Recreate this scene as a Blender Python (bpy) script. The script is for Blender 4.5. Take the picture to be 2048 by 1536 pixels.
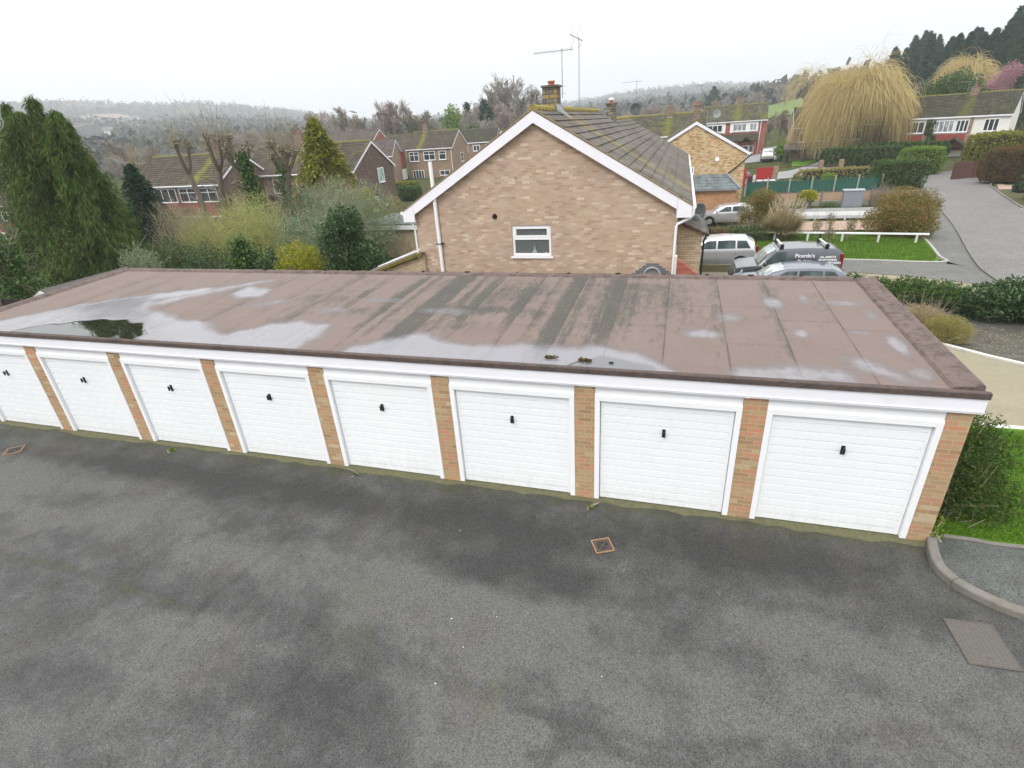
import bpy, bmesh, math, random
import numpy as np
from mathutils import Vector, Matrix
R = math.radians
for o in list(bpy.data.objects):
    bpy.data.objects.remove(o)
S = bpy.context.scene
COL = S.collection
# ------------------------------------------------------------------ camera, sky, sun, exposure
cd = bpy.data.cameras.new('camera'); cam = bpy.data.objects.new('camera', cd); COL.objects.link(cam)
cam.location = (-1.130, -7.538, 6.029); cam.rotation_euler = (1.11697, 0.06169, 0.28451)
cd.sensor_width = 36; cd.lens = 18.58; cd.clip_start = 0.1; cd.clip_end = 9000
S.camera = cam
S.view_settings.view_transform = 'Standard'; S.view_settings.look = 'None'
S.view_settings.gamma = 1; S.view_settings.exposure = 0.64
SUN_EL, SUN_AZ = 48, 200          # azimuth measured clockwise from +Y
W = bpy.data.worlds.new('World'); S.world = W; W.use_nodes = True
wn = W.node_tree; wn.nodes.clear()
def wN(t, **k):
    n = wn.nodes.new(t)
    for a, b in k.items(): setattr(n, a, b)
    return n
wo = wN('ShaderNodeOutputWorld'); wb = wN('ShaderNodeBackground'); wb.inputs['Strength'].default_value = 0.1
sky = wN('ShaderNodeTexSky', sky_type='NISHITA'); sky.sun_disc = False
sky.sun_elevation = R(SUN_EL); sky.sun_rotation = R(SUN_AZ); sky.dust_density = 4
tc = wN('ShaderNodeTexCoord'); sp = wN('ShaderNodeSeparateXYZ'); wn.links.new(tc.outputs['Generated'], sp.inputs[0])
ramp = wN('ShaderNodeValToRGB')
for i, (ps, c) in enumerate([(0.0, .92), (.12, .97), (.3, 1.0)]):
    e = ramp.color_ramp.elements[i] if i < 2 else ramp.color_ramp.elements.new(ps)
    e.position = ps; e.color = (c * .975, c * .995, c, 1)
mr = wN('ShaderNodeMapRange'); mr.inputs['From Min'].default_value = 0; mr.inputs['From Max'].default_value = 1
mr.inputs['To Min'].default_value = 9.6; mr.inputs['To Max'].default_value = 19.5
wn.links.new(sp.outputs['Z'], mr.inputs['Value']); wn.links.new(sp.outputs['Z'], ramp.inputs['Fac'])
mp = wN('ShaderNodeMapping'); mp.inputs['Scale'].default_value = (1.5, 1.5, 6); wn.links.new(tc.outputs['Generated'], mp.inputs[0])
cn = wN('ShaderNodeTexNoise'); cn.inputs['Scale'].default_value = 2.2; cn.inputs['Detail'].default_value = 5; wn.links.new(mp.outputs[0], cn.inputs['Vector'])
cr = wN('ShaderNodeMapRange'); cr.inputs['From Min'].default_value = .3; cr.inputs['From Max'].default_value = .7
cr.inputs['To Min'].default_value = .9; cr.inputs['To Max'].default_value = 1.08; wn.links.new(cn.outputs['Fac'], cr.inputs['Value'])
m1 = wN('ShaderNodeMath', operation='MULTIPLY'); wn.links.new(mr.outputs[0], m1.inputs[0]); wn.links.new(cr.outputs[0], m1.inputs[1])
vm = wN('ShaderNodeVectorMath', operation='SCALE'); wn.links.new(ramp.outputs[0], vm.inputs[0]); wn.links.new(m1.outputs[0], vm.inputs['Scale'])
mx = wN('ShaderNodeMixRGB'); mx.inputs[0].default_value = .06
wn.links.new(vm.outputs[0], mx.inputs[1]); wn.links.new(sky.outputs[0], mx.inputs[2])
wn.links.new(mx.outputs[0], wb.inputs['Color']); wn.links.new(wb.outputs[0], wo.inputs['Surface'])
sl = bpy.data.lights.new('sun', 'SUN'); sl.energy = 1.1; sl.angle = R(18); sl.color = (1, .97, .93)
so = bpy.data.objects.new('sun', sl); COL.objects.link(so)
a = R(SUN_AZ); el = R(SUN_EL)
so.rotation_euler = Vector((math.sin(a) * math.cos(el), math.cos(a) * math.cos(el), math.sin(el))).to_track_quat('Z', 'Y').to_euler()

# ------------------------------------------------------------------ helpers
def tag(o, label=None, cat=None, group=None, kind=None):
    if label: o['label'] = label
    if cat: o['category'] = cat
    if group: o['group'] = group
    if kind: o['kind'] = kind
    return o
def empty(name, loc=(0, 0, 0), rz=0, label=None, cat=None, group=None, parent=None):
    o = bpy.data.objects.new(name, None); COL.objects.link(o); o.location = loc; o.rotation_euler = (0, 0, rz)
    o.empty_display_size = .2
    if parent: o.parent = parent
    return tag(o, label, cat, group)
def npmesh(name, V, F, mat, parent=None, smooth=False, attrs=None):
    V = np.asarray(V, dtype=np.float32).reshape(-1, 3); F = np.asarray(F, dtype=np.int32)
    me = bpy.data.meshes.new(name); n = F.shape[1]
    me.vertices.add(len(V)); me.vertices.foreach_set('co', V.ravel())
    me.loops.add(F.size); me.loops.foreach_set('vertex_index', F.ravel())
    me.polygons.add(len(F)); me.polygons.foreach_set('loop_start', np.arange(0, F.size, n, dtype=np.int32))
    me.polygons.foreach_set('loop_total', np.full(len(F), n, dtype=np.int32))
    if smooth: me.polygons.foreach_set('use_smooth', np.ones(len(F), dtype=bool))
    me.update(calc_edges=True)
    if attrs:
        for k, v in attrs.items():
            at = me.attributes.new(k, 'FLOAT', 'POINT'); at.data.foreach_set('value', np.asarray(v, dtype=np.float32))
    me.materials.append(mat)
    o = bpy.data.objects.new(name, me); COL.objects.link(o)
    if parent: o.parent = parent
    return o
class MB:
    def __init__(s): s.v = []; s.f = []
    def add(s, vs, fs):
        n = len(s.v); s.v += [tuple(v) for v in vs]; s.f += [tuple(i + n for i in f) for f in fs]; return s
    def box(s, x0, x1, y0, y1, z0, z1):
        return s.add([(x0, y0, z0), (x1, y0, z0), (x1, y1, z0), (x0, y1, z0), (x0, y0, z1), (x1, y0, z1), (x1, y1, z1), (x0, y1, z1)],
                     [(0, 3, 2, 1), (4, 5, 6, 7), (0, 1, 5, 4), (1, 2, 6, 5), (2, 3, 7, 6), (3, 0, 4, 7)])
    def bar(s, p, q, w, h, up=(0, 0, 1)):
        p = Vector(p); q = Vector(q); d = (q - p).normalized(); u = Vector(up)
        if abs(d.dot(u)) > .98: u = Vector((1, 0, 0))
        a = d.cross(u).normalized() * w / 2; b = a.cross(d).normalized() * h / 2
        vs = [p - a - b, p + a - b, p + a + b, p - a + b, q - a - b, q + a - b, q + a + b, q - a + b]
        return s.add(vs, [(0, 1, 2, 3), (7, 6, 5, 4), (0, 4, 5, 1), (1, 5, 6, 2), (2, 6, 7, 3), (3, 7, 4, 0)])
    def tube(s, pts, rad, n=8, caps=True):
        pts = [Vector(p) for p in pts]; m = len(pts)
        if not hasattr(rad, '__len__'): rad = [rad] * m
        vs = []; up = None
        for i, p in enumerate(pts):
            d = (pts[min(i + 1, m - 1)] - pts[max(i - 1, 0)]).normalized()
            if up is None: up = d.orthogonal().normalized()
            up = (up - d * up.dot(d)); up = up.normalized() if up.length > 1e-6 else d.orthogonal().normalized()
            b = d.cross(up)
            vs += [p + (up * math.cos(6.2832 * k / n) + b * math.sin(6.2832 * k / n)) * rad[i] for k in range(n)]
        fs = [(i * n + k, i * n + (k + 1) % n, (i + 1) * n + (k + 1) % n, (i + 1) * n + k) for i in range(m - 1) for k in range(n)]
        if caps: fs += [tuple(range(n))[::-1], tuple((m - 1) * n + k for k in range(n))]
        return s.add(vs, fs)
    def cyl(s, c, r, z0, z1, n=20, r2=None):
        return s.tube([(c[0], c[1], z0), (c[0], c[1], z1)], [r, r if r2 is None else r2], n)
    def prism(s, poly, axis, a0, a1):   # poly of 2D pts extruded along axis
        def P(u, v, a): return {'x': (a, u, v), 'y': (u, a, v), 'z': (u, v, a)}[axis]
        n = len(poly); vs = [P(u, v, a0) for u, v in poly] + [P(u, v, a1) for u, v in poly]
        return s.add(vs, [tuple(range(n))[::-1], tuple(range(n, 2 * n))] + [(i, (i + 1) % n, n + (i + 1) % n, n + i) for i in range(n)])
    def build(s, name, mat, parent=None, smooth=False, bevel=0):
        me = bpy.data.meshes.new(name); me.from_pydata(s.v, [], s.f)
        bm = bmesh.new(); bm.from_mesh(me); bmesh.ops.recalc_face_normals(bm, faces=bm.faces)
        if bevel: bmesh.ops.bevel(bm, geom=bm.edges[:], offset=bevel, segments=1, affect='EDGES', clamp_overlap=True)
        bm.to_mesh(me); bm.free()
        if smooth:
            for p in me.polygons: p.use_smooth = True
            try: me.set_sharp_from_angle(angle=R(40))
            except Exception: pass
        me.materials.append(mat)
        o = bpy.data.objects.new(name, me); COL.objects.link(o)
        if parent: o.parent = parent
        return o
KIDS = {}
def kids(o):
    return [c for c in bpy.data.objects if c.parent == o]
def dup(root, loc, rz=0, label=None, scale=None, group=None):
    r = root.copy(); COL.objects.link(r); r.location = loc; r.rotation_euler = (0, 0, rz)
    if scale: r.scale = scale if hasattr(scale, '__len__') else (scale,) * 3
    if label: r['label'] = label
    if group: r['group'] = group
    def rec(src, dst):
        for ch in kids(src):
            c = ch.copy(); COL.objects.link(c); c.parent = dst; rec(ch, c)
    rec(root, r)
    return r
def ss(a, b, x):
    t = np.clip((np.asarray(x, float) - a) / (b - a), 0, 1); return t * t * (3 - 2 * t)
SKY_AZ = [-180, -75, -61.9, -56.8, -53.5, -50.7, -47.4, -43.7, -40.7, -37.5, -34.2, -29.7, -23.2, -16.4, -14.5, -10.2, -5.5, -1.9, 2.8, 6.9, 9.2, 12.9, 19.5, 23.7, 29.8, 60, 180]
SKY_T = [.02, .05, .061, .061, .063, .0605, .0565, .057, .0495, .0425, .032, .022, .020, .021, .024, .027, .034, .037, .0375, .0305, .030, .028, .024, .022, .021, .02, .02]
def G(x, y):
    x = np.asarray(x, float); y = np.asarray(y, float)
    b = -1.3 * ss(4, 14, y) - .7 * ss(14, 60, y)
    r = np.hypot(x, y); az = np.degrees(np.arctan2(x, y))
    top = 6 + 1800 * np.interp(az, SKY_AZ, SKY_T)
    h4 = np.interp(az, [-180, -60, -30, 0, 4, 8, 13, 18, 40, 90, 180], [0, 3, 2, 2.5, 5, 11, 15, 19, 24, 10, 0])
    h10 = h4 + (top - h4) * .33
    far = np.where(r < 400, np.interp(r, [0, 75, 400], [0, 0, 1]) * (h4 + 2), 0)
    t1 = ss(400, 1000, r); t2 = ss(1000, 1800, r)
    h = b + far
    h = np.where(r > 400, h4 + (h10 - h4) * t1 + (top - h10) * t2, h)
    return np.where(r > 1800, top - (r - 1800) * .05, h)
def g(x, y): return float(G(x, y))

# ------------------------------------------------------------------ materials
class NT:
    def __init__(s, name):
        s.m = bpy.data.materials.new(name); s.m.use_nodes = True; s.t = s.m.node_tree; s.t.nodes.clear()
        s.out = s.n('ShaderNodeOutputMaterial'); s.b = s.n('ShaderNodeBsdfPrincipled'); s.l(s.b.outputs[0], s.out.inputs['Surface'])
    def n(s, t, **k):
        x = s.t.nodes.new(t)
        for a, b in k.items(): setattr(x, a, b)
        return x
    def l(s, a, b): s.t.links.new(a, b)
    def set(s, i, v):
        if hasattr(v, 'is_linked') or isinstance(v, bpy.types.NodeSocket): s.l(v, i)
        else:
            if hasattr(v, '__len__') and len(v) == 3 and i.type == 'RGBA': v = (*v, 1)
            i.default_value = v
        return s
    def coord(s, scale=(1, 1, 1), which='Object', rot=(0, 0, 0)):
        c = s.n('ShaderNodeTexCoord'); m = s.n('ShaderNodeMapping'); m.inputs['Scale'].default_value = scale; m.inputs['Rotation'].default_value = rot
        s.l(c.outputs[which], m.inputs[0]); return m.outputs[0]
    def noise(s, vec, scale, detail=4, rough=.55, dist=0):
        x = s.n('ShaderNodeTexNoise'); x.inputs['Scale'].default_value = scale; x.inputs['Detail'].default_value = detail
        x.inputs['Roughness'].default_value = rough; x.inputs['Distortion'].default_value = dist; s.l(vec, x.inputs['Vector']); return x.outputs['Fac']
    def vor(s, vec, scale, out='Distance', rnd=1):
        x = s.n('ShaderNodeTexVoronoi'); x.inputs['Scale'].default_value = scale; x.inputs['Randomness'].default_value = rnd; s.l(vec, x.inputs['Vector']); return x.outputs[out]
    def rmp(s, fac, stops, interp='LINEAR'):
        x = s.n('ShaderNodeValToRGB'); x.color_ramp.interpolation = interp
        for i, (ps, c) in enumerate(stops):
            e = x.color_ramp.elements[i] if i < 2 else x.color_ramp.elements.new(ps)
            e.position = ps; e.color = (*(c if hasattr(c, '__len__') else (c, c, c)), 1)
        s.l(fac, x.inputs[0]); return x.outputs[0]
    def mr(s, v, a, b, c=0, d=1):
        x = s.n('ShaderNodeMapRange'); 
        for k, q in zip(('From Min', 'From Max', 'To Min', 'To Max'), (a, b, c, d)): x.inputs[k].default_value = q
        s.l(v, x.inputs['Value']); return x.outputs[0]
    def mix(s, f, a, b, mode='MIX'):
        x = s.n('ShaderNodeMixRGB', blend_type=mode)
        for i, v in enumerate((f, a, b)): s.set(x.inputs[i], v)
        return x.outputs[0]
    def math(s, op, a, b=0, c=0):
        x = s.n('ShaderNodeMath', operation=op); s.set(x.inputs[0], a); s.set(x.inputs[1], b)
        if op in ('MULTIPLY_ADD',): s.set(x.inputs[2], c)
        return x.outputs[0]
    def attr(s, name):
        x = s.n('ShaderNodeAttribute', attribute_name=name); return x.outputs['Fac']
    def bump(s, h, st=.5, d=.01):
        x = s.n('ShaderNodeBump'); x.inputs['Strength'].default_value = st; x.inputs['Distance'].default_value = d
        s.l(h, x.inputs['Height']); s.l(x.outputs[0], s.b.inputs['Normal']); return s
    def done(s, col=None, rough=.8, spec=.3, metal=0):
        if col is not None: s.set(s.b.inputs['Base Color'], col)
        s.set(s.b.inputs['Roughness'], rough); s.b.inputs['Specular IOR Level'].default_value = spec; s.b.inputs['Metallic'].default_value = metal
        return s.m
def plain(name, col, rough=.6, spec=.4, var=.12, sc=6, bump=0, metal=0, dirt=0):
    t = NT(name); v = t.coord(); nz = t.noise(v, sc, 5)
    c = t.mix(nz, tuple(q * (1 - var) for q in col), tuple(min(1, q * (1 + var)) for q in col))
    if dirt:
        c = t.mix(t.mr(t.noise(v, sc * .4, 6, .65), .52, .75, 0, dirt), c, (.10, .10, .07))
    if bump: t.bump(t.noise(v, sc * 8, 3), .4, bump)
    return t.done(c, rough, spec, metal)
def brick(name, stops, mortar, bw=.225, bh=.075, ms=.005, grime=.15, bump=.35, mortar_mix=1.0):
    t = NT(name); c = t.n('ShaderNodeTexCoord'); sp = t.n('ShaderNodeSeparateXYZ'); t.l(c.outputs['Object'], sp.inputs[0])
    u = t.math('ADD', sp.outputs[0], sp.outputs[1]); cb = t.n('ShaderNodeCombineXYZ'); t.l(u, cb.inputs[0]); t.l(sp.outputs[2], cb.inputs[1])
    b = t.n('ShaderNodeTexBrick'); b.inputs['Scale'].default_value = 1; b.inputs['Brick Width'].default_value = bw; b.inputs['Row Height'].default_value = bh
    b.inputs['Mortar Size'].default_value = ms; b.inputs['Mortar Smooth'].default_value = .3
    b.inputs['Color1'].default_value = (0, 0, 0, 1); b.inputs['Color2'].default_value = (1, 1, 1, 1); b.inputs['Mortar'].default_value = (.5, .5, .5, 1)
    t.l(cb.outputs[0], b.inputs['Vector'])
    vec = c.outputs['Object']; big = t.noise(vec, .9, 3)
    f = t.math('ADD', b.outputs['Color'], t.math('MULTIPLY', t.math('SUBTRACT', big, .5), .35))
    col = t.rmp(f, stops)
    fine = t.noise(vec, 45, 4); col = t.mix(.22, col, t.mix(fine, (.05, .045, .04), (.9, .85, .8)), 'SOFT_LIGHT')
    col = t.mix(t.math('MULTIPLY', b.outputs['Fac'], mortar_mix), col, mortar)
    gr = t.mr(t.noise(vec, .6, 6, .65), .45, .8, 0, grime); col = t.mix(gr, col, (.12, .10, .08))
    h = t.math('SUBTRACT', t.math('MULTIPLY', fine, .3), b.outputs['Fac'])
    t.bump(h, bump, .006)
    return t.done(col, .9, .2)
TILE = {}
def tiles(name, cols, colw=.3, moss=.3, lich=.3, mosscol=(.16, .15, .02), bumpd=.02, streak=None):
    if streak is None: TILE[name] = (cols, colw, moss, lich, mosscol, bumpd)
    t = NT(name); v = t.coord(); c = t.n('ShaderNodeTexCoord')
    n1 = t.noise(v, 1.3, 5, .6); n2 = t.noise(v, 14, 4, .6)
    col = t.rmp(t.math('MULTIPLY_ADD', n1, .6, t.math('MULTIPLY', n2, .4)), [(.3, cols[0]), (.5, cols[1]), (.72, cols[2])])
    rb_ = t.n('ShaderNodeRGBToBW'); t.l(t.vor(t.coord((1 / colw, 2.8, 0)), 1, 'Color'), rb_.inputs[0]); rnd = rb_.outputs[0]
    col = t.mix(.35, col, rnd, 'SOFT_LIGHT')
    l = t.vor(v, 5.5); lm = t.mr(t.math('ADD', l, t.math('MULTIPLY', n2, .25)), .2, .16, 0, lich)
    col = t.mix(lm, col, (.45, .44, .38))
    mm = t.mr(t.math('ADD', t.noise(v, .45, 6, .7), t.math('MULTIPLY', n2, .25)), .80 - moss * .20, .94 - moss * .20, 0, .7)
    col = t.mix(mm, col, t.mix(n2, mosscol, tuple(q * 1.9 for q in mosscol)))
    if streak is not None:
        sx_ = t.n('ShaderNodeSeparateXYZ'); t.l(c.outputs['Object'], sx_.inputs[0]); wob = t.math('MULTIPLY', t.math('SUBTRACT', t.noise(v, .7, 3), .5), 1.6)
        dd = t.math('ABSOLUTE', t.math('ADD', t.math('SUBTRACT', sx_.outputs[0], streak), wob)); mk_ = t.math('MULTIPLY', t.mr(dd, .75, .15), t.mr(t.noise(v, 5, 5, .75), .36, .60, 0, .85))
        col = t.mix(mk_, col, tuple(min(.3, q * 1.7) for q in mosscol))
    w = t.n('ShaderNodeTexWave', wave_type='BANDS', bands_direction='X', wave_profile='SIN'); w.inputs['Scale'].default_value = 1 / colw / 3.1831 * 1.0
    t.l(c.outputs['Object'], w.inputs['Vector'])
    t.bump(t.math('ADD', w.outputs['Fac'], t.math('MULTIPLY', n2, .4)), .8, bumpd)
    return t.done(col, .92, .15)
def leafm(name, stops, rough=.55, spec=.25, trans=.25):
    t = NT(name); gi = t.n('ShaderNodeNewGeometry'); r = gi.outputs['Random Per Island']
    col = t.rmp(r, [(i / (len(stops) - 1), c) for i, c in enumerate(stops)])
    n = t.noise(t.coord(), 1.4, 3); col = t.mix(.5, col, t.mix(n, (.25, .25, .25), (.8, .8, .72)), 'SOFT_LIGHT')
    t.done(col, rough, spec)
    if trans:
        tr = t.n('ShaderNodeBsdfTranslucent'); t.l(col, tr.inputs[0]); ms = t.n('ShaderNodeMixShader'); ms.inputs[0].default_value = trans
        t.l(t.b.outputs[0], ms.inputs[1]); t.l(tr.outputs[0], ms.inputs[2]); t.l(ms.outputs[0], t.out.inputs['Surface'])
    return t.m
M = {}
M['brick_near'] = brick('brick_buff_pink', [(.0, (.36, .245, .19)), (.25, (.44, .325, .255)), (.45, (.41, .30, .225)), (.6, (.47, .365, .29)), (.8, (.45, .32, .255)), (1, (.57, .475, .385))], (.46, .37, .25), grime=.22)
M['brick_pier'] = brick('brick_garage_orange', [(0, (.33, .205, .115)), (.3, (.42, .29, .165)), (.5, (.40, .235, .14)), (.7, (.50, .235, .14)), (.85, (.40, .30, .17)), (1, (.50, .40, .26))], (.44, .36, .24), grime=.2, ms=.006)
M['brick_sand'] = brick('brick_sand', [(0, (.30, .17, .08)), (.3, (.47, .32, .17)), (.6, (.52, .39, .23)), (1, (.60, .48, .32))], (.48, .38, .24))
M['brick_lean'] = brick('brick_cream', [(0, (.36, .28, .18)), (.5, (.47, .37, .25)), (1, (.52, .43, .32))], (.28, .22, .14), ms=.007)
M['brick_dark'] = brick('brick_dark_brown', [(0, (.085, .055, .045)), (.5, (.125, .085, .07)), (1, (.17, .12, .10))], (.17, .14, .12))
M['brick_red'] = brick('brick_red', [(0, (.24, .06, .045)), (.5, (.33, .10, .07)), (1, (.38, .15, .11))], (.26, .17, .14))
M['brick_orange'] = brick('brick_orange', [(0, (.38, .17, .09)), (.5, (.46, .24, .13)), (1, (.5, .30, .18))], (.4, .3, .2))
M['brick_brown'] = brick('brick_brown', [(0, (.20, .12, .08)), (.5, (.28, .19, .13)), (1, (.34, .25, .18))], (.3, .24, .18))
M['tilehung_red'] = brick('tile_hanging_red', [(0, (.25, .045, .04)), (.5, (.31, .06, .05)), (1, (.36, .085, .07))], (.12, .03, .03), bw=.165, bh=.12)
M['stone'] = brick('stone_crazy', [(0, (.28, .25, .2)), (.5, (.42, .38, .31)), (1, (.5, .44, .33))], (.3, .26, .2), bw=.3, bh=.2)
M['chimstone'] = brick('chimney_stone', [(0, (.11, .10, .085)), (.4, (.19, .175, .15)), (.7, (.26, .23, .18)), (1, (.33, .22, .07))], (.06, .06, .05), bw=.26, bh=.13, ms=.012, grime=.4)
M['chimbrick'] = brick('chimney_brick', [(0, (.14, .10, .08)), (.5, (.23, .17, .13)), (1, (.30, .22, .15))], (.2, .17, .13), grime=.35)
M['tile_near'] = tiles('tiles_grey_near', [(.078, .068, .056), (.12, .108, .092), (.175, .16, .142)], .3, .30, .8, (.14, .105, .035))
M['tile_moss'] = tiles('tiles_brown_moss', [(.05, .046, .036), (.085, .078, .055), (.13, .12, .085)], .3, .75, .25, (.11, .115, .012))
M['tile_brown'] = tiles('tiles_brown', [(.045, .037, .028), (.075, .063, .048), (.11, .095, .075)], .3, .45, .3, (.14, .14, .015))
M['tile_plain'] = tiles('tiles_plain_brown', [(.075, .06, .052), (.10, .082, .072), (.13, .11, .095)], .25, .1, .1)
M['tile_dark'] = tiles('tiles_dark_olive', [(.035, .034, .024), (.055, .052, .036), (.08, .075, .05)], .3, .5, .12, (.075, .075, .01))
M['tile_slate'] = tiles('tiles_slate_grey', [(.11, .13, .135), (.14, .16, .165), (.17, .19, .195)], .3, 0, 0, bumpd=.03)
M['ridge_lichen'] = plain('ridge_lichen', (.27, .22, .07), .95, .1, .55, 9, .01)
M['ridge_mossy'] = plain('ridge_mossy', (.17, .16, .05), .95, .1, .55, 5, .01)
M['white'] = plain('white_upvc', (.80, .80, .82), .35, .4, .02, 3)
M['white_old'] = plain('white_paint_weathered', (.62, .61, .56), .6, .3, .08, 5, dirt=.35)
M['fascia'] = plain('white_fascia_boards', (.78, .77, .82), .4, .4, .03, 3, dirt=.06)
M['cream'] = plain('cream_render', (.74, .71, .66), .8, .2, .04, 3, .003)
t = NT('white_steel_door'); v = t.coord(); c = t.n('ShaderNodeTexCoord'); sp = t.n('ShaderNodeSeparateXYZ'); t.l(c.outputs['Object'], sp.inputs[0])
dz_ = t.math('MULTIPLY', t.mr(sp.outputs[2], .55, .0), t.mr(t.noise(t.coord((1, 1, .35)), 9, 6, .75), .46, .8, 0, .35)); st_ = t.mr(t.noise(t.coord((6, 6, .25)), 2.2, 5, .7), .62, .80, 0, .06)
big_ = t.noise(t.coord((.39, .39, .1)), 1, 1); cc_ = t.mix(big_, (.76, .775, .79), (.82, .825, .83)); cc_ = t.mix(t.math('MAXIMUM', dz_, st_), cc_, (.40, .37, .30)); M['door_white'] = t.done(cc_, .4, .4)
M['black'] = plain('black_plastic', (.012, .012, .013), .4, .4)
M['rubber'] = plain('rubber', (.018, .018, .018), .85, .2)
M['metal'] = plain('galvanised', (.30, .31, .31), .45, .5, .15, 20, 0, .6)
M['lead'] = plain('lead_flashing', (.34, .36, .38), .5, .4, .12, 8)
M['wood'] = plain('weathered_wood', (.20, .165, .12), .85, .2, .25, 8, .004, dirt=.3)
M['wood_pale'] = plain('silvered_wood', (.34, .31, .26), .85, .2, .2, 8, .004)
M['wood_dark'] = plain('dark_stained_wood', (.03, .022, .018), .85, .2, .3, 8, .004)
M['wood_brown'] = plain('brown_fence_wood', (.11, .055, .04), .85, .2, .25, 4, .004)
M['green_fence'] = plain('green_fence_paint', (.022, .10, .075), .6, .3, .2, 3, .003)
M['post'] = plain('concrete_post', (.34, .34, .31), .9, .2, .15, 8, .004, dirt=.3)
M['concrete'] = plain('old_concrete', (.13, .125, .07), .9, .2, .45, 14, .01, dirt=.75)
M['kerbm'] = plain('kerb_stone', (.175, .162, .145), .9, .2, .25, 7, .006, dirt=.55)
M['terracotta'] = plain('terracotta', (.42, .13, .065), .8, .2, .2, 8, .003)
M['dish'] = plain('dish_mesh', (.13, .14, .15), .5, .4)
M['dishg'] = plain('dish_grey', (.40, .42, .42), .5, .4)
M['cab'] = plain('cabinet_paint', (.20, .215, .235), .5, .4, .05, 4)
M['bark'] = plain('bark_grey_brown', (.145, .125, .10), .95, .1, .35, 9, .01, dirt=.2)
M['bark_green'] = plain('bark_algae', (.155, .145, .075), .95, .1, .35, 9, .01)
M['twig'] = plain('twig_buff', (.34, .295, .215), .9, .1, .3, 3)
M['knuckle'] = plain('knuckle_twigs', (.27, .235, .17), .9, .1, .4, 4)
M['twig_brown'] = plain('twig_brown', (.28, .235, .185), .9, .1, .3, 3)
M['twig_grey'] = plain('twig_grey', (.34, .31, .27), .9, .1, .3, 2)
M['twig_pinkish'] = plain('twig_pink', (.36, .29, .265), .9, .1, .3, 2)
M['willow'] = plain('willow_twig', (.52, .41, .19), .85, .15, .3, 2)
M['twig_spring'] = plain('twig_spring', (.36, .36, .15), .9, .1, .3, 3)
M['red_panel'] = plain('red_painted_panel', (.35, .03, .025), .7, .2, .15, 3)
M['blue_door'] = plain('blue_door_paint', (.015, .03, .12), .4, .4)
M['rust'] = plain('rusty_iron', (.31, .185, .10), .85, .3, .35, 14, .003)
M['iron'] = plain('old_iron', (.085, .07, .062), .6, .4, .35, 10, .002)
M['pale_paving'] = plain('pale_paving', (.36, .34, .31), .9, .2, .12, 4, .003, dirt=.2)
M['pink_paving'] = plain('pink_paving', (.34, .24, .19), .9, .2, .15, 5, .004, dirt=.15)
M['grey_paving'] = plain('grey_drive', (.24, .24, .235), .9, .2, .12, 3, .003)
M['felt_grey'] = plain('grey_green_felt', (.105, .125, .12), .9, .2, .12, 4, .003)
M['felt_dark'] = plain('dark_shed_felt', (.10, .09, .085), .95, .15, .2, 6, .006)
M['litter'] = plain('litter_white', (.8, .8, .8), .6, .3)
def glass(name, col, rough=.04, spec=.6):
    t = NT(name); v = t.coord((1, 1, .6)); n = t.noise(v, 2.2, 3)
    return t.done(t.mix(t.mr(n, .4, .6), col, tuple(q * 2.2 + .006 for q in col)), rough, spec)
M['glass'] = glass('window_glass', (.022, .026, .03))
M['glass_curtain'] = glass('window_glass_net_curtain', (.17, .18, .19), .12, .5)
M['glass_green'] = glass('window_obscured', (.19, .26, .24), .2, .4)
M['glass_car'] = glass('car_glass', (.030, .045, .045), .06, .22)
def paint(name, col, rough=.25, coat=.6, metal=.2):
    t = NT(name); n = t.noise(t.coord(), 3, 3); t.b.inputs['Coat Weight'].default_value = coat
    return t.done(t.mix(n, tuple(q * .93 for q in col), tuple(q * 1.07 for q in col)), rough, .5, metal)
M['glass_painted_sky'] = glass('car_screen_painted_sky', (.20, .235, .235), .04, .7)  # pale base colour imitates white sky reflected in windscreens and rear windows
M['car_silver'] = paint('car_paint_silver', (.50, .50, .52), .3, .5, .5)
M['car_grey'] = paint('car_paint_grey', (.085, .09, .10), .3, .7, .3)
M['car_blue'] = paint('car_paint_slate_blue', (.10, .115, .145), .28, .7, .4)
M['car_red'] = paint('car_paint_maroon', (.10, .015, .018), .3, .7, .1)
M['lamp_red'] = plain('tail_lamp_red', (.20, .01, .012), .2, .6)
M['lamp_clear'] = plain('head_lamp', (.55, .57, .58), .12, .8)
M['plate_y'] = plain('plate_yellow', (.65, .5, .05), .5, .3)
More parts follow.
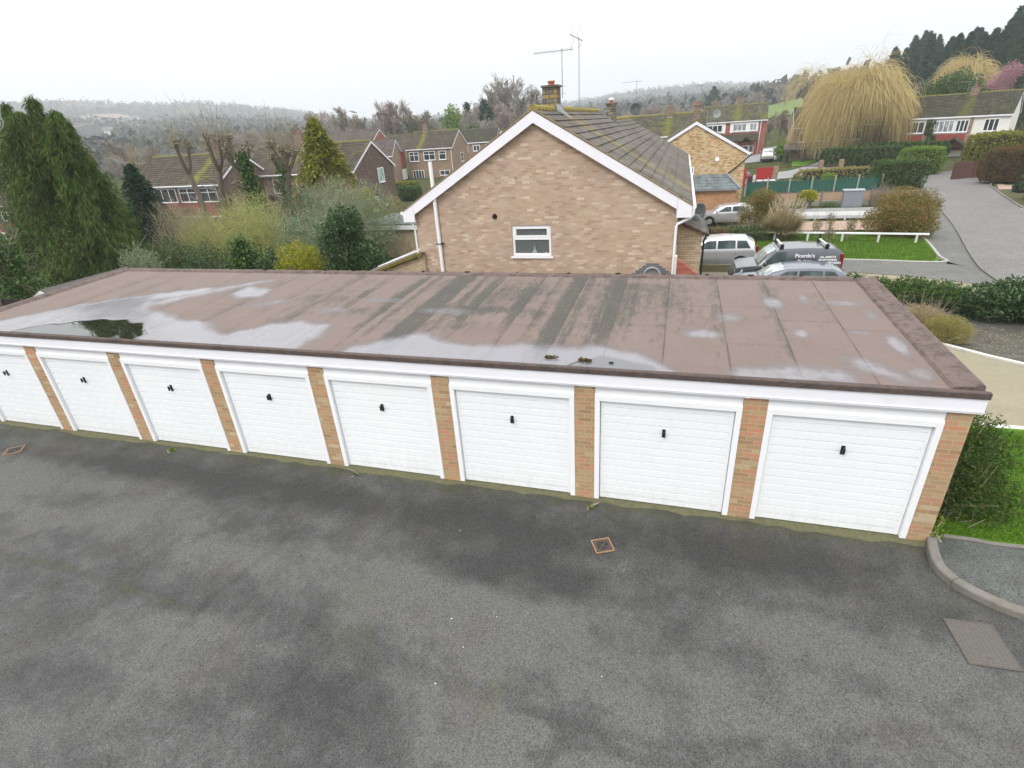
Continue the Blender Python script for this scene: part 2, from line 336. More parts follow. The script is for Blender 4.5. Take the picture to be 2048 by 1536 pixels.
# ground materials
def asphalt(name, base, patchy=.5, warm=0.0, moss=True, agg=90):
    t = NT(name); v = t.coord()
    big = t.noise(v, .42, 9, .70, .9); med = t.noise(v, 1.7, 9, .74, .3); fine = t.noise(v, agg, 2, .7)
    cell = t.vor(v, agg * 1.15, 'Color')
    c0 = tuple(q * (1 - patchy * .62) for q in base); c1 = tuple(q * (1 + patchy * .95) for q in base)
    f = t.math('ADD', t.math('MULTIPLY', big, .45), t.math('MULTIPLY', med, .55))
    if moss: f = t.math('ADD', f, t.math('MULTIPLY', t.attr('light'), .13))
    col = t.rmp(f, [(.38, c0), (.5, base), (.62, c1)])
    col = t.mix(t.mr(t.noise(v, .8, 5), .52, .75, 0, .35), col, (base[0] * 1.25, base[1] * 1.1, base[2] * .92))
    spk = t.noise(v, agg * .8, 3, .8)
    col = t.mix(.78, col, t.rmp(t.math('ADD', t.math('MULTIPLY', spk, .45), t.math('ADD', t.math('MULTIPLY', fine, .25), t.math('MULTIPLY', cell, .3))), [(.28, .0), (.5, .5), (.72, 1.0)]), 'OVERLAY')
    sp = t.mr(t.vor(v, 21), .07, .045, 0, .55); col = t.mix(sp, col, (.33, .32, .30))
    if moss:
        ms = t.mr(t.math('ADD', t.math('MULTIPLY', t.noise(v, 2.4, 6, .75), .75), t.math('MULTIPLY', t.attr('moss'), .28)), .50, .72, 0, .6)
        ms = t.math('MULTIPLY', ms, t.mr(t.noise(v, 22, 4, .8), .44, .58))
        col = t.mix(ms, col, t.mix(fine, (.055, .06, .014), (.11, .11, .03)))
    t.bump(t.math('ADD', spk, t.math('MULTIPLY', cell, .8)), .55, .010)
    return t.done(col, .82, .35)
M['yard'] = asphalt('yard_asphalt', (.0605, .0595, .0580), .60, agg=75)
M['road'] = asphalt('road_asphalt', (.150, .143, .138), .18, moss=False, agg=35)
M['path_asphalt'] = asphalt('footpath_asphalt', (.075, .078, .072), .5, moss=False, agg=60)
M['pavement'] = asphalt('pavement_old', (.12, .118, .108), .3, moss=False, agg=40)
def gravel(name, a, b, sc=45):
    t = NT(name); v = t.coord(); c = t.vor(v, sc, 'Color'); n = t.noise(v, 1.2, 5)
    col = t.mix(t.mix(.5, c, n), a, b); t.bump(t.vor(v, sc), .6, .01); return t.done(col, .95, .15)
M['gravel'] = gravel('gravel_buff', (.19, .165, .115), (.34, .30, .22))
M['gravel_dark'] = gravel('gravel_grey', (.14, .125, .10), (.30, .27, .22), 30)
def ground(name, cols, sc=3, bump=.03):
    t = NT(name); v = t.coord(); n = t.noise(v, sc, 8, .7); m = t.noise(v, sc * 12, 4, .7)
    col = t.rmp(t.math('ADD', t.math('MULTIPLY', n, .6), t.math('MULTIPLY', m, .4)), [(.3 + .4 * i / (len(cols) - 1), c) for i, c in enumerate(cols)])
    t.bump(m, .7, bump); return t.done(col, .95, .1)
M['lawn'] = ground('lawn_turf', [(.06, .085, .02), (.055, .13, .010), (.10, .20, .016), (.14, .21, .04)], 1.4, .03)
M['soil'] = ground('bare_soil', [(.05, .045, .036), (.095, .09, .075), (.17, .165, .15)], 2, .04)
M['garden'] = ground('garden_ground', [(.045, .055, .02), (.09, .085, .045), (.07, .11, .03)], .8, .05)
def terrain():
    t = NT('terrain'); v = t.coord(); gm = t.n('ShaderNodeNewGeometry'); ln = t.n('ShaderNodeVectorMath', operation='LENGTH'); t.l(gm.outputs['Position'], ln.inputs[0])
    near = t.rmp(t.noise(v, .6, 7, .7), [(.35, (.06, .055, .03)), (.5, (.07, .085, .03)), (.65, (.10, .09, .055))])
    wood = t.rmp(t.noise(v, .05, 6, .8), [(.3, (.05, .045, .04)), (.5, (.085, .07, .06)), (.62, (.06, .065, .04)), (.7, (.10, .08, .065))])
    vc = t.vor(t.coord((.0055, .0035, 0)), 1, 'Color'); fld = t.rmp(vc, [(0, (.055, .05, .045)), (.58, (.06, .055, .045)), (.6, (.09, .13, .04)), (.74, (.12, .16, .05)), (.76, (.16, .12, .08)), (.86, (.06, .055, .05))], 'CONSTANT')
    fm = t.mr(t.noise(v, .004, 3), .52, .56)
    far = t.mix(fm, wood, fld)
    f = t.mr(ln.outputs['Value'], 150, 320)
    col = t.mix(f, near, far); t.bump(t.noise(v, .25, 5, .8), 1, 1.5)
    return t.done(col, 1, 0)
M['terrain'] = terrain()
M['meadow'] = ground('meadow_grass', [(.085, .13, .03), (.12, .17, .045), (.15, .20, .06)], .05, .1)
M['meadow_brown'] = ground('meadow_bare', [(.20, .15, .10), (.25, .19, .13), (.28, .22, .15)], .02, .1)
# foliage
M['lf_dark'] = leafm('leaf_laurel', [(0.016, 0.038, 0.012), (0.034, 0.074, 0.019), (0.061, 0.121, 0.030), (0.027, 0.054, 0.016)], .35, .4)
M['lf_conifer'] = leafm('leaf_cypress', [(.022, .05, .012), (.055, .11, .022), (.09, .15, .032), (.14, .13, .04)], .7, .15)
M['lf_conifer_dark'] = leafm('leaf_spruce', [(.016, .042, .026), (.03, .068, .04), (.05, .092, .05)], .8, .1)
M['lf_gold'] = leafm('leaf_golden', [(.15, .19, .016), (.28, .28, .018), (.42, .36, .022), (.10, .17, .02)], .6, .2)
M['lf_goldgreen'] = leafm('leaf_gold_green', [(0.072, 0.109, 0.014), (0.174, 0.189, 0.020), (0.290, 0.261, 0.029), (0.102, 0.145, 0.022)], .6, .2)
M['lf_grey'] = leafm('leaf_buddleia', [(.11, .17, .09), (.18, .26, .14), (.27, .34, .23), (.10, .15, .05)], .7, .2)
M['lf_spring'] = leafm('leaf_spring', [(.28, .32, .08), (.38, .42, .11), (.42, .39, .17), (.24, .28, .08)], .7, .15)
M['lf_green'] = leafm('leaf_mid_green', [(0.027, 0.068, 0.014), (0.054, 0.115, 0.022), (0.095, 0.162, 0.030), (0.068, 0.081, 0.027)], .5, .25)
M['lf_hedgerow'] = leafm('leaf_privet', [(.022, .055, .010), (.045, .095, .016), (.075, .13, .025), (.09, .085, .03)], .6, .2)
M['lf_bright'] = leafm('leaf_bright', [(0.075, 0.150, 0.015), (0.125, 0.225, 0.020), (0.175, 0.275, 0.031), (0.200, 0.250, 0.025)], .5, .25)
M['lf_redtip'] = leafm('leaf_red_tip', [(.08, .13, .025), (.15, .16, .03), (.25, .15, .045), (.31, .16, .06), (.09, .14, .025)], .6, .2)
M['lf_brown'] = leafm('leaf_beech_brown', [(.14, .07, .03), (.20, .10, .04), (.12, .09, .035), (.08, .09, .03)], .8, .1)
M['lf_lav'] = leafm('leaf_lavender', [(0.195, 0.180, 0.060), (0.285, 0.255, 0.090), (0.360, 0.300, 0.090), (0.240, 0.225, 0.120)], .8, .1)
M['lf_pink'] = leafm('blossom', [(.42, .20, .27), (.52, .28, .35), (.36, .16, .22)], .7, .1)
M['lf_pampas'] = leafm('pampas_blade', [(0.253, 0.218, 0.103), (0.391, 0.322, 0.184), (0.483, 0.402, 0.265)], .8, .1)
M['lf_plume'] = leafm('pampas_plume', [(.46, .38, .28), (.56, .48, .37), (.5, .42, .3)], .9, .1)
M['lf_ivy'] = leafm('leaf_ivy', [(0.027, 0.068, 0.015), (0.053, 0.120, 0.021), (0.090, 0.165, 0.030)], .45, .3)
M['lf_grass'] = leafm('grass_blade', [(.055, .115, .012), (.08, .17, .014), (.12, .22, .025), (.18, .20, .06)], .8, .1)
M['core'] = plain('inner_core_dark', (.03, .028, .018), 1, 0, .3, 5)  # very dark colour of the solid block filling hedges behind the leaves

# ------------------------------------------------------------------ vegetation builders
def rng(seed): return np.random.default_rng(seed)
def unit(v): return v / (np.linalg.norm(v, axis=-1, keepdims=True) + 1e-9)
def leaf_quads(P, A, B):
    """rhombus leaves centred at P with half axes A (long) and B (short)"""
    V = np.stack([P - A, P + B, P + A, P - B], 1).reshape(-1, 3)
    return V, np.arange(len(V)).reshape(-1, 4)
def blob_pts(r, lobes, n):
    L = np.array([l for l in lobes], float); w = (L[:, 3] * L[:, 4] * L[:, 5]) ** (2 / 3); w /= w.sum()
    idx = r.choice(len(L), n, p=w); d = unit(r.normal(size=(n, 3))); rad = r.uniform(.0, 1, n) ** .38
    lump = 1 + .16 * np.sin(d[:, 0] * 7 + idx) * np.cos(d[:, 1] * 6 + idx * 2) + .08 * np.sin(d[:, 2] * 13 + idx)
    return L[idx, :3] + d * L[idx, 3:6] * (rad * lump)[:, None], d
def tubes_np(segs, n=3):
    """segs: array (m,8) p0 xyz, p1 xyz, r0, r1"""
    s = np.asarray(segs, float); p0, p1, r0, r1 = s[:, :3], s[:, 3:6], s[:, 6], s[:, 7]
    d = unit(p1 - p0); ref = np.where(np.abs(d[:, 2:3]) > .9, [[1., 0, 0]], [[0, 0, 1.]]); a = unit(np.cross(d, ref)); b = np.cross(d, a)
    V = []
    for P, rr in ((p0, r0), (p1, r1)):
        for k in range(n):
            t = 6.28318 * k / n; V.append(P + (a * math.cos(t) + b * math.sin(t)) * rr[:, None])
    V = np.stack(V, 1).reshape(-1, 3); base = np.arange(len(s))[:, None] * 2 * n
    F = np.concatenate([np.stack([base[:, 0] + k, base[:, 0] + (k + 1) % n, base[:, 0] + n + (k + 1) % n, base[:, 0] + n + k], 1) for k in range(n)])
    return V, F
def grow(r, base, d, length, rad, depth, segs, spread=.5, ratio=.72, kids_=(2, 3), up=.15, wob=.18, minr=.006, split_r=.68):
    p = np.array(base, float); d = np.array(d, float); ns = 3
    for i in range(ns):
        d2 = unit(d + r.normal(size=3) * wob + np.array([0, 0, up * .3])); q = p + d2 * length / ns
        r0 = rad * (1 - .3 * i / ns); r1 = rad * (1 - .3 * (i + 1) / ns)
        segs.append([*p, *q, max(r0, minr), max(r1, minr)]); 
        if depth > 0 and i > 0 and r.random() < .75:
            s = unit(d2 + unit(r.normal(size=3)) * spread * 1.3); grow(r, q, s, length * ratio * .7, rad * split_r * .7, depth - 1 if depth < 3 else depth - 2, segs, spread, ratio, kids_, up, wob, minr, split_r)
        p = q; d = d2
    if depth > 0:
        for k in range(r.integers(kids_[0], kids_[1] + 1)):
            s = unit(d + unit(r.normal(size=3)) * spread + np.array([0, 0, up])); grow(r, p, s, length * ratio * r.uniform(.8, 1.15), rad * split_r, depth - 1, segs, spread, ratio, kids_, up, wob, minr, split_r)
def bare_tree(name, label, loc, h, seed, mat='twig_grey', trunkmat='bark', spread=.5, depth=6, group=None, cat='tree', minr=.012, ivy=0, up=.15, trunk=.25):
    r = rng(seed); segs = []; L = h * .30
    grow(r, (0, 0, -.2), (r.normal() * .06, r.normal() * .06, 1), L, h * .018 + .06, depth, segs, spread, .74, (2, 3), up, .12, minr)
    s = np.array(segs); k = h / max(s[:, 5].max(), .1); s[:, :6] *= k
    e = empty(name, loc, 0, label, cat, group)
    big = s[:, 6] > h * .006; V, F = tubes_np(s[big], 6); npmesh('trunk', V, F, M[trunkmat], e, True)
    V, F = tubes_np(s[~big], 3); npmesh('crown', V, F, M[mat], e)
    if ivy:
        P0 = s[big][:, :3]; i = r.integers(0, len(P0), ivy); P = P0[i] + (s[big][i, 3:6] - P0[i]) * r.random((ivy, 1)) + r.normal(size=(ivy, 3)) * h * .035
        P = P[P[:, 2] < h * .75]; A = unit(r.normal(size=P.shape)) * .12; B = unit(np.cross(A, r.normal(size=P.shape))) * .09
        npmesh('ivy', *leaf_quads(P, A, B), M['lf_ivy'], e)
    return e
def shrub(name, label, loc, lobes, n, mat, leaf=(.05, .02), seed=0, stems=14, stemmat='twig_brown', group=None, cat='shrub', out=.6, droop=0., twiggy=0, rz=0, twigmat=None, upb=0.):
    r = rng(seed); e = empty(name, loc, rz, label, cat, group)
    P, D = blob_pts(r, lobes, n); A = unit(D * out + r.normal(size=P.shape) * .7 + np.array([0, 0, upb - droop]))
    B = unit(np.cross(A, r.normal(size=P.shape))); sz = r.uniform(.6, 1.3, (len(P), 1))
    npmesh('foliage', *leaf_quads(P, A * leaf[0] * sz, B * leaf[1] * sz), M[mat], e)
    segs = []
    Q, _ = blob_pts(r, lobes, stems)
    for q in Q:
        b = np.array([q[0] * .25 + r.normal() * .08, q[1] * .25 + r.normal() * .08, -.05]); m = (b + q) / 2 + r.normal(size=3) * .1
        segs += [[*b, *m, .02, .014], [*m, *q, .014, .005]]
    if twiggy:
        Q, D = blob_pts(r, lobes, twiggy); ln = r.uniform(.25, .8, (twiggy, 1)); dd = unit(D * .6 + r.normal(size=Q.shape) * .45 + np.array([0, 0, .7]))
        Q2 = Q + dd * ln; s = np.concatenate([Q - dd * ln * .3, Q2, np.full((twiggy, 1), .007), np.full((twiggy, 1), .004)], 1)
        V, F = tubes_np(s, 3); npmesh('twigs', V, F, M[twigmat or stemmat], e)
    if segs: V, F = tubes_np(segs, 4); npmesh('stems', V, F, M[stemmat], e)
    return e
def conifer(name, label, loc, h, rad, n, mat, seed=0, droop=.5, leaf=(.22, .03), lob=.25, group=None, low=.0, taper=1.0, trunkr=.18, spray=9, cat='conifer', tips=3, core=True):
    r = rng(seed); e = empty(name, loc, 0, label, cat, group)
    nb = n // spray; t = r.random(nb) ** 1.25; z = h * (low + (1 - low) * t); ang = r.random(nb) * 6.283
    w = rad * ((1 - t) ** taper) * (1 + lob * np.sin(ang * 3 + t * 9) + lob * .6 * np.sin(ang * 5 - t * 17)) * (.55 + .45 * r.random(nb) ** .5) + .08
    dirv = np.stack([np.cos(ang), np.sin(ang), np.zeros(nb)], 1)
    tip = dirv * w[:, None] + np.stack([0 * z, 0 * z, z - droop * w * .35], 1)
    segs = []; root = np.stack([0 * z, 0 * z, z * .92 + .05 * w], 1)
    k = r.choice(nb, min(nb, 260), replace=False)
    for i in k: segs.append([*root[i], *(root[i] + (tip[i] - root[i]) * .92), .03, .008])
    P = np.repeat(tip, spray, 0) ; rr = np.repeat(w, spray) ; back = r.random(len(P)) ** 1.6
    P = P - np.repeat(dirv, spray, 0) * (back * rr * .55)[:, None] + r.normal(size=P.shape) * ((.075 + .035 * rr) * (1 if h < 13 else 2))[:, None]
    P[:, 2] += back * rr * .12
    A = unit(np.repeat(dirv, spray, 0) * (1 - droop) + np.array([0, 0, -droop * 1.1]) + r.normal(size=P.shape) * .35)
    B = unit(np.cross(A, r.normal(size=P.shape))); sz = r.uniform(.6, 1.35, (len(P), 1))
    npmesh('crown', *leaf_quads(P, A * leaf[0] * sz, B * leaf[1] * sz), M[mat], e)
    m = MB(); m.tube([(0, 0, -.2), (0, 0, h * .5), (0, 0, h * .97)], [trunkr, trunkr * .6, .02], 7); m.build('trunk', M['bark'], e)
    V, F = tubes_np(segs, 3); npmesh('branches', V, F, M['bark'], e)
    return e
def willow(name, label, loc, h, rad, n, seed, mat='willow', dens=8, group=None, wind=.0, thick=.022, low=.05, squash=1.0):
    r = rng(seed); e = empty(name, loc, 0, label, 'willow tree', group); segs = []
    grow(r, (0, 0, -.2), (0, 0, 1), h * .32, h * .035, 4, segs, .75, .66, (3, 4), .2, .15, .03)
    s = np.array(segs); k = h * .72 / s[:, 5].max(); s[:, :6] *= k; V, F = tubes_np(s, 5); npmesh('trunk', V, F, M['bark'], e)
    cl = unit(r.normal(size=(46, 3)) * [1, 1, .9] + [0, 0, .45]); cl[:, 2] = np.abs(cl[:, 2]); cs = r.uniform(.78, 1.12, 46); ci = r.integers(0, 46, n)
    d = unit(cl[ci] + r.normal(size=(n, 3)) * .17); d[:, 2] = np.abs(d[:, 2]); rr = r.uniform(.40, 1, n) ** .6 * cs[ci]
    lump = 1 + .13 * np.sin(d[:, 0] * 8) * np.cos(d[:, 1] * 7 + 1) + .07 * np.sin(d[:, 1] * 15)
    P = d * np.array([rad, rad * squash, h * .52]) * (rr * lump)[:, None] + [0, 0, h * .47]
    out = []; step = h * .055; v = unit(d * [1, 1, .5] + r.normal(size=P.shape) * .25 + [wind, 0, 0])
    m = r.integers(5, dens + 4, n)
    for i in range(dens + 4):
        live = (m > i) & (P[:, 2] > h * low); Q = P + v * step * r.uniform(.8, 1.15, (n, 1))
        th = thick * (1 - .06 * i); out.append(np.concatenate([P, Q, np.full((n, 1), th), np.full((n, 1), th * .93)], 1)[live])
        P = Q; v = unit(v + np.array([wind * .12, 0, -.42]) + r.normal(size=P.shape) * .09)
    V, F = tubes_np(np.concatenate(out), 3); npmesh('crown', V, F, M[mat], e)
    return e
def hedge(name, label, loc, sx, sy, sz, n, mat, leaf=(.05, .03), seed=0, rz=0, rnd=.25, core=True, cat='hedge', topmat=None, group=None):
    r = rng(seed); e = empty(name, loc, rz, label, cat, group)
    d = r.uniform(-1, 1, (n, 3)); ax = r.choice(5, n, p=[.17, .17, .2, .2, .26])
    for k, (a, v) in enumerate(((0, -1), (0, 1), (1, -1), (1, 1), (2, 1))): d[ax == k, a] = v
    m = np.linalg.norm(d, axis=1, keepdims=True); q = np.maximum(np.abs(d).max(1, keepdims=True), 1e-6); sph = d / m * q
    d = d * (1 - rnd) + sph * rnd * 1.15
    d *= 1 + .05 * np.sin(d[:, :1] * 5 * sx + seed) + .05 * np.cos(d[:, 1:2] * 6 + d[:, 2:3] * 4)
    P = d * [sx / 2, sy / 2, sz / 2] + [0, 0, sz / 2]; P += r.normal(size=P.shape) * .035 - d * (r.random((n, 1)) ** 2 * .12)
    A = unit(r.normal(size=P.shape) + d * .5); B = unit(np.cross(A, r.normal(size=P.shape))); s = r.uniform(.6, 1.3, (n, 1))
    P[:, 2] = np.maximum(P[:, 2], .02)
    npmesh('foliage', *leaf_quads(P, A * leaf[0] * s, B * leaf[1] * s), M[mat], e)
    bm = bmesh.new(); bmesh.ops.create_cube(bm, size=1); bmesh.ops.subdivide_edges(bm, edges=bm.edges[:], cuts=3, use_grid_fill=True)
    for v in bm.verts:
        c = v.co * 2; mm = c.length; qq = max(abs(c.x), abs(c.y), abs(c.z)); sp = c / mm * qq; c = c * (1 - rnd) + sp * rnd
        v.co = Vector((c.x * sx * .46, c.y * sy * .44, c.z * sz * .46 + sz * .47))
    me = bpy.data.meshes.new('inner_core'); bm.to_mesh(me); bm.free(); me.materials.append(M['core']); o = bpy.data.objects.new('inner_core', me); COL.objects.link(o); o.parent = e
    return e

# ------------------------------------------------------------------ terrain and ground sheets
rs = np.concatenate([[0.01], np.arange(1, 40, 1.0), np.arange(40, 120, 3), np.arange(120, 400, 10), np.arange(400, 2000, 40), np.arange(2000, 3400, 200)])
azs = np.radians(np.arange(-180, 180, 1.5)); RR, AA = np.meshgrid(rs, azs, indexing='ij')
X, Y = RR * np.sin(AA), RR * np.cos(AA); Z = G(X, Y)
rt = rng(5); Z = Z + np.where(RR > 350, rt.normal(size=Z.shape) * np.clip((RR - 350) / 500, 0, 1) * 3.0, 0) - .07
na = len(azs); nr = len(rs); idx = np.arange(nr * na).reshape(nr, na)
i0 = idx[:-1]; i1 = idx[1:]; F = np.stack([i0, i1, np.roll(i1, -1, 1), np.roll(i0, -1, 1)], -1).reshape(-1, 4)
tag(npmesh('terrain', np.stack([X, Y, Z], -1).reshape(-1, 3), F[:, ::-1], M['terrain'], smooth=True), kind='structure')
def drape(name, poly, mat, off, kind='structure', step=1.0, thick=0, gz=None):
    bm = bmesh.new(); vs = [bm.verts.new((x, y, 0)) for x, y in poly]; bm.faces.new(vs)
    ys = [q[1] for q in poly]; xs = [q[0] for q in poly]; stp = step if max(ys) < 45 else step * 2.5
    for y in np.arange(min(ys) + stp, max(ys), stp): bmesh.ops.bisect_plane(bm, geom=bm.verts[:] + bm.edges[:] + bm.faces[:], plane_co=(0, y, 0), plane_no=(0, 1, 0))
    if max(ys) > 90:
        for x in np.arange(min(xs) + 8, max(xs), 8): bmesh.ops.bisect_plane(bm, geom=bm.verts[:] + bm.edges[:] + bm.faces[:], plane_co=(x, 0, 0), plane_no=(1, 0, 0))
    for v in bm.verts: v.co.z = (g(v.co.x, v.co.y) if gz is None else gz) + off
    if thick:
        ret = bmesh.ops.extrude_face_region(bm, geom=bm.faces[:])
        for v in [q for q in ret['geom'] if isinstance(q, bmesh.types.BMVert)]: v.co.z -= thick
    bmesh.ops.recalc_face_normals(bm, faces=bm.faces)
    up = sum(f.normal.z * f.calc_area() for f in bm.faces)
    if not thick and up < 0: bmesh.ops.reverse_faces(bm, faces=bm.faces)
    me = bpy.data.meshes.new(name); bm.to_mesh(me); bm.free(); me.materials.append(mat)
    o = bpy.data.objects.new(name, me); COL.objects.link(o); return tag(o, kind=kind)
def sdist(px, py, poly):
    """positive inside"""
    P = np.array(poly, float); d = np.full(px.shape, 1e9); ins = np.zeros(px.shape, bool)
    for i in range(len(P)):
        a, b = P[i], P[(i + 1) % len(P)]; ab = b - a; t = np.clip(((px - a[0]) * ab[0] + (py - a[1]) * ab[1]) / (ab @ ab), 0, 1)
        d = np.minimum(d, np.hypot(px - a[0] - t * ab[0], py - a[1] - t * ab[1]))
        c = (a[1] > py) != (b[1] > py)
        ins ^= c & (px < (b[0] - a[0]) * (py - a[1]) / ((b[1] - a[1]) if b[1] != a[1] else 1e-9) + a[0])
    return np.where(ins, d, -d)
# yard
gx = np.arange(-30, 14.01, .08); gy = np.arange(-11, .41, .06); GX, GY = np.meshgrid(gx, gy, indexing='ij')
def blob(px, py, cx, cy, rx, ry, soft=.6): return np.clip(1.0 + soft - np.hypot((px - cx) / rx, (py - cy) / ry) * 1.0, 0, 1)
light = np.zeros_like(GX); moss = np.zeros_like(GX)
for c in [(-6.0, -2.6, 2.0, .55), (-2.9, -2.9, 1.6, .6), (-.8, -3.4, 1.6, .5), (-10.3, -2.2, 1.2, .5), (-13.8, -1.6, 2.2, .4), (1.2, -3.2, 1.3, .5), (-3.2, -4.3, 1.0, .35), (.9, -2.2, .8, .3), (-7.2, -4.3, 1.2, .4), (2.3, -2.5, .8, .6)]:
    light = np.maximum(light, blob(GX, GY, *c))
for c in [(-9.0, -1.0, 3.0, .35), (-4.2, -1.1, 2.2, .4), (-.2, -.75, 1.5, .3), (-7.2, -3.3, 1.4, .45), (-12, -.9, 3, .2), (-3.0, -2.0, 1.2, .3), (-5, -4.4, 1.3, .3), (.6, -1.0, 1.2, .35)]:
    light = light - .8 * blob(GX, GY, *c)
moss = np.clip(1 - np.abs(GY + .12) / .55, 0, 1) * 1.2
for c in [(-1.3, -.55, 1.0, .35), (-5.1, -2.9, .5, .5), (-4.9, -3.6, .35, .5), (-2.9, -3.9, .5, .4), (2.7, -1.1, .5, .5), (-14.5, -.45, 2, .3), (.4, -.6, .8, .25), (-11.2, -.4, 1.5, .25)]:
    moss = np.maximum(moss, blob(GX, GY, *c) * .75)
for pl, k in (([(-9.3, -2.0), (-5.2, -3.2), (-6.6, -4.2), (-8.6, -3.9)], .5), ([(-4.9, -1.9), (-1.9, -2.5), (-2.6, -3.9), (-5.6, -3.3)], .55), ([(-1.6, -4.1), (.2, -4.35), (.3, -6), (-2.2, -6)], .9), ([(-14.5, -1.5), (-11.0, -2.6), (-12.2, -3.2), (-16, -2.0)], .6), ([(-3.2, -4.0), (-2.3, -4.1), (-2.0, -4.9), (-3.1, -4.9)], .6)):
    light = light + k * np.clip((sdist(GX, GY, pl) + .12 * np.sin(GX * 7) * np.sin(GY * 9)) / .35, 0, 1)
for cx, cy, rx_, ry_, k in [(-3.2, -4.55, .22, .10, 2.4), (-2.9, -4.72, .12, .16, 2.2), (-2.3, -4.15, .25, .14, 1.6), (-1.3, -4.5, .55, .28, 2.6), (-2.45, -4.45, .15, .2, 1.4), (-.4, -4.7, .5, .25, 2.0)]:
    light = light + k * blob(GX, GY, cx, cy, rx_, ry_, .4)
def crack(pts, w_, kl, km):
    global light, moss
    for (x0, y0), (x1, y1) in zip(pts[:-1], pts[1:]):
        L2 = (x1 - x0) ** 2 + (y1 - y0) ** 2; t_ = np.clip(((GX - x0) * (x1 - x0) + (GY - y0) * (y1 - y0)) / L2, 0, 1); d = np.hypot(GX - x0 - t_ * (x1 - x0), GY - y0 - t_ * (y1 - y0)); q = np.clip(1 - d / w_, 0, 1)
        light = light - kl * q; moss = np.maximum(moss, km * q)
crack([(-16, -3.2), (-11.88, -3.5), (-10.57, -3.5), (-8.81, -3.61), (-7.4, -3.7)], .13, .6, 1.1)
crack([(-7.1, -2.0), (-7.18, -2.6), (-7.29, -3.07), (-7.4, -3.6), (-7.33, -4.56)], .11, .5, .7)
crack([(-5.0, -3.4), (-3.4, -3.9), (-1.0, -4.0), (2.2, -3.0)], .10, .35, .4)
nx, ny = GX.shape; ii = np.arange(nx * ny).reshape(nx, ny)
YF = np.stack([ii[:-1, :-1], ii[1:, :-1], ii[1:, 1:], ii[:-1, 1:]], -1).reshape(-1, 4)
keep = (GY[:-1, :-1] < .2).reshape(-1) & ~((GX[:-1, :-1] > 8).reshape(-1) & (GY[:-1, :-1] > -1.9).reshape(-1))
YZ = .004 + .004 * np.sin(GX * 1.3) * np.sin(GY * 1.7)
tag(npmesh('yard_asphalt', np.stack([GX, GY, YZ], -1).reshape(-1, 3), YF[keep], M['yard'], smooth=True, attrs={'light': light.ravel(), 'moss': moss.ravel()}), kind='structure')
# concrete strip under the doors
ms = MB(); r_ = rng(3); xx = np.arange(-17.7, 3.0, .25)
fr = -.075 + r_.normal(size=len(xx)) * .022 - .05 * (np.sin(xx * .8) > .6)
for i in range(len(xx) - 1):
    ms.add([(xx[i], .25, .022), (xx[i + 1], .25, .022), (xx[i + 1], fr[i + 1], .020), (xx[i], fr[i], .020), (xx[i], fr[i] - .015, -.02), (xx[i + 1], fr[i + 1] - .015, -.02)], [(0, 3, 2, 1), (3, 4, 5, 2)])
tag(ms.build('concrete_apron', M['concrete']), kind='structure')
# right-hand side grounds
drape('lawn', [(2.9, .16), (4.1, .10), (8, .35), (14, .6), (14, 3.9), (5.0, 3.82), (2.9, 3.8)], M['lawn'], .03)
drape('gravel_path', [(2.9, 3.8), (5, 3.9), (14, 4.0), (14, 5.4), (10.5, 6.1), (8.6, 7.4), (7.9, 8.55), (7.24, 10.7), (6.8, 12.2), (2.9, 12.2)], M['gravel'], .012)
drape('soil_bed', [(7.35, 10.7), (8.05, 8.6), (8.75, 7.5), (10.6, 6.2), (14, 5.5), (17, 6), (15.5, 14.4), (11, 15.2), (7.2, 17.4), (5.0, 17.4), (6.9, 12.2)], M['soil'], .02)
drape('footpath', [(2.86, .02), (2.80, -.35), (2.80, -.66), (2.98, -.88), (3.30, -1.08), (3.7, -1.24), (4.6, -1.45), (8, -1.8), (14, -2.0), (14, .50), (8, .25), (4.1, .0), (3.05, .06)], M['path_asphalt'], .085, gz=0)
kp = [(2.80, .02), (2.72, -.3), (2.70, -.62), (2.84, -.92), (3.15, -1.17), (3.6, -1.36), (4.5, -1.58), (6.5, -1.85), (9, -2.02), (14, -2.15)]
def smooth_line(pts, n=6):
    P = np.array(pts, float); t = np.arange(len(P)); tt = np.linspace(0, len(P) - 1, (len(P) - 1) * n + 1); out = []
    for q in tt:
        i = min(int(q), len(P) - 2); f = q - i; p0 = P[max(i - 1, 0)]; p1 = P[i]; p2 = P[i + 1]; p3 = P[min(i + 2, len(P) - 1)]
        out.append(.5 * ((2 * p1) + (-p0 + p2) * f + (2 * p0 - 5 * p1 + 4 * p2 - p3) * f * f + (-p0 + 3 * p1 - 3 * p2 + p3) * f ** 3))
    return np.array(out)
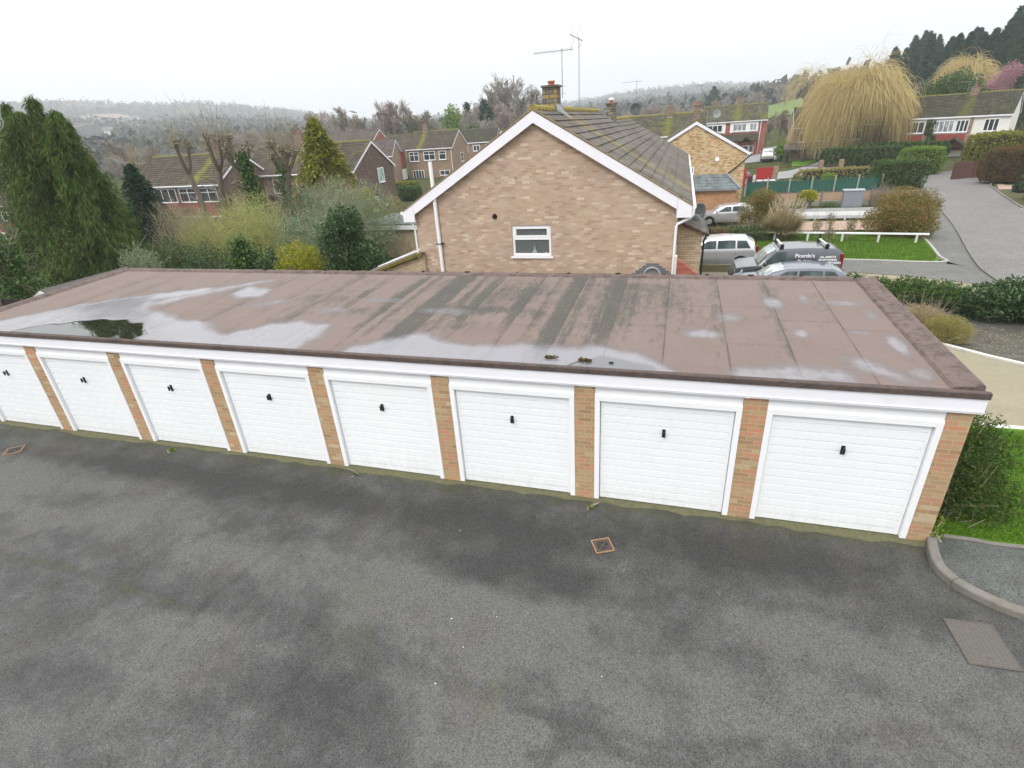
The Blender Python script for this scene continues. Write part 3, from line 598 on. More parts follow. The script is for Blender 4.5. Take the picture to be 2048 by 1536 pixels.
def kerb(name, pts, w, z0, z1, mat, side=1, joint=.9, gap=.008, follow=False, label=None):
    c = smooth_line(pts); t = np.gradient(c, axis=0); t = t / np.linalg.norm(t, axis=1, keepdims=True); nrm = np.stack([-t[:, 1], t[:, 0]], 1) * side
    m = MB(); acc = 0; seg = []
    prof = [(0, z0), (0, z1 - .02), (.012, z1 - .004), (.03, z1), (w, z1), (w, z0)]
    def ring(i, dz=0):
        zz = g(*c[i]) if follow else 0
        return [(c[i][0] + nrm[i][0] * a, c[i][1] + nrm[i][1] * a, b + zz + dz) for a, b in prof]
    start = 0
    for i in range(1, len(c)):
        acc += np.linalg.norm(c[i] - c[i - 1])
        if acc > joint or i == len(c) - 1:
            dz = random.uniform(-.004, .004)
            rings = [ring(k, dz) for k in range(start, i + 1)]
            a, b = Vector((*c[i], 0)), Vector((*c[i - 1], 0)); d = (b - a).normalized() * gap
            rings[-1] = [(x + d.x, y + d.y, z) for x, y, z in rings[-1]]
            vs = [p for rg in rings for p in rg]; n = len(prof)
            fs = [(k * n + j, k * n + (j + 1) % n, (k + 1) * n + (j + 1) % n, (k + 1) * n + j) for k in range(len(rings) - 1) for j in range(n)] + [tuple(range(n)), tuple((len(rings) - 1) * n + j for j in range(n))[::-1]]
            m.add(vs, fs); start = i; acc = 0
    return tag(m.build(name, mat), kind='structure')
random.seed(2)
kerb('kerb', kp, .125, -.05, .115, M['kerbm'], 1)
kerb('path_edging', [(2.95, .07), (3.4, .07), (4.1, .05), (8, .3), (14, .55)], .05, -.05, .11, M['kerbm'], 1, joint=.9)
kerb('lawn_edging', [(2.95, 3.80), (5.0, 3.82), (9, 3.85), (14, 3.9)], .09, -.05, .06, M['white_old'], 1, joint=.9, follow=True)
kerb('bed_edging', [(6.7, 12.6), (7.24, 10.75), (7.93, 8.55), (8.65, 7.45), (10.5, 6.15), (14, 5.42)], .10, -.05, .09, M['white_old'], 1, joint=.9, follow=True)
# land behind
drape('gravel_drive', [(-1.0, 11), (4.8, 12.4), (5, 17.4), (7.4, 17.8), (7.2, 21.3), (-1, 21.3)], M['gravel_dark'], .015)
drape('driveway', [(-1, 21.3), (7.2, 21.3), (9.6, 20.6), (11.6, 19.2), (12.2, 20.5), (12.6, 22.6), (11.5, 23.4), (7.4, 23.9), (-1, 24.0)], M['pavement'], .02)
drape('drive_apron', [(7.3, 17.6), (11.6, 15.2), (12.3, 17.6), (11.7, 19.1), (9.6, 20.55), (7.3, 21.2)], M['gravel'], .018)
drape('front_lawn', [(-1, 24.2), (7.4, 24.1), (11.5, 23.6), (12.0, 25.2), (12.9, 29.6), (13.0, 31.0), (11, 32.6), (6.3, 32.2), (-1, 31.5)], M['lawn'], .03)
kerb('lawn_kerb', [(-1, 24.05), (7.4, 23.95), (11.55, 23.5), (12.1, 25.2), (13.0, 29.6), (13.2, 32)], .13, -.05, .07, M['post'], 1, follow=True)
drape('pink_path', [(2, 33.0), (12.4, 33.4), (13.6, 37.4), (4, 37.0)], M['pink_paving'], .02)
drape('neighbour_drive', [(3, 38.4), (13.6, 38.6), (16.5, 44.6), (7.4, 44.4), (2, 42)], M['grey_paving'], .02)
drape('pavement', [(11.6, 15.0), (12.4, 17.0), (12.5, 20.5), (13.3, 24.4), (16.9, 37), (20.5, 52), (24.3, 66.7), (22.6, 67), (18.8, 52), (15.2, 38), (11.6, 24.6), (12.2, 22.6), (12.0, 20.5)], M['pavement'], .03)
road = [(12.2, 8), (12.35, 17.0), (12.5, 20.5), (13.3, 24.4), (16.9, 37), (20.5, 52), (24.3, 66.7), (27.5, 70.5), (36, 73.5), (60, 76), (60, 69), (38, 67), (31.5, 64), (28.2, 59), (26.6, 54.2), (23.0, 41.3), (20.8, 32), (19.0, 24), (18.2, 14), (18.2, 8)]
drape('road', road, M['road'], .012)
kerb('road_kerb', [(12.35, 17.0), (12.5, 20.5), (13.3, 24.4), (16.9, 37), (20.5, 52), (24.3, 66.7)], .13, -.05, .10, M['kerbm'], 1, joint=2, follow=True)
kerb('far_road_kerb', [(18.2, 14), (19.0, 24), (20.8, 32), (23.0, 41.3), (26.6, 54.2), (28.2, 59), (31.5, 64), (38, 67)], .13, -.05, .10, M['kerbm'], -1, joint=2, follow=True)
mk = MB()
for i in range(7):
    y = 34.0 + i * 1.25; x = 20.75 + (y - 32) * .237; z = g(x, y) + .018; mk.add([(x, y, z), (x + .16, y - .03, z), (x + .34, y + .66, z), (x + .18, y + .70, z)], [(0, 1, 2, 3)])
tag(mk.build('road_markings', M['white_old']), kind='structure')
drape('verge', [(18.5, 14), (19.2, 24), (21.0, 32), (23.2, 41.3), (26.8, 54.2), (28.4, 58.8), (31.8, 63.7), (38, 66.6), (60, 68), (60, 20), (40, 10)], M['garden'], .0)
drape('pink_driveway', [(27.0, 54.4), (28.6, 58.6), (31.8, 63.6), (36, 66), (39, 60), (33, 55)], M['pink_paving'], .02)
drape('back_lane', [(5.5, 74), (13, 78), (17, 83), (19.8, 90), (22, 90), (21, 80), (16, 74.5), (12.5, 71), (9, 67.5), (5.5, 66)], M['grey_paving'], .03)
drape('patio', [(9.0, 57.5), (17, 58.5), (18.5, 68), (12, 68)], M['pale_paving'], .03)
drape('far_lane', [(7.8, 90), (19, 92), (24, 98), (16, 112), (10, 112)], M['grey_paving'], .03)
drape('side_lawn', [(13.6, 79.3), (17.2, 84), (20, 90.3), (22, 98), (15.5, 92)], M['lawn'], .06)
drape('near_garden', [(-30, 5.2), (-18, 5.2), (-1.2, 5.2), (-1.2, 9), (-10.2, 9), (-10.2, 22), (-30, 22)], M['garden'], .0)
drape('meadow', [(24, 205), (36, 195), (50, 258), (62, 352), (42, 358), (28, 260)], M['meadow'], .5)
drape('far_meadow', [(-45, 590), (8, 590), (10, 700), (-50, 700)], M['meadow'], 1.5)
drape('hill_field', [(-1044, 795), (-1005, 775), (-958, 812), (-985, 862), (-1045, 872), (-1060, 830)], M['meadow_brown'], 3)
drape('hill_pasture', [(-905, 740), (-885, 735), (-870, 765), (-905, 770)], M['meadow'], 4)

# ------------------------------------------------------------------ garage block
PITCH, PW = 2.5348, .331
gb = empty('garage_block', (0, 0, 0), 0, 'row of eight white-doored garages between brick piers under one flat brown felt roof', 'garage block')
XL, XR, GD = -17.74, 2.83, 4.95
for i in range(9):
    x0 = (i - 7) * PITCH; x1 = x0 + PW if i < 8 else XR
    m = MB(); m.box(x0, x1, 0, .35, -.05, 2.30); m.build('pier', M['brick_pier'], gb)
w = MB(); w.box(XL, XL + .22, .352, GD, -1.2, 2.40); w.box(XR - .215, XR - .002, .352, GD, -1.2, 2.40); w.box(XL + .222, XR - .217, GD - .22, GD - .002, -1.3, 2.45); w.build('wall', M['brick_pier'], gb)
def handle_mesh():
    m = MB(); m.box(-.026, .026, -.014, 0, -.085, .06); m.tube([(0, -.012, 0), (0, -.055, 0)], .013, 8); m.box(-.015, .015, -.078, -.052, -.045, .05); return m
for i in range(8):
    x0 = (i - 7) * PITCH + PW; x1 = (i - 6) * PITCH if i < 7 else PITCH
    f = MB(); fw = .085
    f.box(x0 + .002, x0 + fw, -.012, .11, .03, 2.075); f.box(x1 - fw, x1 - .002, -.012, .11, .03, 2.075); f.box(x0 + fw, x1 - fw, -.010, .11, 1.985, 2.075)
    f.box(x0 + .003, x1 - .003, .018, .11, 2.078, 2.27); f.box(x0 + .003, x1 - .003, .004, .017, 2.062, 2.10)
    for z in (.28, 1.06, 1.14):
        for xx_ in (x0 + .04, x1 - .04): f.tube([(xx_, -.012, z), (xx_, -.020, z)], .011, 8)
    frame = f.build('door_frame', M['white'], gb, bevel=.002)
    a, b = x0 + fw + .008, x1 - fw - .008; y = .055; m = MB(); n = 13; z0, z1 = .035, 1.978; hgt = (z1 - z0 - .10) / n
    prof = [(y, z0), (y - .004, z0 + .006), (y - .004, z0 + .105)]
    for k in range(n):
        zb = z0 + .10 + k * hgt; prof += [(y - .004, zb + .002), (y + .020, zb + .004), (y + .020, zb + .017), (y - .004, zb + .030), (y - .004, zb + hgt)]
    prof.append((y, z1)); nv = len(prof)
    e0, e1 = a + .05, b - .05
    vs = [(e0, q[0], q[1]) for q in prof] + [(e1, q[0], q[1]) for q in prof]
    m.add(vs, [(j, nv + j, nv + j + 1, j + 1) for j in range(nv - 1)])
    m.box(a, e0, y - .004, y + .03, z0, z1); m.box(e1, b, y - .004, y + .03, z0, z1)
    dr = m.build('door', M['door_white'], gb)
    dr['label'] = 'white ribbed steel garage door, number %d from the left end of the row' % (i + 1)
    h = handle_mesh(); h.v = [(v[0] + (a + b) / 2, v[1] + y - .003, v[2] + 1.47) for v in h.v]; h.build('handle', M['black'], dr)
    bk = MB(); bk.box(a - .01, b + .01, .095, .10, .03, 1.99); bk.build('door_backing', M['black'], dr)
# fascia
fx0, fx1 = XL - .12, XR + .06
f = MB(); f.box(fx0, 0.035, -.062, -.004, 2.258, 2.485); f.box(0.040, fx1, -.062, -.004, 2.258, 2.485); f.box(fx0, fx1, -.073, -.0622, 2.285, 2.30)
f.box(fx1 - .018, fx1, -.004, GD + .05, 2.30, 2.47); f.box(.005, .07, -.070, -.0622, 2.256, 2.487); f.build('fascia', M['fascia'], gb)
s = MB(); s.box(fx0, fx1 - .02, -.004, .35, 2.272, 2.30); s.build('soffit', M['white'], gb)
# roof surface
RX0, RX1, RY0, RY1 = -17.72, 2.60, .05, 4.92
def roofz(x, y): return 2.520 + (y - RY0) * .031
strips = np.array([-16.9, -15.9, -14.95, -13.95, -12.95, -12.0, -11.0, -10.0, -9.05, -8.1, -7.1, -6.1, -5.1, -4.1, -3.1, -2.15, -1.2, -.2, .75, 1.7])
lapy = [2.1, 1.75, 1.95, 3.1, 2.45, 3.5, 2.3, 1.3]
gx = np.unique(np.round(np.concatenate([np.arange(RX0, RX1 + .001, .04)] + [strips + d for d in (-.014, -.006, 0, .006, .014)]), 4)); gy = np.unique(np.round(np.concatenate([np.linspace(RY0, RY1, 123)] + [np.array(lapy) + d for d in (-.016, 0, .016)]), 4)); GX, GY = np.meshgrid(gx, gy, indexing='ij')
wet_sheen = np.zeros_like(GX); pud = np.full(GX.shape, -9.); stain = np.zeros_like(GX); rr_ = rng(8)
nz = .10 * np.sin(GX * 3.1 + 1.3 * np.sin(GY * 2.3)) * np.cos(GY * 3.7 + GX * .7) + .05 * np.sin(GX * 9.3 + GY * 5.1)
def wet_sheen_poly(poly, s=.16, k=1.0):
    global wet_sheen; wet_sheen = np.maximum(wet_sheen, k * np.clip((sdist(GX, GY, poly) + nz * .6) / s * .5 + .5, 0, 1))
wet_sheen_poly([(-17.5, -.3), (-16.6, .9), (-15.7, 2.0), (-14.6, 2.75), (-13.7, 3.2), (-12.9, 3.5), (-13.0, 3.0), (-13.9, 2.4), (-13.1, 1.7), (-12.0, 1.35), (-11.0, 1.15), (-10.3, .70), (-9.9, .60), (-9.4, 1.15), (-8.7, 1.5), (-7.95, 1.3), (-7.7, .7), (-7.9, -.3)], .22, 1.0)
wet_sheen_poly([(-14.4, 1.6), (-13.0, 3.4), (-11.9, 4.3), (-11.6, 4.2), (-12.9, 2.6), (-13.6, 1.6)], .3, .75)
wet_sheen_poly([(-12.1, 3.0), (-11.9, 3.7), (-11.0, 3.5), (-10.95, 2.9), (-11.5, 2.7)], .2, .85)
wet_sheen_poly([(-10.9, 2.2), (-10.3, 2.9), (-9.7, 2.7), (-10.3, 2.1)], .3, .5)
wet_sheen_poly([(-7.1, -.3), (-6.5, .59), (-5.6, 1.1), (-5.0, .8), (-4.15, .66), (-3.5, .85), (-2.8, .82), (-2.2, .95), (-1.6, .7), (-.95, .15), (-.6, -.3)], .2, .95)
wet_sheen_poly([(-.4, -.2), (-.26, .3), (.2, .5), (.8, .62), (1.36, .42), (1.5, .1)], .2, .7)
wet_sheen_poly([(1.42, 1.0), (1.5, .5), (1.95, .2), (2.3, .15), (2.1, .6), (1.75, .95)], .2, .65)
for cx, cy, rx, ry, k in [(-.62, 1.66, .36, .26, .8), (-.07, 2.53, .32, .36, .6), (.76, 3.43, .22, .42, .75), (1.02, 1.85, .16, .26, .75), (1.95, 3.45, .45, .2, .6), (2.33, 1.5, .15, .62, .85), (2.33, .55, .2, .22, .6), (1.35, 3.75, .14, .4, .6), (2.3, 2.9, .18, .5, .5), (-8.4, 2.2, .6, .35, .5), (-7.6, 2.9, .8, .25, .45), (-5.7, 2.35, .9, .25, .5), (1.9, 2.0, .3, .15, .5)]:
    d = np.hypot((GX - cx) / rx, (GY - cy) / ry) + nz * 1.5; wet_sheen = np.maximum(wet_sheen, .82 * k * np.clip((1.3 - d) * 1.1, 0, 1))
pud = sdist(GX, GY, [(-15.6, -.2), (-15.3, .35), (-14.6, .75), (-13.9, 1.0), (-13.2, 1.10), (-12.6, .95), (-12.2, .6), (-11.8, .35), (-11.6, -.2)])
pud = np.maximum(pud, sdist(GX, GY, [(-2.75, -.2), (-2.55, .32), (-2.2, .45), (-1.75, .38), (-1.35, .2), (-1.3, -.2)]))
pud = np.clip((pud + nz * .8) / .06 + .5, 0, 1); wet_sheen = np.maximum(wet_sheen, pud); pud = pud * np.where(GX > -10, .45, 1)
strips = np.array([-16.9, -15.9, -14.95, -13.95, -12.95, -12.0, -11.0, -10.0, -9.05, -8.1, -7.1, -6.1, -5.1, -4.1, -3.1, -2.15, -1.2, -.2, .75, 1.7])
# dark algae stains run down the fall beside the laps, strongest in the middle of the roof
cen = np.exp(-(np.abs(GX + 4.6) / 4.6) ** 3)
col_ = np.interp(GX, gx, np.convolve(rr_.random(len(gx)), np.ones(5) / 5, 'same')); col2 = np.interp(GX, gx, np.convolve(rr_.random(len(gx)), np.ones(14) / 14, 'same'))
saw = np.zeros_like(GX)
for q in strips: saw = np.maximum(saw, ((GX > q - .55) & (GX <= q)) * np.clip(1 - (q - GX) / (.25 + .3 * (np.sin(q * 5) * .5 + .5)), 0, 1))
stain = cen * np.clip(saw * 1.15 + (col_ * .6 + col2 * 1.1 - .70) * 2.6, 0, 1) * np.clip(1.35 - np.abs(GY - 3.2) / 2.4 + .5 * np.sin(GX * 1.9 + 1), 0, 1)
stain = np.maximum(stain, .42 * saw * np.clip(1.2 - np.abs(GY - 3.0) / 2.2 + .5 * np.sin(GX * 2.7), 0, 1))
for cx, cy, rx, ry, k in [(-5.4, 2.5, 1.5, .35, .8), (-4.2, 3.6, 1.1, .9, .6), (-6.2, 4.2, .8, .8, .5), (-3.0, 3.2, 1.2, 1.6, .45), (-9.0, 2.9, 1.0, .5, .5), (-7.6, 2.2, 1.0, .35, .4), (-1.4, 3.6, .8, 1.4, .5), (-2.0, 4.2, 1.6, .5, .6), (-3.9, 2.4, .8, .3, .6), (.75, 4.0, .18, .5, .5), (-5.6, 1.6, 1.2, .4, .5)]:
    stain = np.maximum(stain, k * np.clip((1.4 - np.hypot((GX - cx) / rx, (GY - cy) / ry)) * 1.0, 0, 1) * (.55 + .45 * np.clip(col_ * 2.2 - .6, 0, 1)))
lap = np.zeros_like(GX); hgt = np.zeros_like(GX)
for q in strips:
    hgt += .004 * (GX > q) * (GX < q + .5) * (1 - (GX - q) / .5); lap = np.maximum(lap, np.exp(-((GX - q) / .012) ** 2))
for (x0, x1, y) in [(-7.1, -5.1, 2.1), (-4.1, -3.1, 1.75), (-3.1, -1.2, 1.95), (-1.2, .75, 3.1), (.75, 1.7, 2.45), (1.7, 2.6, 2.1), (-10, -8.1, 3.5), (-12, -11, 2.3), (-14.95, -13.95, 3.1), (-.2, .75, 1.3)]:
    lap = np.maximum(lap, .7 * np.exp(-((GY - y) / .013) ** 2) * ((GX > x0) & (GX < x1)))
RZ = roofz(GX, GY) + hgt + nz * .02 * (1 - pud) - pud * .004
RZ = np.where((pud > .3) & (GX < -10), roofz(0, 1.0) + .001, np.where((pud > .3), roofz(0, .45) + .003, RZ))
nx, ny = GX.shape; ii = np.arange(nx * ny).reshape(nx, ny)
YF = np.stack([ii[:-1, :-1], ii[1:, :-1], ii[1:, 1:], ii[:-1, 1:]], -1).reshape(-1, 4)
def felt(name, base=(.146, .106, .092), attrs=True, edge=False):
    t = NT(name); v = t.coord(); fine = t.noise(v, 110, 2, .8); n1 = t.noise(v, 1.1, 5, .6); n2 = t.noise(v, 7, 4, .65)
    col = t.mix(t.math('MULTIPLY_ADD', n1, .7, t.math('MULTIPLY', n2, .3)), tuple(q * .72 for q in base), tuple(q * 1.22 for q in base))
    col = t.mix(.5, col, t.rmp(fine, [(.25, .2), (.75, .95)]), 'OVERLAY')
    if edge:
        dk = t.mr(t.noise(v, 6, 6, .8), .47, .62, 0, .75); col = t.mix(dk, col, (.05, .045, .042)); t.bump(fine, .4, .008); return t.done(col, .9, .25)
    wt, pu, stn, lp = t.attr('wet_sheen'), t.attr('puddle'), t.attr('stain'), t.attr('lap')
    st2 = t.mr(t.math('ADD', stn, t.math('MULTIPLY', t.math('SUBTRACT', t.noise(t.coord((2.2, .8, 1)), 4, 6, .75), .5), 1.5)), .16, .62, 0, .85)
    col = t.mix(st2, col, (.040, .040, .033))
    yl = t.math('MULTIPLY', t.mr(stn, .1, .5), t.mr(t.vor(v, 22), .26, .16)); yl = t.math('MULTIPLY', yl, t.mr(t.noise(v, 2.5, 3), .42, .56, 0, .85))
    col = t.mix(yl, col, (.22, .21, .09))
    smp = t.mr(t.noise(v, .8, 5, .7), .60, .72, 0, .4); col = t.mix(smp, col, (.085, .075, .04))
    col = t.mix(t.math('MULTIPLY', lp, t.mr(t.noise(v, 1.6, 4), .35, .6, .25, .85)), col, (.035, .028, .025))
    w2 = t.math('MULTIPLY', t.mr(t.math('ADD', wt, t.math('MULTIPLY', t.math('SUBTRACT', n2, .5), .5)), .15, .85), t.mr(t.noise(t.coord((3.2, .7, 1)), 2.2, 5, .6), .3, .62, .78, 1))
    rim = t.math('MULTIPLY', t.mr(w2, .0, .35), t.mr(w2, .75, .35)); col = t.mix(t.math('MULTIPLY', rim, .45), col, (.055, .042, .034))
    col = t.mix(t.math('MULTIPLY', w2, .80), col, (.185, .187, .212)); col = t.mix(pu, col, (.018, .019, .012))  # wet film, with its bluish sky sheen painted into the base colour
    rough = t.mix(pu, t.mr(w2, .1, .9, .92, .20), (.012, .012, .012))
    bm_ = t.n('ShaderNodeBump'); bm_.inputs['Distance'].default_value = .006; t.l(fine, bm_.inputs['Height']); t.l(t.mr(w2, 0, .9, .5, .0), bm_.inputs['Strength']); t.l(bm_.outputs[0], t.b.inputs['Normal'])
    m_ = t.done(col, rough, .7); return m_
M['felt'] = felt('roof_felt'); M['felt_edge'] = felt('roof_felt_edge', (.095, .068, .060), edge=True); M['felt_side'] = felt('roof_felt_side', (.135, .098, .088), edge=True)
roof = npmesh('roof', np.stack([GX, GY, RZ], -1).reshape(-1, 3), YF, M['felt'], gb, attrs={'wet_sheen': wet_sheen.ravel(), 'puddle': pud.ravel(), 'stain': stain.ravel(), 'lap': lap.ravel()})
e = MB()
n = 21; bx = np.linspace(fx0 - .01, fx1 + .01, n)
for i in range(n - 1):
    a, b = bx[i] + .002, bx[i + 1] - .002; j = .003 * math.sin(i * 5.1)
    e.prism([(-.087 + j, 2.484), (-.087 + j, 2.560), (-.075, 2.572), (-.03, 2.574), (.10, 2.527), (.10, 2.50), (-.07, 2.487)], 'x', a, b)
e.build('front_edge_trim', M['felt_edge'], gb)
e = MB(); e.prism([(2.50, 2.50), (2.56, 2.56), (2.78, 2.575), (2.84, 2.60), (2.885, 2.60), (2.90, 2.57), (2.90, 2.48)], 'y', .101, 2.4)
e.v = [(x, y, z + (y - .05) * .031) for x, y, z in e.v]; q = MB(); q.prism([(2.50, 2.50), (2.56, 2.56), (2.78, 2.575), (2.84, 2.60), (2.885, 2.60), (2.90, 2.57), (2.90, 2.48)], 'y', 2.404, 5.0); q.v = [(x, y, z + (y - .05) * .031) for x, y, z in q.v]
e.add(q.v, q.f); e.build('side_edge_trim', M['felt_side'], gb)
e = MB(); e.prism([(-17.86, 2.48), (-17.87, 2.57), (-17.80, 2.60), (-17.72, 2.58), (-17.60, 2.50)], 'y', .101, 5.0); e.v = [(x, y, z + (y - .05) * .031) for x, y, z in e.v]; e.build('side_edge_trim', M['felt_side'], gb)
e = MB()
for i in range(n - 1):
    a, b = bx[i] + .002, bx[i + 1] - .002
    if i == 0: a = -17.6
    if i == n - 2: b = 2.50
    e.prism([(4.86, 2.65), (4.92, 2.715), (4.96, 2.735), (5.03, 2.735), (5.045, 2.70), (5.045, 2.60)], 'x', a, b)
e.build('back_edge_trim', M['felt_side'], gb)
# clumps of moss lying along the back edge and by the pond
def moss_pile(name, label, x, y, z, s, seed, mat):
    r = rng(seed); P, _ = blob_pts(r, [(0, 0, 0, s, s * .5, s * .25)], 60); A = unit(r.normal(size=P.shape)) * s * .22; B = unit(np.cross(A, r.normal(size=P.shape))) * s * .16
    o = npmesh(name, *leaf_quads(P, A, B), mat); o.location = (x, y, z); return tag(o, label, 'moss', 'moss clumps on the garage roof')
M['mossdark'] = plain('moss_dark', (.045, .042, .028), 1, 0, .4, 20)
M['mossbrown'] = plain('moss_brown', (.10, .075, .035), 1, 0, .4, 20)
moss_pile('moss_clump', 'brown mud clump lying left of the small roof puddle', -2.98, .34, 2.555, .11, 1, M['mossbrown'])
moss_pile('moss_clump', 'brown mud clump at the left edge of the small roof puddle', -2.42, .30, 2.55, .13, 2, M['mossbrown'])
moss_pile('moss_clump', 'tiny dark clump standing in the small roof puddle', -1.98, .26, 2.55, .045, 3, M['mossdark'])
for i in range(16):
    x = -15 + i * 1.12 + .3 * math.sin(i * 7); moss_pile('moss_clump', 'dark moss tufts dotted along the back edge of the garage roof', x, 4.99, 2.745, .035 + .02 * (i % 3), 10 + i, M['mossdark'])
# ------------------------------------------------------------------ yard furniture
def drain(x, y, rz, label, s=.30):
    e = empty('drain_grating', (x, y, .012), rz, label, 'drain'); h = s / 2; fr = MB()
    for a in range(4):
        c, q = math.cos(a * math.pi / 2), math.sin(a * math.pi / 2); pts = [(-h, -h), (h, -h), (h, -h + .02), (-h, -h + .02)]
        P = [(c * u - q * v, q * u + c * v) for u, v in pts]; n = len(P); fr.add([(u, v, 0) for u, v in P] + [(u, v, .012 + a * .0005) for u, v in P], [(3, 2, 1, 0), (4, 5, 6, 7)] + [(i, (i + 1) % 4, 4 + (i + 1) % 4, 4 + i) for i in range(4)])
    fr.build('frame', M['rust'], e)
    p = MB(); p.box(-h + .03, h - .03, -h + .03, h - .03, -.02, -.004); p.build('sump', M['black'], e)
    b = MB(); k = h - .045
    for t in np.linspace(-k, k, 8): b.bar((t * .0, t * .0, .004), (t, k if t >= 0 else -k, .004), .006, .006) if False else None
    for a in range(4):
        c, q = math.cos(a * math.pi / 2), math.sin(a * math.pi / 2)
        for t in np.linspace(-.75, .75, 6):
            L_ = abs(t) * k + .008; u = t * k; b.bar((c * u - q * L_, q * u + c * L_, .003), (c * u - q * k, q * u + c * k, .003), .009, .010)
    b.bar((-k, -k, .004), (k, k, .004), .014, .011); b.bar((-k, k, .0045), (k, -k, .0045), .014, .011)
    for a in range(4):
        c, q = math.cos(a * math.pi / 2), math.sin(a * math.pi / 2); b.bar((c * -h * .8 - q * k, q * -h * .8 + c * k, .004), (c * h * .8 - q * k, q * h * .8 + c * k, .004), .024, .010)
    b.build('grating', M['iron'], e)
drain(-1.90, -1.13, .45, 'square rusty drain grating set in the tarmac in front of the garages')
drain(-15.45, -.98, .75, 'rusty drain grating in the tarmac at the far left of the yard', .34)
e = empty('manhole_cover', (2.78, -1.80, .014), .05, 'rectangular studded iron manhole cover near the kerb', 'manhole cover')
m = MB(); m.box(-.24, .24, -.30, .30, -.02, .002)
for i in range(9):
    for j in range(13):
        x = -.205 + i * .051; y = -.265 + j * .0442
        if (abs(x) < .06 and abs(abs(y) - .2) < .03): continue
        m.tube([(x, y, .001), (x, y, .009)], [.014, .008], 6)
m.build('plate', plain('worn_iron', (.095, .085, .075), .6, .4, .2, 20), e)
m = MB(); m.box(-.035, .035, .185, .225, .0, .004); m.build('keyhole_plate', M['iron'], e); m = MB(); m.box(-.035, .035, -.225, -.185, 0, .004); m.build('keyhole_plate', M['iron'], e)
m = MB()
for sx, sy, ax in ((0, .315, 0), (0, -.315, 0), (.255, 0, 1), (-.255, 0, 1)): m.box(*( (-.27, .27, sy - .014, sy + .014) if ax == 0 else (sx - .014, sx + .014, -.3, .3)), -.02, .003)
m.build('frame', M['iron'], e)
for i, (x, y, s) in enumerate([(-3.72, -2.97, .018), (-3.18, -2.75, .010), (-3.12, -2.80, .010), (-3.55, -3.9, .015), (-1.62, -3.33, .013), (-4.25, -1.3, .010), (3.35, -.2, .013), (-3.4, -3.35, .011)]):
    s *= .7; m = MB(); m.prism([(-s, -s * .3), (s * .2, -s * .5), (s, s * .2), (-s * .1, s * .4)], 'z', 0, .006); o = m.build('litter_scrap', M['litter']); o.location = (x, y, .016); o.rotation_euler[2] = i * 1.3
    tag(o, 'tiny white scrap of litter on the dark tarmac', 'litter', 'white scraps on the tarmac')

# ------------------------------------------------------------------ houses
def slope(m, O, U, V, L, H, course=.345, t=.022, crs_j=0.0, seed=0):
    """tiled slope: O eaves corner, U unit along ridge, V vector up the slope (full), L length along ridge"""
    O = Vector(O); U = Vector(U).normalized(); V = Vector(V); n = max(2, round(V.length / course)); N = U.cross(V).normalized()
    if N.z < 0: N = -N
    dv = V / n; rr = random.Random(seed); seg = 14 if crs_j else 1
    for k in range(n):
        a = O + dv * k; b = a + dv * 1.06
        js = [rr.uniform(-crs_j, crs_j) for _ in range(seg + 1)]
        for s in range(seg):
            p = U * (L * s / seg); q = U * (L * (s + 1) / seg); ja, jb = N * (t + js[s]), N * (t + js[s + 1])
            m.add([a + p + ja, a + q + jb, b + q + N * .002, b + p + N * .002, a + p - N * .01, a + q - N * .01], [(0, 1, 2, 3), (4, 5, 1, 0)])
def window(par, face, u0, u1, z0, z1, mull=(1,), off=0.0, top=None, glassm='glass', depth=.05, framem='white', sill=True, fw=.06, label=None):
    """face: (origin x,y, dir x,y, normal x,y) in the parent's local frame"""
    ox, oy, dx, dy, nx_, ny_ = face
    def P(u, n_, z): return (ox + dx * u + nx_ * n_, oy + dy * u + ny_ * n_, z)
    def bx(m, a, b, n0, n1, c, d):
        vs = [P(a, n0, c), P(b, n0, c), P(b, n1, c), P(a, n1, c), P(a, n0, d), P(b, n0, d), P(b, n1, d), P(a, n1, d)]
        m.add(vs, [(0, 3, 2, 1), (4, 5, 6, 7), (0, 1, 5, 4), (1, 2, 6, 5), (2, 3, 7, 6), (3, 0, 4, 7)])
    m = MB(); n0, n1 = off + .002, off + depth
    bx(m, u0, u1, n0, n1, z0, z0 + fw); bx(m, u0, u1, n0, n1, z1 - fw, z1); bx(m, u0, u0 + fw, n0, n1, z0 + fw, z1 - fw); bx(m, u1 - fw, u1, n0, n1, z0 + fw, z1 - fw)
    k = mull[0] if isinstance(mull[0], int) and len(mull) == 1 else None
    us = [u0 + (u1 - u0) * i / k for i in range(1, k)] if k else [u0 + (u1 - u0) * f for f in mull]
    for u in us: bx(m, u - fw * .45, u + fw * .45, n0, n1 - .003, z0 + fw, z1 - fw)
    if top:
        zt = z0 + (z1 - z0) * top; bx(m, u0 + fw, u1 - fw, n0, n1 - .006, zt - fw * .4, zt + fw * .4)
    if sill: bx(m, u0 - .05, u1 + .05, n0, n1 + .06, z0 - .05, z0 - .002)
    f = m.build('window', M[framem], par)
    if label: f['label'] = label
    p = MB(); bx(p, u0 + fw * .6, u1 - fw * .6, n0, off + depth * .45, z0 + fw * .6, z1 - fw * .6); p.build('pane', M[glassm], f)
    return f
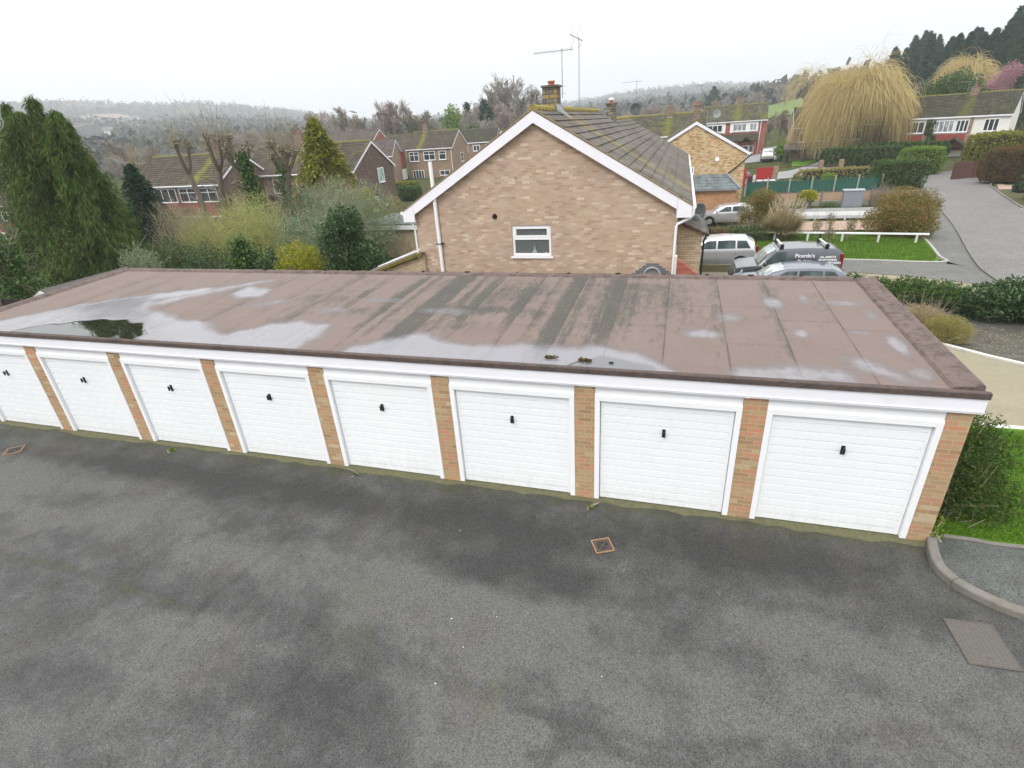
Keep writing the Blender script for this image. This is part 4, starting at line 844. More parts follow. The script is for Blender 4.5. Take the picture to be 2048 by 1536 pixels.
def chimney(par, x, y, z0, z1, sx=.5, sy=.9, mat='chimbrick', pots=1, yaw=0):
    m = MB(); m.box(x - sx / 2, x + sx / 2, y - sy / 2, y + sy / 2, z0, z1); m.box(x - sx / 2 - .05, x + sx / 2 + .05, y - sy / 2 - .05, y + sy / 2 + .05, z1, z1 + .09)
    c = m.build('chimney', M[mat], par); f = MB(); zz = z1 - (z1 - z0) * .72
    f.box(x - sx / 2 - .03, x + sx / 2 + .03, y - sy / 2 - .03, y + sy / 2 + .03, z0, z0 + (zz - z0) * .55); f.build('flashing', M['lead'], c)
    for i in range(pots):
        p = MB(); yy = y + (i - (pots - 1) / 2) * .32; p.tube([(x, yy, z1 + .09), (x, yy, z1 + .25), (x, yy, z1 + .26), (x, yy, z1 + .31)], [.12, .10, .13, .13], 12); p.build('pot', M['terracotta'], c)
    return c
def house(name, label, x0, y0, yaw, L, D, ze, zr, zg, front='brick_brown', gable='brick_brown', roof='tile_brown', ov=.3, sideov=.12, group=None, ridge='ridge_mossy', course=.345, fascia_w=.22, gutter=True, cj=0.0, seed=1, chim=None, boards=True):
    e = empty(name, (x0, y0, 0), yaw, label, 'house', group)
    H = D / 2; zw = ze - .10 + ov * (zr - ze) / H
    m = MB(); m.prism([(ov, zg), (D - ov, zg), (D - ov, zw), (H, zr - .16), (ov, zw)], 'x', sideov, L - sideov)
    m.build('wall', M[gable], e)
    if front != gable:
        m = MB(); m.box(sideov + .01, L - sideov - .01, ov - .03, ov - .002, zg, zw - .02); m.build('front_wall', M[front], e)
    m = MB(); slope(m, (0, 0, ze), (1, 0, 0), (0, H, zr - ze), L, 0, course, .05, cj, seed); slope(m, (0, D, ze), (1, 0, 0), (0, -H, zr - ze), L, 0, course, .05, cj, seed + 1)
    r = m.build('roof', streaked(roof, chim[0]) if chim else M[roof], e)
    m = MB(); k = int(L / .45); 
    for i in range(k):
        a, b = L * i / k, L * (i + 1) / k - .01; m.tube([(a, H, zr - .02), (b, H, zr - .02 + .004)], [.12, .115], 8)
    m.build('ridge_tiles', M[ridge] if ridge in M else M[roof], r)
    if boards:
        for xx, s in ((0.0, -1), (L, 1)):
            m = MB(); a = xx - .012 if s < 0 else xx - .03; b = a + .042
            for y_, sy in ((0, 1), (D, -1)):
                w = fascia_w; m.prism([(y_ - sy * .02, ze - w), (y_ - sy * .02, ze - .02), (H, zr - .03), (H, zr - .03 - w * 1.08), (y_ + sy * ov, ze - w + ov * (zr - ze) / H)], 'x', a, b)
            m.build('bargeboard', M['fascia'], e)
    m = MB(); m.box(.03, L - .035, .0, .024, ze - .18, ze - .005); m.box(.03, L - .035, D - .024, D, ze - .18, ze - .005); m.build('fascia', M['fascia'], e)
    if gutter:
        m = MB(); 
        for y_ in (-.055, D + .055): m.tube([(.0, y_, ze - .05), (L, y_, ze - .06)], .055, 8)
        m.build('gutter', M['white'], e)
    if chim: chimney(e, *chim)
    return e
def streaked(mat, x):
    nm = M[mat].name; k = nm + '_streak_%d' % round(x * 10)
    if k not in M:
        a_ = TILE[nm]; M[k] = tiles(k, a_[0], a_[1], a_[2], a_[3], a_[4], a_[5], streak=x)
    return M[k]
def FR(L, ov=.3): return (0, ov - .03, 1, 0, 0, -1)        # front face
def GR(L): return (L - .12, 0, 0, 1, 1, 0)                 # right gable face
def GL(L): return (.12, 0, 0, 1, -1, 0)

# the near house: gable end looks at the garages
NX, NY, ND = -.75, 9.0, 9.16
nh = empty('brick_house', (NX, NY, 0), math.pi / 2, 'nearest buff pink brick house, wide gable with white bargeboards right behind the garages', 'house')
H = ND / 2; ZE, ZR, OV = 3.70, 6.44, .36; ZG = -1.4
def gz(yl): return ZE - .10 + (H - abs(yl - H)) * (ZR - ZE) / H - .12
wy0, wy1, wz0, wz1 = 4.18, 5.46, 2.20, 3.18      # window hole in the gable (local y, z)
m = MB(); xa, xb = .14, 12.85; a, b = OV, ND - OV
for (y0_, y1_, lo, hi) in ((a, wy0, ZG, None), (wy0, wy1, ZG, wz0), (wy0, wy1, wz1, None), (wy1, b, ZG, None)):
    if hi is None:
        pts = [(y0_, lo), (y1_, lo), (y1_, gz(y1_))] + ([(H, gz(H))] if y0_ < H < y1_ else []) + [(y0_, gz(y0_))]
    else: pts = [(y0_, lo), (y1_, lo), (y1_, hi), (y0_, hi)]
    m.prism(pts, 'x', xa, xa + .3)
m.box(xa + .3, xb, a, a + .25, ZG, gz(a)); m.box(xa + .3, xb, b - .25, b, ZG, gz(b)); m.box(xb - .25, xb, a + .25, b - .25, ZG, 3.3); m.prism([(a + .3, 3.32), (b - .3, 3.32), (H, ZR - .2)], 'x', xb - .3, xb)
m.build('wall', M['brick_near'], nh)
fr = MB(); x_ = xa + .045; fw = .075
fr.box(x_, x_ + .07, wy0, wy0 + fw, wz0, wz1); fr.box(x_, x_ + .07, wy1 - fw, wy1, wz0, wz1); fr.box(x_, x_ + .07, wy0 + fw, wy1 - fw, wz0, wz0 + .08); fr.box(x_, x_ + .07, wy0 + fw, wy1 - fw, wz1 - .075, wz1)
fr.box(x_ - .004, x_ + .07, wy0 + fw, wy1 - fw, 2.715, 2.80); fr.box(x_ - .012, x_ + .05, wy0 + fw, wy0 + fw + .06, 2.80, wz1 - .075); fr.box(x_ - .012, x_ + .05, wy1 - fw - .06, wy1 - fw, 2.80, wz1 - .075)
fr.box(x_ - .012, x_ + .05, wy0 + fw + .06, wy1 - fw - .06, 2.80, 2.85); fr.box(x_ - .012, x_ + .05, wy0 + fw + .06, wy1 - fw - .06, wz1 - .125, wz1 - .075)
wf = fr.build('window', M['white'], nh, bevel=.003)
m = MB(); m.box(xa - .05, x_ + .03, wy0 - .06, wy1 + .06, wz0 - .06, wz0 - .004); m.build('sill', M['white'], wf)
t = NT('clear_pane'); t.b.inputs['Transmission Weight'].default_value = .9; t.b.inputs['IOR'].default_value = 1.1; M['clear'] = t.done((.75, .8, .8), .02, .6)
m = MB(); m.box(x_ + .028, x_ + .034, wy0 + .07, wy1 - .07, wz0 + .07, wz1 - .07); m.build('pane', M['clear'], wf)
m = MB(); m.box(xa + .32, xa + 1.9, wy0 - .5, wy0 - .48, 1.3, 3.35); m.box(xa + .32, xa + 1.9, wy1 + .5, wy1 + .52, 1.3, 3.35); m.box(xa + 1.9, xa + 1.92, wy0 - .5, wy1 + .52, 1.3, 3.35); m.box(xa + .32, xa + 1.9, wy0 - .5, wy1 + .52, 3.35, 3.37); m.box(xa + .32, xa + 1.9, wy0 - .5, wy1 + .52, 1.28, 1.3)
m.build('room', plain('room_wall', (.05, .05, .055), .9, .1, .1), nh)
m = MB(); m.box(xa + .115, xa + .33, wy0 + .01, wy1 - .01, wz0 - .03, wz0 + .0); m.build('inner_sill', M['white'], nh)
v = empty('vase', (NX - (wy0 + .60), NY + xa + .22, wz0 + .002), 0, 'pale long-necked bottle vase on the window sill inside the near house', 'vase')
m = MB(); m.tube([(0, 0, 0), (0, 0, .03), (0, 0, .07), (0, 0, .11), (0, 0, .15), (0, 0, .20), (0, 0, .27), (0, 0, .285)], [.05, .078, .085, .07, .042, .024, .022, .032], 18); m.build('body', plain('vase_glaze', (.62, .60, .56), .3, .5, .03), v, True)
v = empty('cup', (NX - (wy0 + .23), NY + xa + .2, wz0 + .002), 0, 'small yellowish cup on the sill at the right of the vase', 'cup')
m = MB(); m.tube([(0, 0, 0), (0, 0, .085)], [.033, .04], 14); m.tube([(.036, 0, .06), (.06, 0, .055), (.058, 0, .03), (.034, 0, .02)], .006, 6); m.build('body', plain('cup_glaze', (.65, .62, .40), .4, .4), v, True)
m = MB(); rl = 12.95
slope(m, (0, 0, ZE), (1, 0, 0), (0, H, ZR - ZE), rl, 0, .36, .035, .006, 4); slope(m, (0, ND, ZE), (1, 0, 0), (0, -H, ZR - ZE), rl, 0, .36, .035, .006, 5)
nr_ = m.build('roof', streaked('tile_near', 3.55), nh)
m = MB(); k = 30
for i in range(k):
    a_, b_ = rl * i / k, rl * (i + 1) / k - .012
    if 2.75 < (a_ + b_) / 2 < 3.35: continue
    m.tube([(a_, H, ZR - .015), (b_, H, ZR - .008)], [.135, .125], 10)
m.build('ridge_tiles', M['ridge_lichen'], nr_, True)
m = MB(); 
for yb, s in ((0, 1), (ND, -1)): 
    n_ = 26
    for i in range(n_):
        f0, f1 = i / n_, (i + .96) / n_; y0_, y1_ = yb + s * H * f0, yb + s * H * f1; z0_, z1_ = ZE + (ZR - ZE) * f0, ZE + (ZR - ZE) * f1
        m.bar((-.01, y0_, z0_ + .0), (-.01, y1_, z1_ + .0), .07, .045)
m.build('verge_mortar', plain('verge_mortar', (.26, .20, .13), .95, .1, .4, 12, .01), nr_)
m = MB()
m.prism([(0.0, ZE - .34), (0.0, ZE - .03), (H, ZR - .05), (ND, ZE - .03), (ND, ZE - .34), (ND - .42, ZE - .34), (ND - .42, ZE - .10), (H, ZR - .36), (.42, ZE - .10), (.42, ZE - .34)], 'x', -.035, -.005)
m.build('bargeboard', M['fascia'], nh)
bj_ = plain('board_joint', (.6, .6, .63), .5, .3)
for q in (.40, ND - .425): m = MB(); m.box(-.039, -.0352, q, q + .025, ZE - .34, ZE + .19); m.build('board_joint', bj_, nh)
m = MB(); m.prism([(.01, ZE - .335), (.40, ZE - .335), (.40, ZE - .32), (.01, ZE - .32)], 'x', -.004, rl - .1); m.build('soffit', M['fascia'], nh); m = MB(); m.prism([(ND - .01, ZE - .335), (ND - .40, ZE - .335), (ND - .40, ZE - .32), (ND - .01, ZE - .32)], 'x', -.004, rl - .1)
m.box(-.004, rl - .1, .0, .02, ZE - .32, ZE - .03); m.box(-.004, rl - .1, ND - .02, ND, ZE - .32, ZE - .03); m.build('soffit', M['fascia'], nh)
m = MB(); m.prism([(.42, ZE - .08), (H, ZR - .335), (ND - .42, ZE - .08), (ND - .42, ZE - .06), (H, ZR - .31), (.42, ZE - .06)], 'x', -.004, xa - .002); m.build('verge_soffit', M['fascia'], nh)
m = MB(); m.tube([(.02, -.06, ZE - .06), (rl, -.06, ZE - .1)], .058, 10); m.tube([(.02, ND + .06, ZE - .06), (rl, ND + .06, ZE - .1)], .058, 10); m.build('gutter', M['white'], nh, True)
m = MB(); m.tube([(.06, -.05, ZE - .10), (.06, -.04, ZE - .28), (.07, .02, ZE - .36), (.08, .36, ZE - .53), (.085, .40, ZE - .60), (.085, .42, ZG)], .042, 10); m.build('downpipe', M['white'], nh, True)
m = MB(); m.tube([(.07, 8.0, 5.18), (.07, 8.0, ZG)], .062, 12); m.build('soil_pipe', M['white'], nh, True)
m = MB(); m.box(-.01, .14, 7.92, 8.08, 2.62, 2.645); m.box(.02, .14, 7.86, 7.94, 2.615, 2.65); m.build('pipe_clip', M['black'], nh)
m = MB(); m.tube([(.02, 8.93, ZE - .34), (.10, 8.86, ZE - .5), (.10, 8.86, 2.0)], .035, 10); m.build('downpipe', M['white'], nh, True)
m = MB(); m.tube([(xa + .01, 6.0, 3.47), (xa - .035, 6.0, 3.47)], [.085, .075], 18); m.tube([(xa - .036, 6.0, 3.47), (xa - .05, 6.0, 3.47)], [.04, .035], 14); m.build('vent', M['black'], nh)
m = MB(); m.bar((xa + .0, 3.55 + 1.7, 4.62), (xa - .06, 3.5 + 1.7, 4.58), .03, .03); m.build('bracket', M['rust'], nh)
c = empty('chimney_parts', parent=nh); bpy.data.objects.remove(c)
m = MB(); m.box(2.72, 3.38, H - .14, H + .34, 5.9, 7.10); m.box(2.68, 3.42, H - .18, H + .38, 7.10, 7.155)
ch = m.build('chimney', M['chimstone'], nh)
m = MB(); m.tube([(3.05, H + .10, 7.15), (3.05, H + .10, 7.24), (3.05, H + .10, 7.245), (3.05, H + .10, 7.29)], [.105, .10, .125, .12], 14); m.build('pot', M['terracotta'], ch)
m = MB(); m.box(2.66, 3.44, H - .19, H - .145, 6.25, 6.58); m.prism([(H - .16, 6.42), (H - .62, 6.135), (H - .62, 6.15), (H - .16, 6.6)], 'x', 2.62, 2.70); m.build('flashing', M['lead'], ch)
# round brick arch motif low on the gable
m = MB(); cx = 1.02
for k in range(6):
    hw = .20 + .10 * (5 - k); z = 1.56 + k * .075
    m.box(xa - .012, xa + .02, cx - hw + .0, cx + hw + .0, z, z + .058)
m.build('arch_trim', plain('arch_slate', (.13, .14, .16), .7, .3, .2, 10), nh)
m = MB(); m.tube([(xa - .02, cx + .24 * math.cos(q), 1.62 + .24 * math.sin(q)) for q in np.linspace(0, math.pi, 14)], .035, 8); m.build('arch_ring', plain('arch_concrete', (.30, .31, .33), .8, .2, .2, 10), nh, True)
m = MB(); m.box(xa - .016, xa - .013, cx - .2, cx + .2, 1.5, 1.74); m.build('arch_panel', plain('arch_panel', (.20, .19, .175), .9, .2, .2, 10), nh)
# attached lower roof continuing behind (neighbouring half, slightly lower)
def simple_gable_house(name, label, ye, y0, y1, xe, xw, ze, zr, zg, wall, roof, xr=None, **k):
    pass
nb = empty('brick_house', (-.75, 20.9, 0), math.pi / 2, 'mossy-roofed house joined behind the nearest brick house, only its roof and chimney showing', 'house')
rx = 4.1; zr2, ze2, rl2 = 6.04, 3.60, 12.5
m = MB(); slope(m, (.02, 0, ze2), (1, 0, 0), (0, rx, zr2 - ze2), rl2, 0, .36, .035, .006, 6); slope(m, (.02, rx * 2 + .6, ze2), (1, 0, 0), (0, -rx - .6, zr2 - ze2), rl2, 0, .36, .035, .006, 7); r2 = m.build('roof', M['tile_near'], nb)
m = MB()
for i in range(26): m.tube([(rl2 * i / 26, rx, zr2 - .02), (rl2 * (i + 1) / 26 - .012, rx, zr2 - .012)], [.13, .12], 9)
m.build('ridge_tiles', M['ridge_lichen'], r2, True)
m = MB(); m.prism([(.36, -1.9), (rx * 2 + .2, -1.9), (rx * 2 + .2, ze2 - .1), (rx, zr2 - .16), (.36, ze2 + .0)], 'x', .1, rl2 - .1); m.build('wall', M['brick_near'], nb)
m = MB(); m.tube([(0, -.06, ze2 - .06), (rl2, -.06, ze2 - .08)], .055, 8); m.build('gutter', M['white'], nb)
m = MB(); m.box(2.2, 2.77, rx - .28, rx + .18, 5.6, 6.72); m.box(2.15, 2.82, rx - .33, rx + .23, 6.72, 6.78); c2 = m.build('chimney', M['chimstone'], nb)
m = MB(); m.tube([(2.47, rx - .05, 6.78), (2.47, rx - .05, 6.92)], [.10, .11], 12); m.build('pot', M['terracotta'], c2); m = MB(); m.tube([(2.47, rx - .05, 6.92), (2.47, rx - .05, 6.97), (2.47, rx - .05, 7.02)], [.14, .13, .05], 12); m.build('cowl', M['white'], c2)
# lean-to on the left with mossy tiles
e = empty('lean_to', (-8.9, 8.6, 0), 0, 'mossy lean-to roof over cream brick wall against the left side of the nearest house', 'outbuilding')
m = MB(); m.prism([(-.46, -1.3), (-3.6, -1.3), (-3.6, 1.25), (-.46, 2.22)], 'y', .42, .67); m.box(-3.6, -3.4, .67, 4.6, -1.3, 1.2); m.build('wall', M['brick_lean'], e)
m = MB(); slope(m, (-4.0, .32, 1.12), (0, 1, 0), (3.53, 0, 1.22), 4.4, 0, .3, .03, .006, 9); rf = m.build('roof', M['tile_near'], e)
m = MB(); m.bar((-4.0, .30, 1.13), (-.47, .30, 2.35), .07, .09); m.build('mossy_verge', plain('moss_verge', (.16, .13, .03), .95, .1, .4, 10, .01), rf)
m = MB(); m.bar((-.5, 1.9, 2.44), (-2.6, .9, 1.72), .05, .03); m.bar((-.5, 1.5, 2.40), (-2.3, 1.0, 1.82), .05, .03); m.build('white_pipe', M['white'], rf)
# porch on the right with a tiled roof
e = empty('porch', (-1.11, 9.9, 0), 0, 'cream brick porch with a mossy mono-pitch roof on the right side of the nearest house', 'porch')
m = MB(); m.prism([(.02, -1.4), (.74, -1.4), (.74, 2.72), (.02, 3.02)], 'y', 0, .25); m.box(.49, .74, .25, 2.4, -1.4, 2.72); m.build('wall', M['brick_lean'], e)
m = MB(); slope(m, (.86, -.08, 2.74), (0, 1, 0), (-.86, 0, .38), 2.6, 0, .22, .025, .004, 11); rf = m.build('roof', M['tile_near'], e)
m = MB(); m.bar((.86, -.1, 2.72), (0, -.1, 3.09), .04, .05); m.build('verge', M['wood_brown'], rf); m = MB(); m.tube([(.90, -.1, 2.70), (.90, 2.5, 2.68)], .04, 8); m.tube([(.86, -.02, 2.68), (.80, .05, 2.5), (.80, .05, -1.3)], .03, 8); m.build('gutter', M['black'], e)
e = empty('side_wall', (-1.1, 8.55, 0), 0, 'small red brick sloping wall at the right foot of the nearest house', 'wall')
m = MB(); m.prism([(.04, -1.4), (2.3, -1.4), (2.3, .55), (.04, 2.30)], 'y', -.11, .11); m.build('wall', M['brick_red'], e); m = MB(); m.box(-.02, .036, -.12, .12, 1.2, 2.36); m.build('end_board', M['white_old'], e)

def dish(name, label, loc, r, az, mat, tilt=20):
    e = empty(name, loc, R(az), label, 'satellite dish'); vs = []; fs = []; n = 20; rings = 4
    vs.append((0, 0, 0))
    for k in range(1, rings + 1):
        q = r * k / rings
        for i in range(n): a_ = 6.2832 * i / n; vs.append((q * math.cos(a_), -.28 * q * q / r, q * math.sin(a_) * 1.05))
    for i in range(n): fs.append((0, 1 + i, 1 + (i + 1) % n))
    for k in range(rings - 1):
        for i in range(n): a0 = 1 + k * n; fs.append((a0 + i, a0 + n + i, a0 + n + (i + 1) % n, a0 + (i + 1) % n))
    m = MB(); m.add(vs, fs); o = m.build('reflector', M[mat], e, True); sm = o.modifiers.new('s', 'SOLIDIFY'); sm.thickness = .012; o.rotation_euler = (R(tilt), 0, 0)
    m = MB(); m.bar((0, -.02, -r), (0, -.75 * r, -.2 * r), .02, .02); m.box(-.03, .03, -.82 * r, -.7 * r, -.25 * r, -.1 * r); m.bar((0, .02, 0), (0, .25, -.12), .03, .03); m.build('arm', M['metal'], e)
    return e
def antenna(name, label, base, mast, boom, az, n, elw=.28, grid=False, up=0, extra=None, both=None, thick=.010):
    e = empty(name, base, 0, label, 'tv antenna'); m = MB(); m.tube([(0, 0, 0), (0, 0, mast)], thick * 1.5, 6); m.build('mast', M['metal'], e)
    a_ = R(az); d = Vector((math.sin(a_) * math.cos(R(up)), math.cos(a_) * math.cos(R(up)), math.sin(R(up)))); p = Vector((-d.y, d.x, 0)).normalized(); p = Vector((math.cos(a_), -math.sin(a_), 0))
    z = Vector((0, 0, mast - .05)); m = MB(); b0, b1 = z - d * boom * .28, z + d * boom * .72; m.tube([b0, b1], thick, 6)
    for i in range(n):
        q = b0 + (b1 - b0) * (i + .4) / n
        if both == 'x': m.tube([q - Vector((0, 0, elw / 3)), q + Vector((0, 0, elw / 3))], thick * .55, 5)
        m.tube([q - p * elw / 2, q + p * elw / 2], thick * .6, 5)
    if grid:
        for s in (-1, 1):
            for j in (0, .5, 1):
                o_ = b0 + Vector((0, 0, s * (.04 + .22 * j))) - d * .10 * j; m.tube([o_ - p * .2, o_ + p * .2], thick * .6, 5)
            m.tube([b0, b0 + Vector((0, 0, s * .28)) - d * .12], thick * .7, 5)
    m.build('boom', M['metal'], e)
    if extra: m = MB(); [m.tube([a1, b1_], thick * .7, 5) for a1, b1_ in extra]; m.build('rods', M['metal'], e)
    return e
antenna('tv_antenna', 'long many-rod aerial on the left mast beside the near chimney', (-5.10, 12.25, 6.78), 1.40, 1.32, -88, 17, .20, both='x', extra=[((.30, 0, 1.36), (.42, 0, 1.64)), ((-.02, .0, .12), (.14, 0, .12)), ((-.02, 0, .34), (.14, 0, .34))], thick=.009)
antenna('tv_antenna', 'short x-shaped aerial on the taller mast right of the near chimney', (-4.55, 12.30, 6.35), 2.10, .62, -58, 8, .12, both='x', up=24, extra=[((-.02, .0, 2.0), (-.06, 0, 2.34)), ((-.18, .0, 2.08), (-.24, 0, 2.40)), ((.06, .0, 2.24), (.01, 0, 2.52)), ((0, 0, 1.78), (.10, 0, 2.02))], thick=.009)
antenna('tv_antenna', 'thin aerial pointing left on the second chimney', (-3.55, 23.4, 6.45), 1.25, 1.0, -88, 11, .2, extra=[((-.05, -.0, .2), (-.3, 0, .2))], thick=.008)
antenna('tv_antenna', 'lower long aerial fixed left of the second chimney', (-4.75, 23.4, 6.2), .80, 1.15, -88, 14, .2, thick=.008)
dish('satellite_dish', 'large dark mesh satellite dish beside the second chimney', (-3.55, 23.0, 6.45), .27, 8, 'dish', 12)
dish('satellite_dish', 'dark satellite dish on the far right eaves of the nearest house', (-.52, 12.9, 2.9), .34, 40, 'dish', 10)
dish('satellite_dish', 'grey satellite dish on the front right corner of the nearest house', (-.70, 11.4, 2.78), .37, 12, 'dishg', 18)

# second gable house of sand brick (F) with garage extension
fh = house('brick_house', 'sandy yellow brick gable house behind the nearest one, white round alarm box on its wall', 3.86, 40, math.pi / 2, 11, 8.2, 3.12, 5.52, -2.0, 'brick_sand', 'brick_sand', 'tile_brown', ov=.28, chim=(.9, 4.1, 4.9, 6.55, .55, .5))
m = MB(); m.tube([(.11, 2.35, 2.72), (.03, 2.35, 2.72)], .17, 18); m.build('alarm_box', M['white'], fh)
window(fh, GL(11), 4.0, 4.55, 1.0, 2.2, (1,), top=.55, fw=.09)
m = MB(); m.tube([(-.02, -.1, 2.95), (-.0, .0, 2.85), (.06, 1.45, 1.62), (.06, 1.5, 1.5), (.06, 1.5, .75)], .045, 8); m.build('downpipe', M['black'], fh)
m = MB(); m.box(12.0, 12.3, -.2, 0, 1, 2); 
e = empty('garage_extension', (-.75, 38.0, 0), 0, 'red-orange brick single storey extension with slate grey tiled hipped roof', 'outbuilding')
m = MB(); m.box(0, 3.75, .25, 3.7, -2.0, .62); m.build('wall', M['brick_orange'], e)
m = MB()
O = [(-.25, 0, .72), (4.0, 0, .72), (3.0, 1.45, 1.62), (-.25, 1.45, 1.62), (4.0, 3.6, .72), (3.0, 2.9, 1.62)]
n_ = 5
for k in range(n_):
    f0, f1 = k / n_, (k + 1.05) / n_
    for A_, B_, C_, D_ in ((O[0], O[1], O[2], O[3]), (O[1], O[4], O[5], O[2])):
        lp_ = lambda p_, q_, f_: tuple(p_[i] + (q_[i] - p_[i]) * f_ for i in range(3))
        a0_, b0_, b1_, a1_ = lp_(A_, D_, f0), lp_(B_, C_, f0), lp_(B_, C_, f1), lp_(A_, D_, f1)
        m.add([(a0_[0], a0_[1], a0_[2] + .04), (b0_[0], b0_[1], b0_[2] + .04), b1_, a1_, a0_, b0_], [(0, 1, 2, 3), (4, 5, 1, 0)])
m.add([(-.25, 1.45, 1.62), (3.0, 1.45, 1.62), (3.0, 2.9, 1.62), (-.25, 2.9, 1.62)], [(0, 1, 2, 3)]); m.build('roof', M['tile_slate'], e)
m = MB(); m.bar((4.0, -.0, .78), (3.0, 1.45, 1.70), .16, .10); m.box(-.3, 4.05, -.04, .02, .62, .72); m.build('hip_tiles', M['cab'], e)

# terrace on the left (A)
ha = house('terrace_house', 'far left terrace with red tile-hung front and mossy ridge behind the pollarded trees', -57.9, 38.6, -.053, 12.6, 8.15, 2.63, 5.37, -2.0, 'brick_dark', 'brick_dark', 'tile_brown', chim=(9.2, 4.0, 4.9, 6.4, .7, .6))
m = MB(); m.box(.3, 12.3, .235, .268, 1.15, 1.35); m.box(.3, 12.3, .235, .268, -.9, 1.0); m.build('tile_hanging', M['tilehung_red'], ha)
for u0, u1, k in ((.9, 3.0, 3), (3.4, 6.4, 3), (6.9, 9.2, 2), (9.7, 12.0, 2)): window(ha, FR(12.6), u0, u1, 1.0, 2.35, (k,), top=.68 if k == 2 else None, depth=.08)
for u0, u1, k in ((4.6, 6.0, 2), (7.4, 8.2, 1), (9.8, 11.2, 2)): window(ha, FR(12.6), u0, u1, -1.7, -.6, (k,), depth=.08)
m = MB(); m.box(.3, 12.2, -.02, .268, -.48, -.40); m.build('canopy_board', M['white'], ha); m = MB(); m.tube([(.16, .15, 2.4), (.16, .2, -1.9)], .04, 8); m.build('downpipe', M['white'], ha)
# terrace B
hb = house('terrace_house', 'terrace house with dark brown brick gable and one frosted window, behind the golden conifer', -47.96, 44, -.049, 14.9, 8.4, 2.89, 5.62, -2.0, 'brick_dark', 'brick_dark', 'tile_brown', chim=(6.3, 3.6, 4.9, 6.7, 1.0, .7))
for u0, u1, k in ((1.0, 2.8, 2), (4.2, 6.4, 3), (7.4, 9.4, 2), (10.4, 12.4, 2)): window(hb, FR(14.9), u0, u1, 1.0, 2.35, (k,), top=.68)
m = MB(); m.box(.3, 13.9, .235, .268, -.9, .9); m.build('tile_hanging', M['tilehung_red'], hb)
window(hb, GR(14.9), 4.7, 5.9, 1.35, 2.85, (1,), glassm='glass_green', fw=.09)
window(hb, GR(14.9), 2.6, 4.0, -1.0, .0, (1,), fw=.1)
m = MB(); m.tube([(.2, .2, 2.7), (.2, .22, -1.9)], .045, 8); m.build('downpipe', M['white'], hb)
dish('satellite_dish', 'small grey dish on the dark brown gable wall', (-33.0, 43.6, 2.3), .30, -50, 'dishg', 15)
# house C with red wing
hc = house('brick_house', 'buff house with red tile-hung cross wing and yellow moss streak on its roof', -50.6, 90, 0, 9.4, 8.55, 3.25, 6.14, -2.0, 'brick_brown', 'brick_brown', 'tile_brown', chim=(2.7, 4.1, 5.4, 7.4, .9, .6))
for u0, u1, z0, z1, k in ((.6, 2.5, 1.2, 2.85, 2), (3.5, 5.8, 1.3, 2.85, 2), (6.6, 8.0, 1.3, 2.8, 1)): window(hc, FR(9), u0, u1, z0, z1, (k,), top=.65, depth=.1, fw=.1)
window(hc, FR(9), .9, 3.2, -1.9, -.3, (4,), depth=.1, fw=.1); window(hc, FR(9), 6.4, 8.4, -1.4, -.5, (2,), depth=.1, fw=.1); window(hc, GR(9.4), 4.2, 5.6, .6, 2.2, (1,), top=.5, fw=.1)
m = MB(); m.tube([(9.1, .1, 3), (9.1, .15, -1.9)], .05, 6); m.build('downpipe', M['white'], hc)
m = MB(); slope(m, (-5.5, .1, 3.27), (1, 0, 0), (0, 4.2, 2.8), 5.6, 0, .345, .03); slope(m, (-5.5, 8.45, 3.27), (1, 0, 0), (0, -4.2, 2.8), 5.6, 0, .345, .03); m.build('roof', M['tile_brown'], hc)
m = MB(); m.prism([(-5.9, 3.4), (-3.15, 5.15), (-.35, 3.15), (-.35, .1), (-5.9, .1)], 'y', -3.6, .25); m.build('red_wing', M['tilehung_red'], hc)
m = MB(); m.box(-5.9, -.34, -3.62, .25, -2.1, .1); m.build('white_wing_base', M['cream'], hc)
m = MB(); slope(m, (-.1, -3.75, 3.0), (0, 1, 0), (-3.05, 0, 2.25), 6.0, 0, .345, .03); slope(m, (-6.2, -3.75, 3.0), (0, 1, 0), (3.05, 0, 2.25), 6.0, 0, .345, .03); m.build('wing_roof', M['tile_plain'], hc)
m = MB(); m.bar((-.1, -3.78, 2.95), (-3.15, -3.78, 5.2), .04, .22, (0, 0, 1)); m.bar((-6.2, -3.78, 2.95), (-3.15, -3.78, 5.2), .04, .22); m.build('wing_bargeboard', M['fascia'], hc)
window(hc, (-.35, -3.6, 0, 1, 1, 0), .8, 1.9, -1.6, -.2, (2,), fw=.1)
# houses behind C
hd = house('brick_house', 'mossy-roofed house with white panelled upstairs behind the buff house', -52.5, 122, .12, 10.5, 8.3, 4.2, 7.0, -1.5, 'tilehung_red', 'brick_brown', 'tile_brown', chim=(3.6, 4.1, 6.4, 8.3, .9, .7))
m = MB(); m.box(4.5, 10.2, .20, .268, 2.0, 3.95); m.build('white_panel', M['white'], hd); window(hd, (0, .20, 1, 0, 0, -1), 5.0, 9.6, 2.3, 3.6, (5,), depth=.06, fw=.12)
he = house('stone_house', 'pale stone gable with grey bargeboards and dark plain roof left of the near ridge', -32.9, 103, math.pi / 2, 13, 5.6, 2.6, 5.4, -2, 'stone', 'stone', 'tile_plain', ov=.2, sideov=.1)
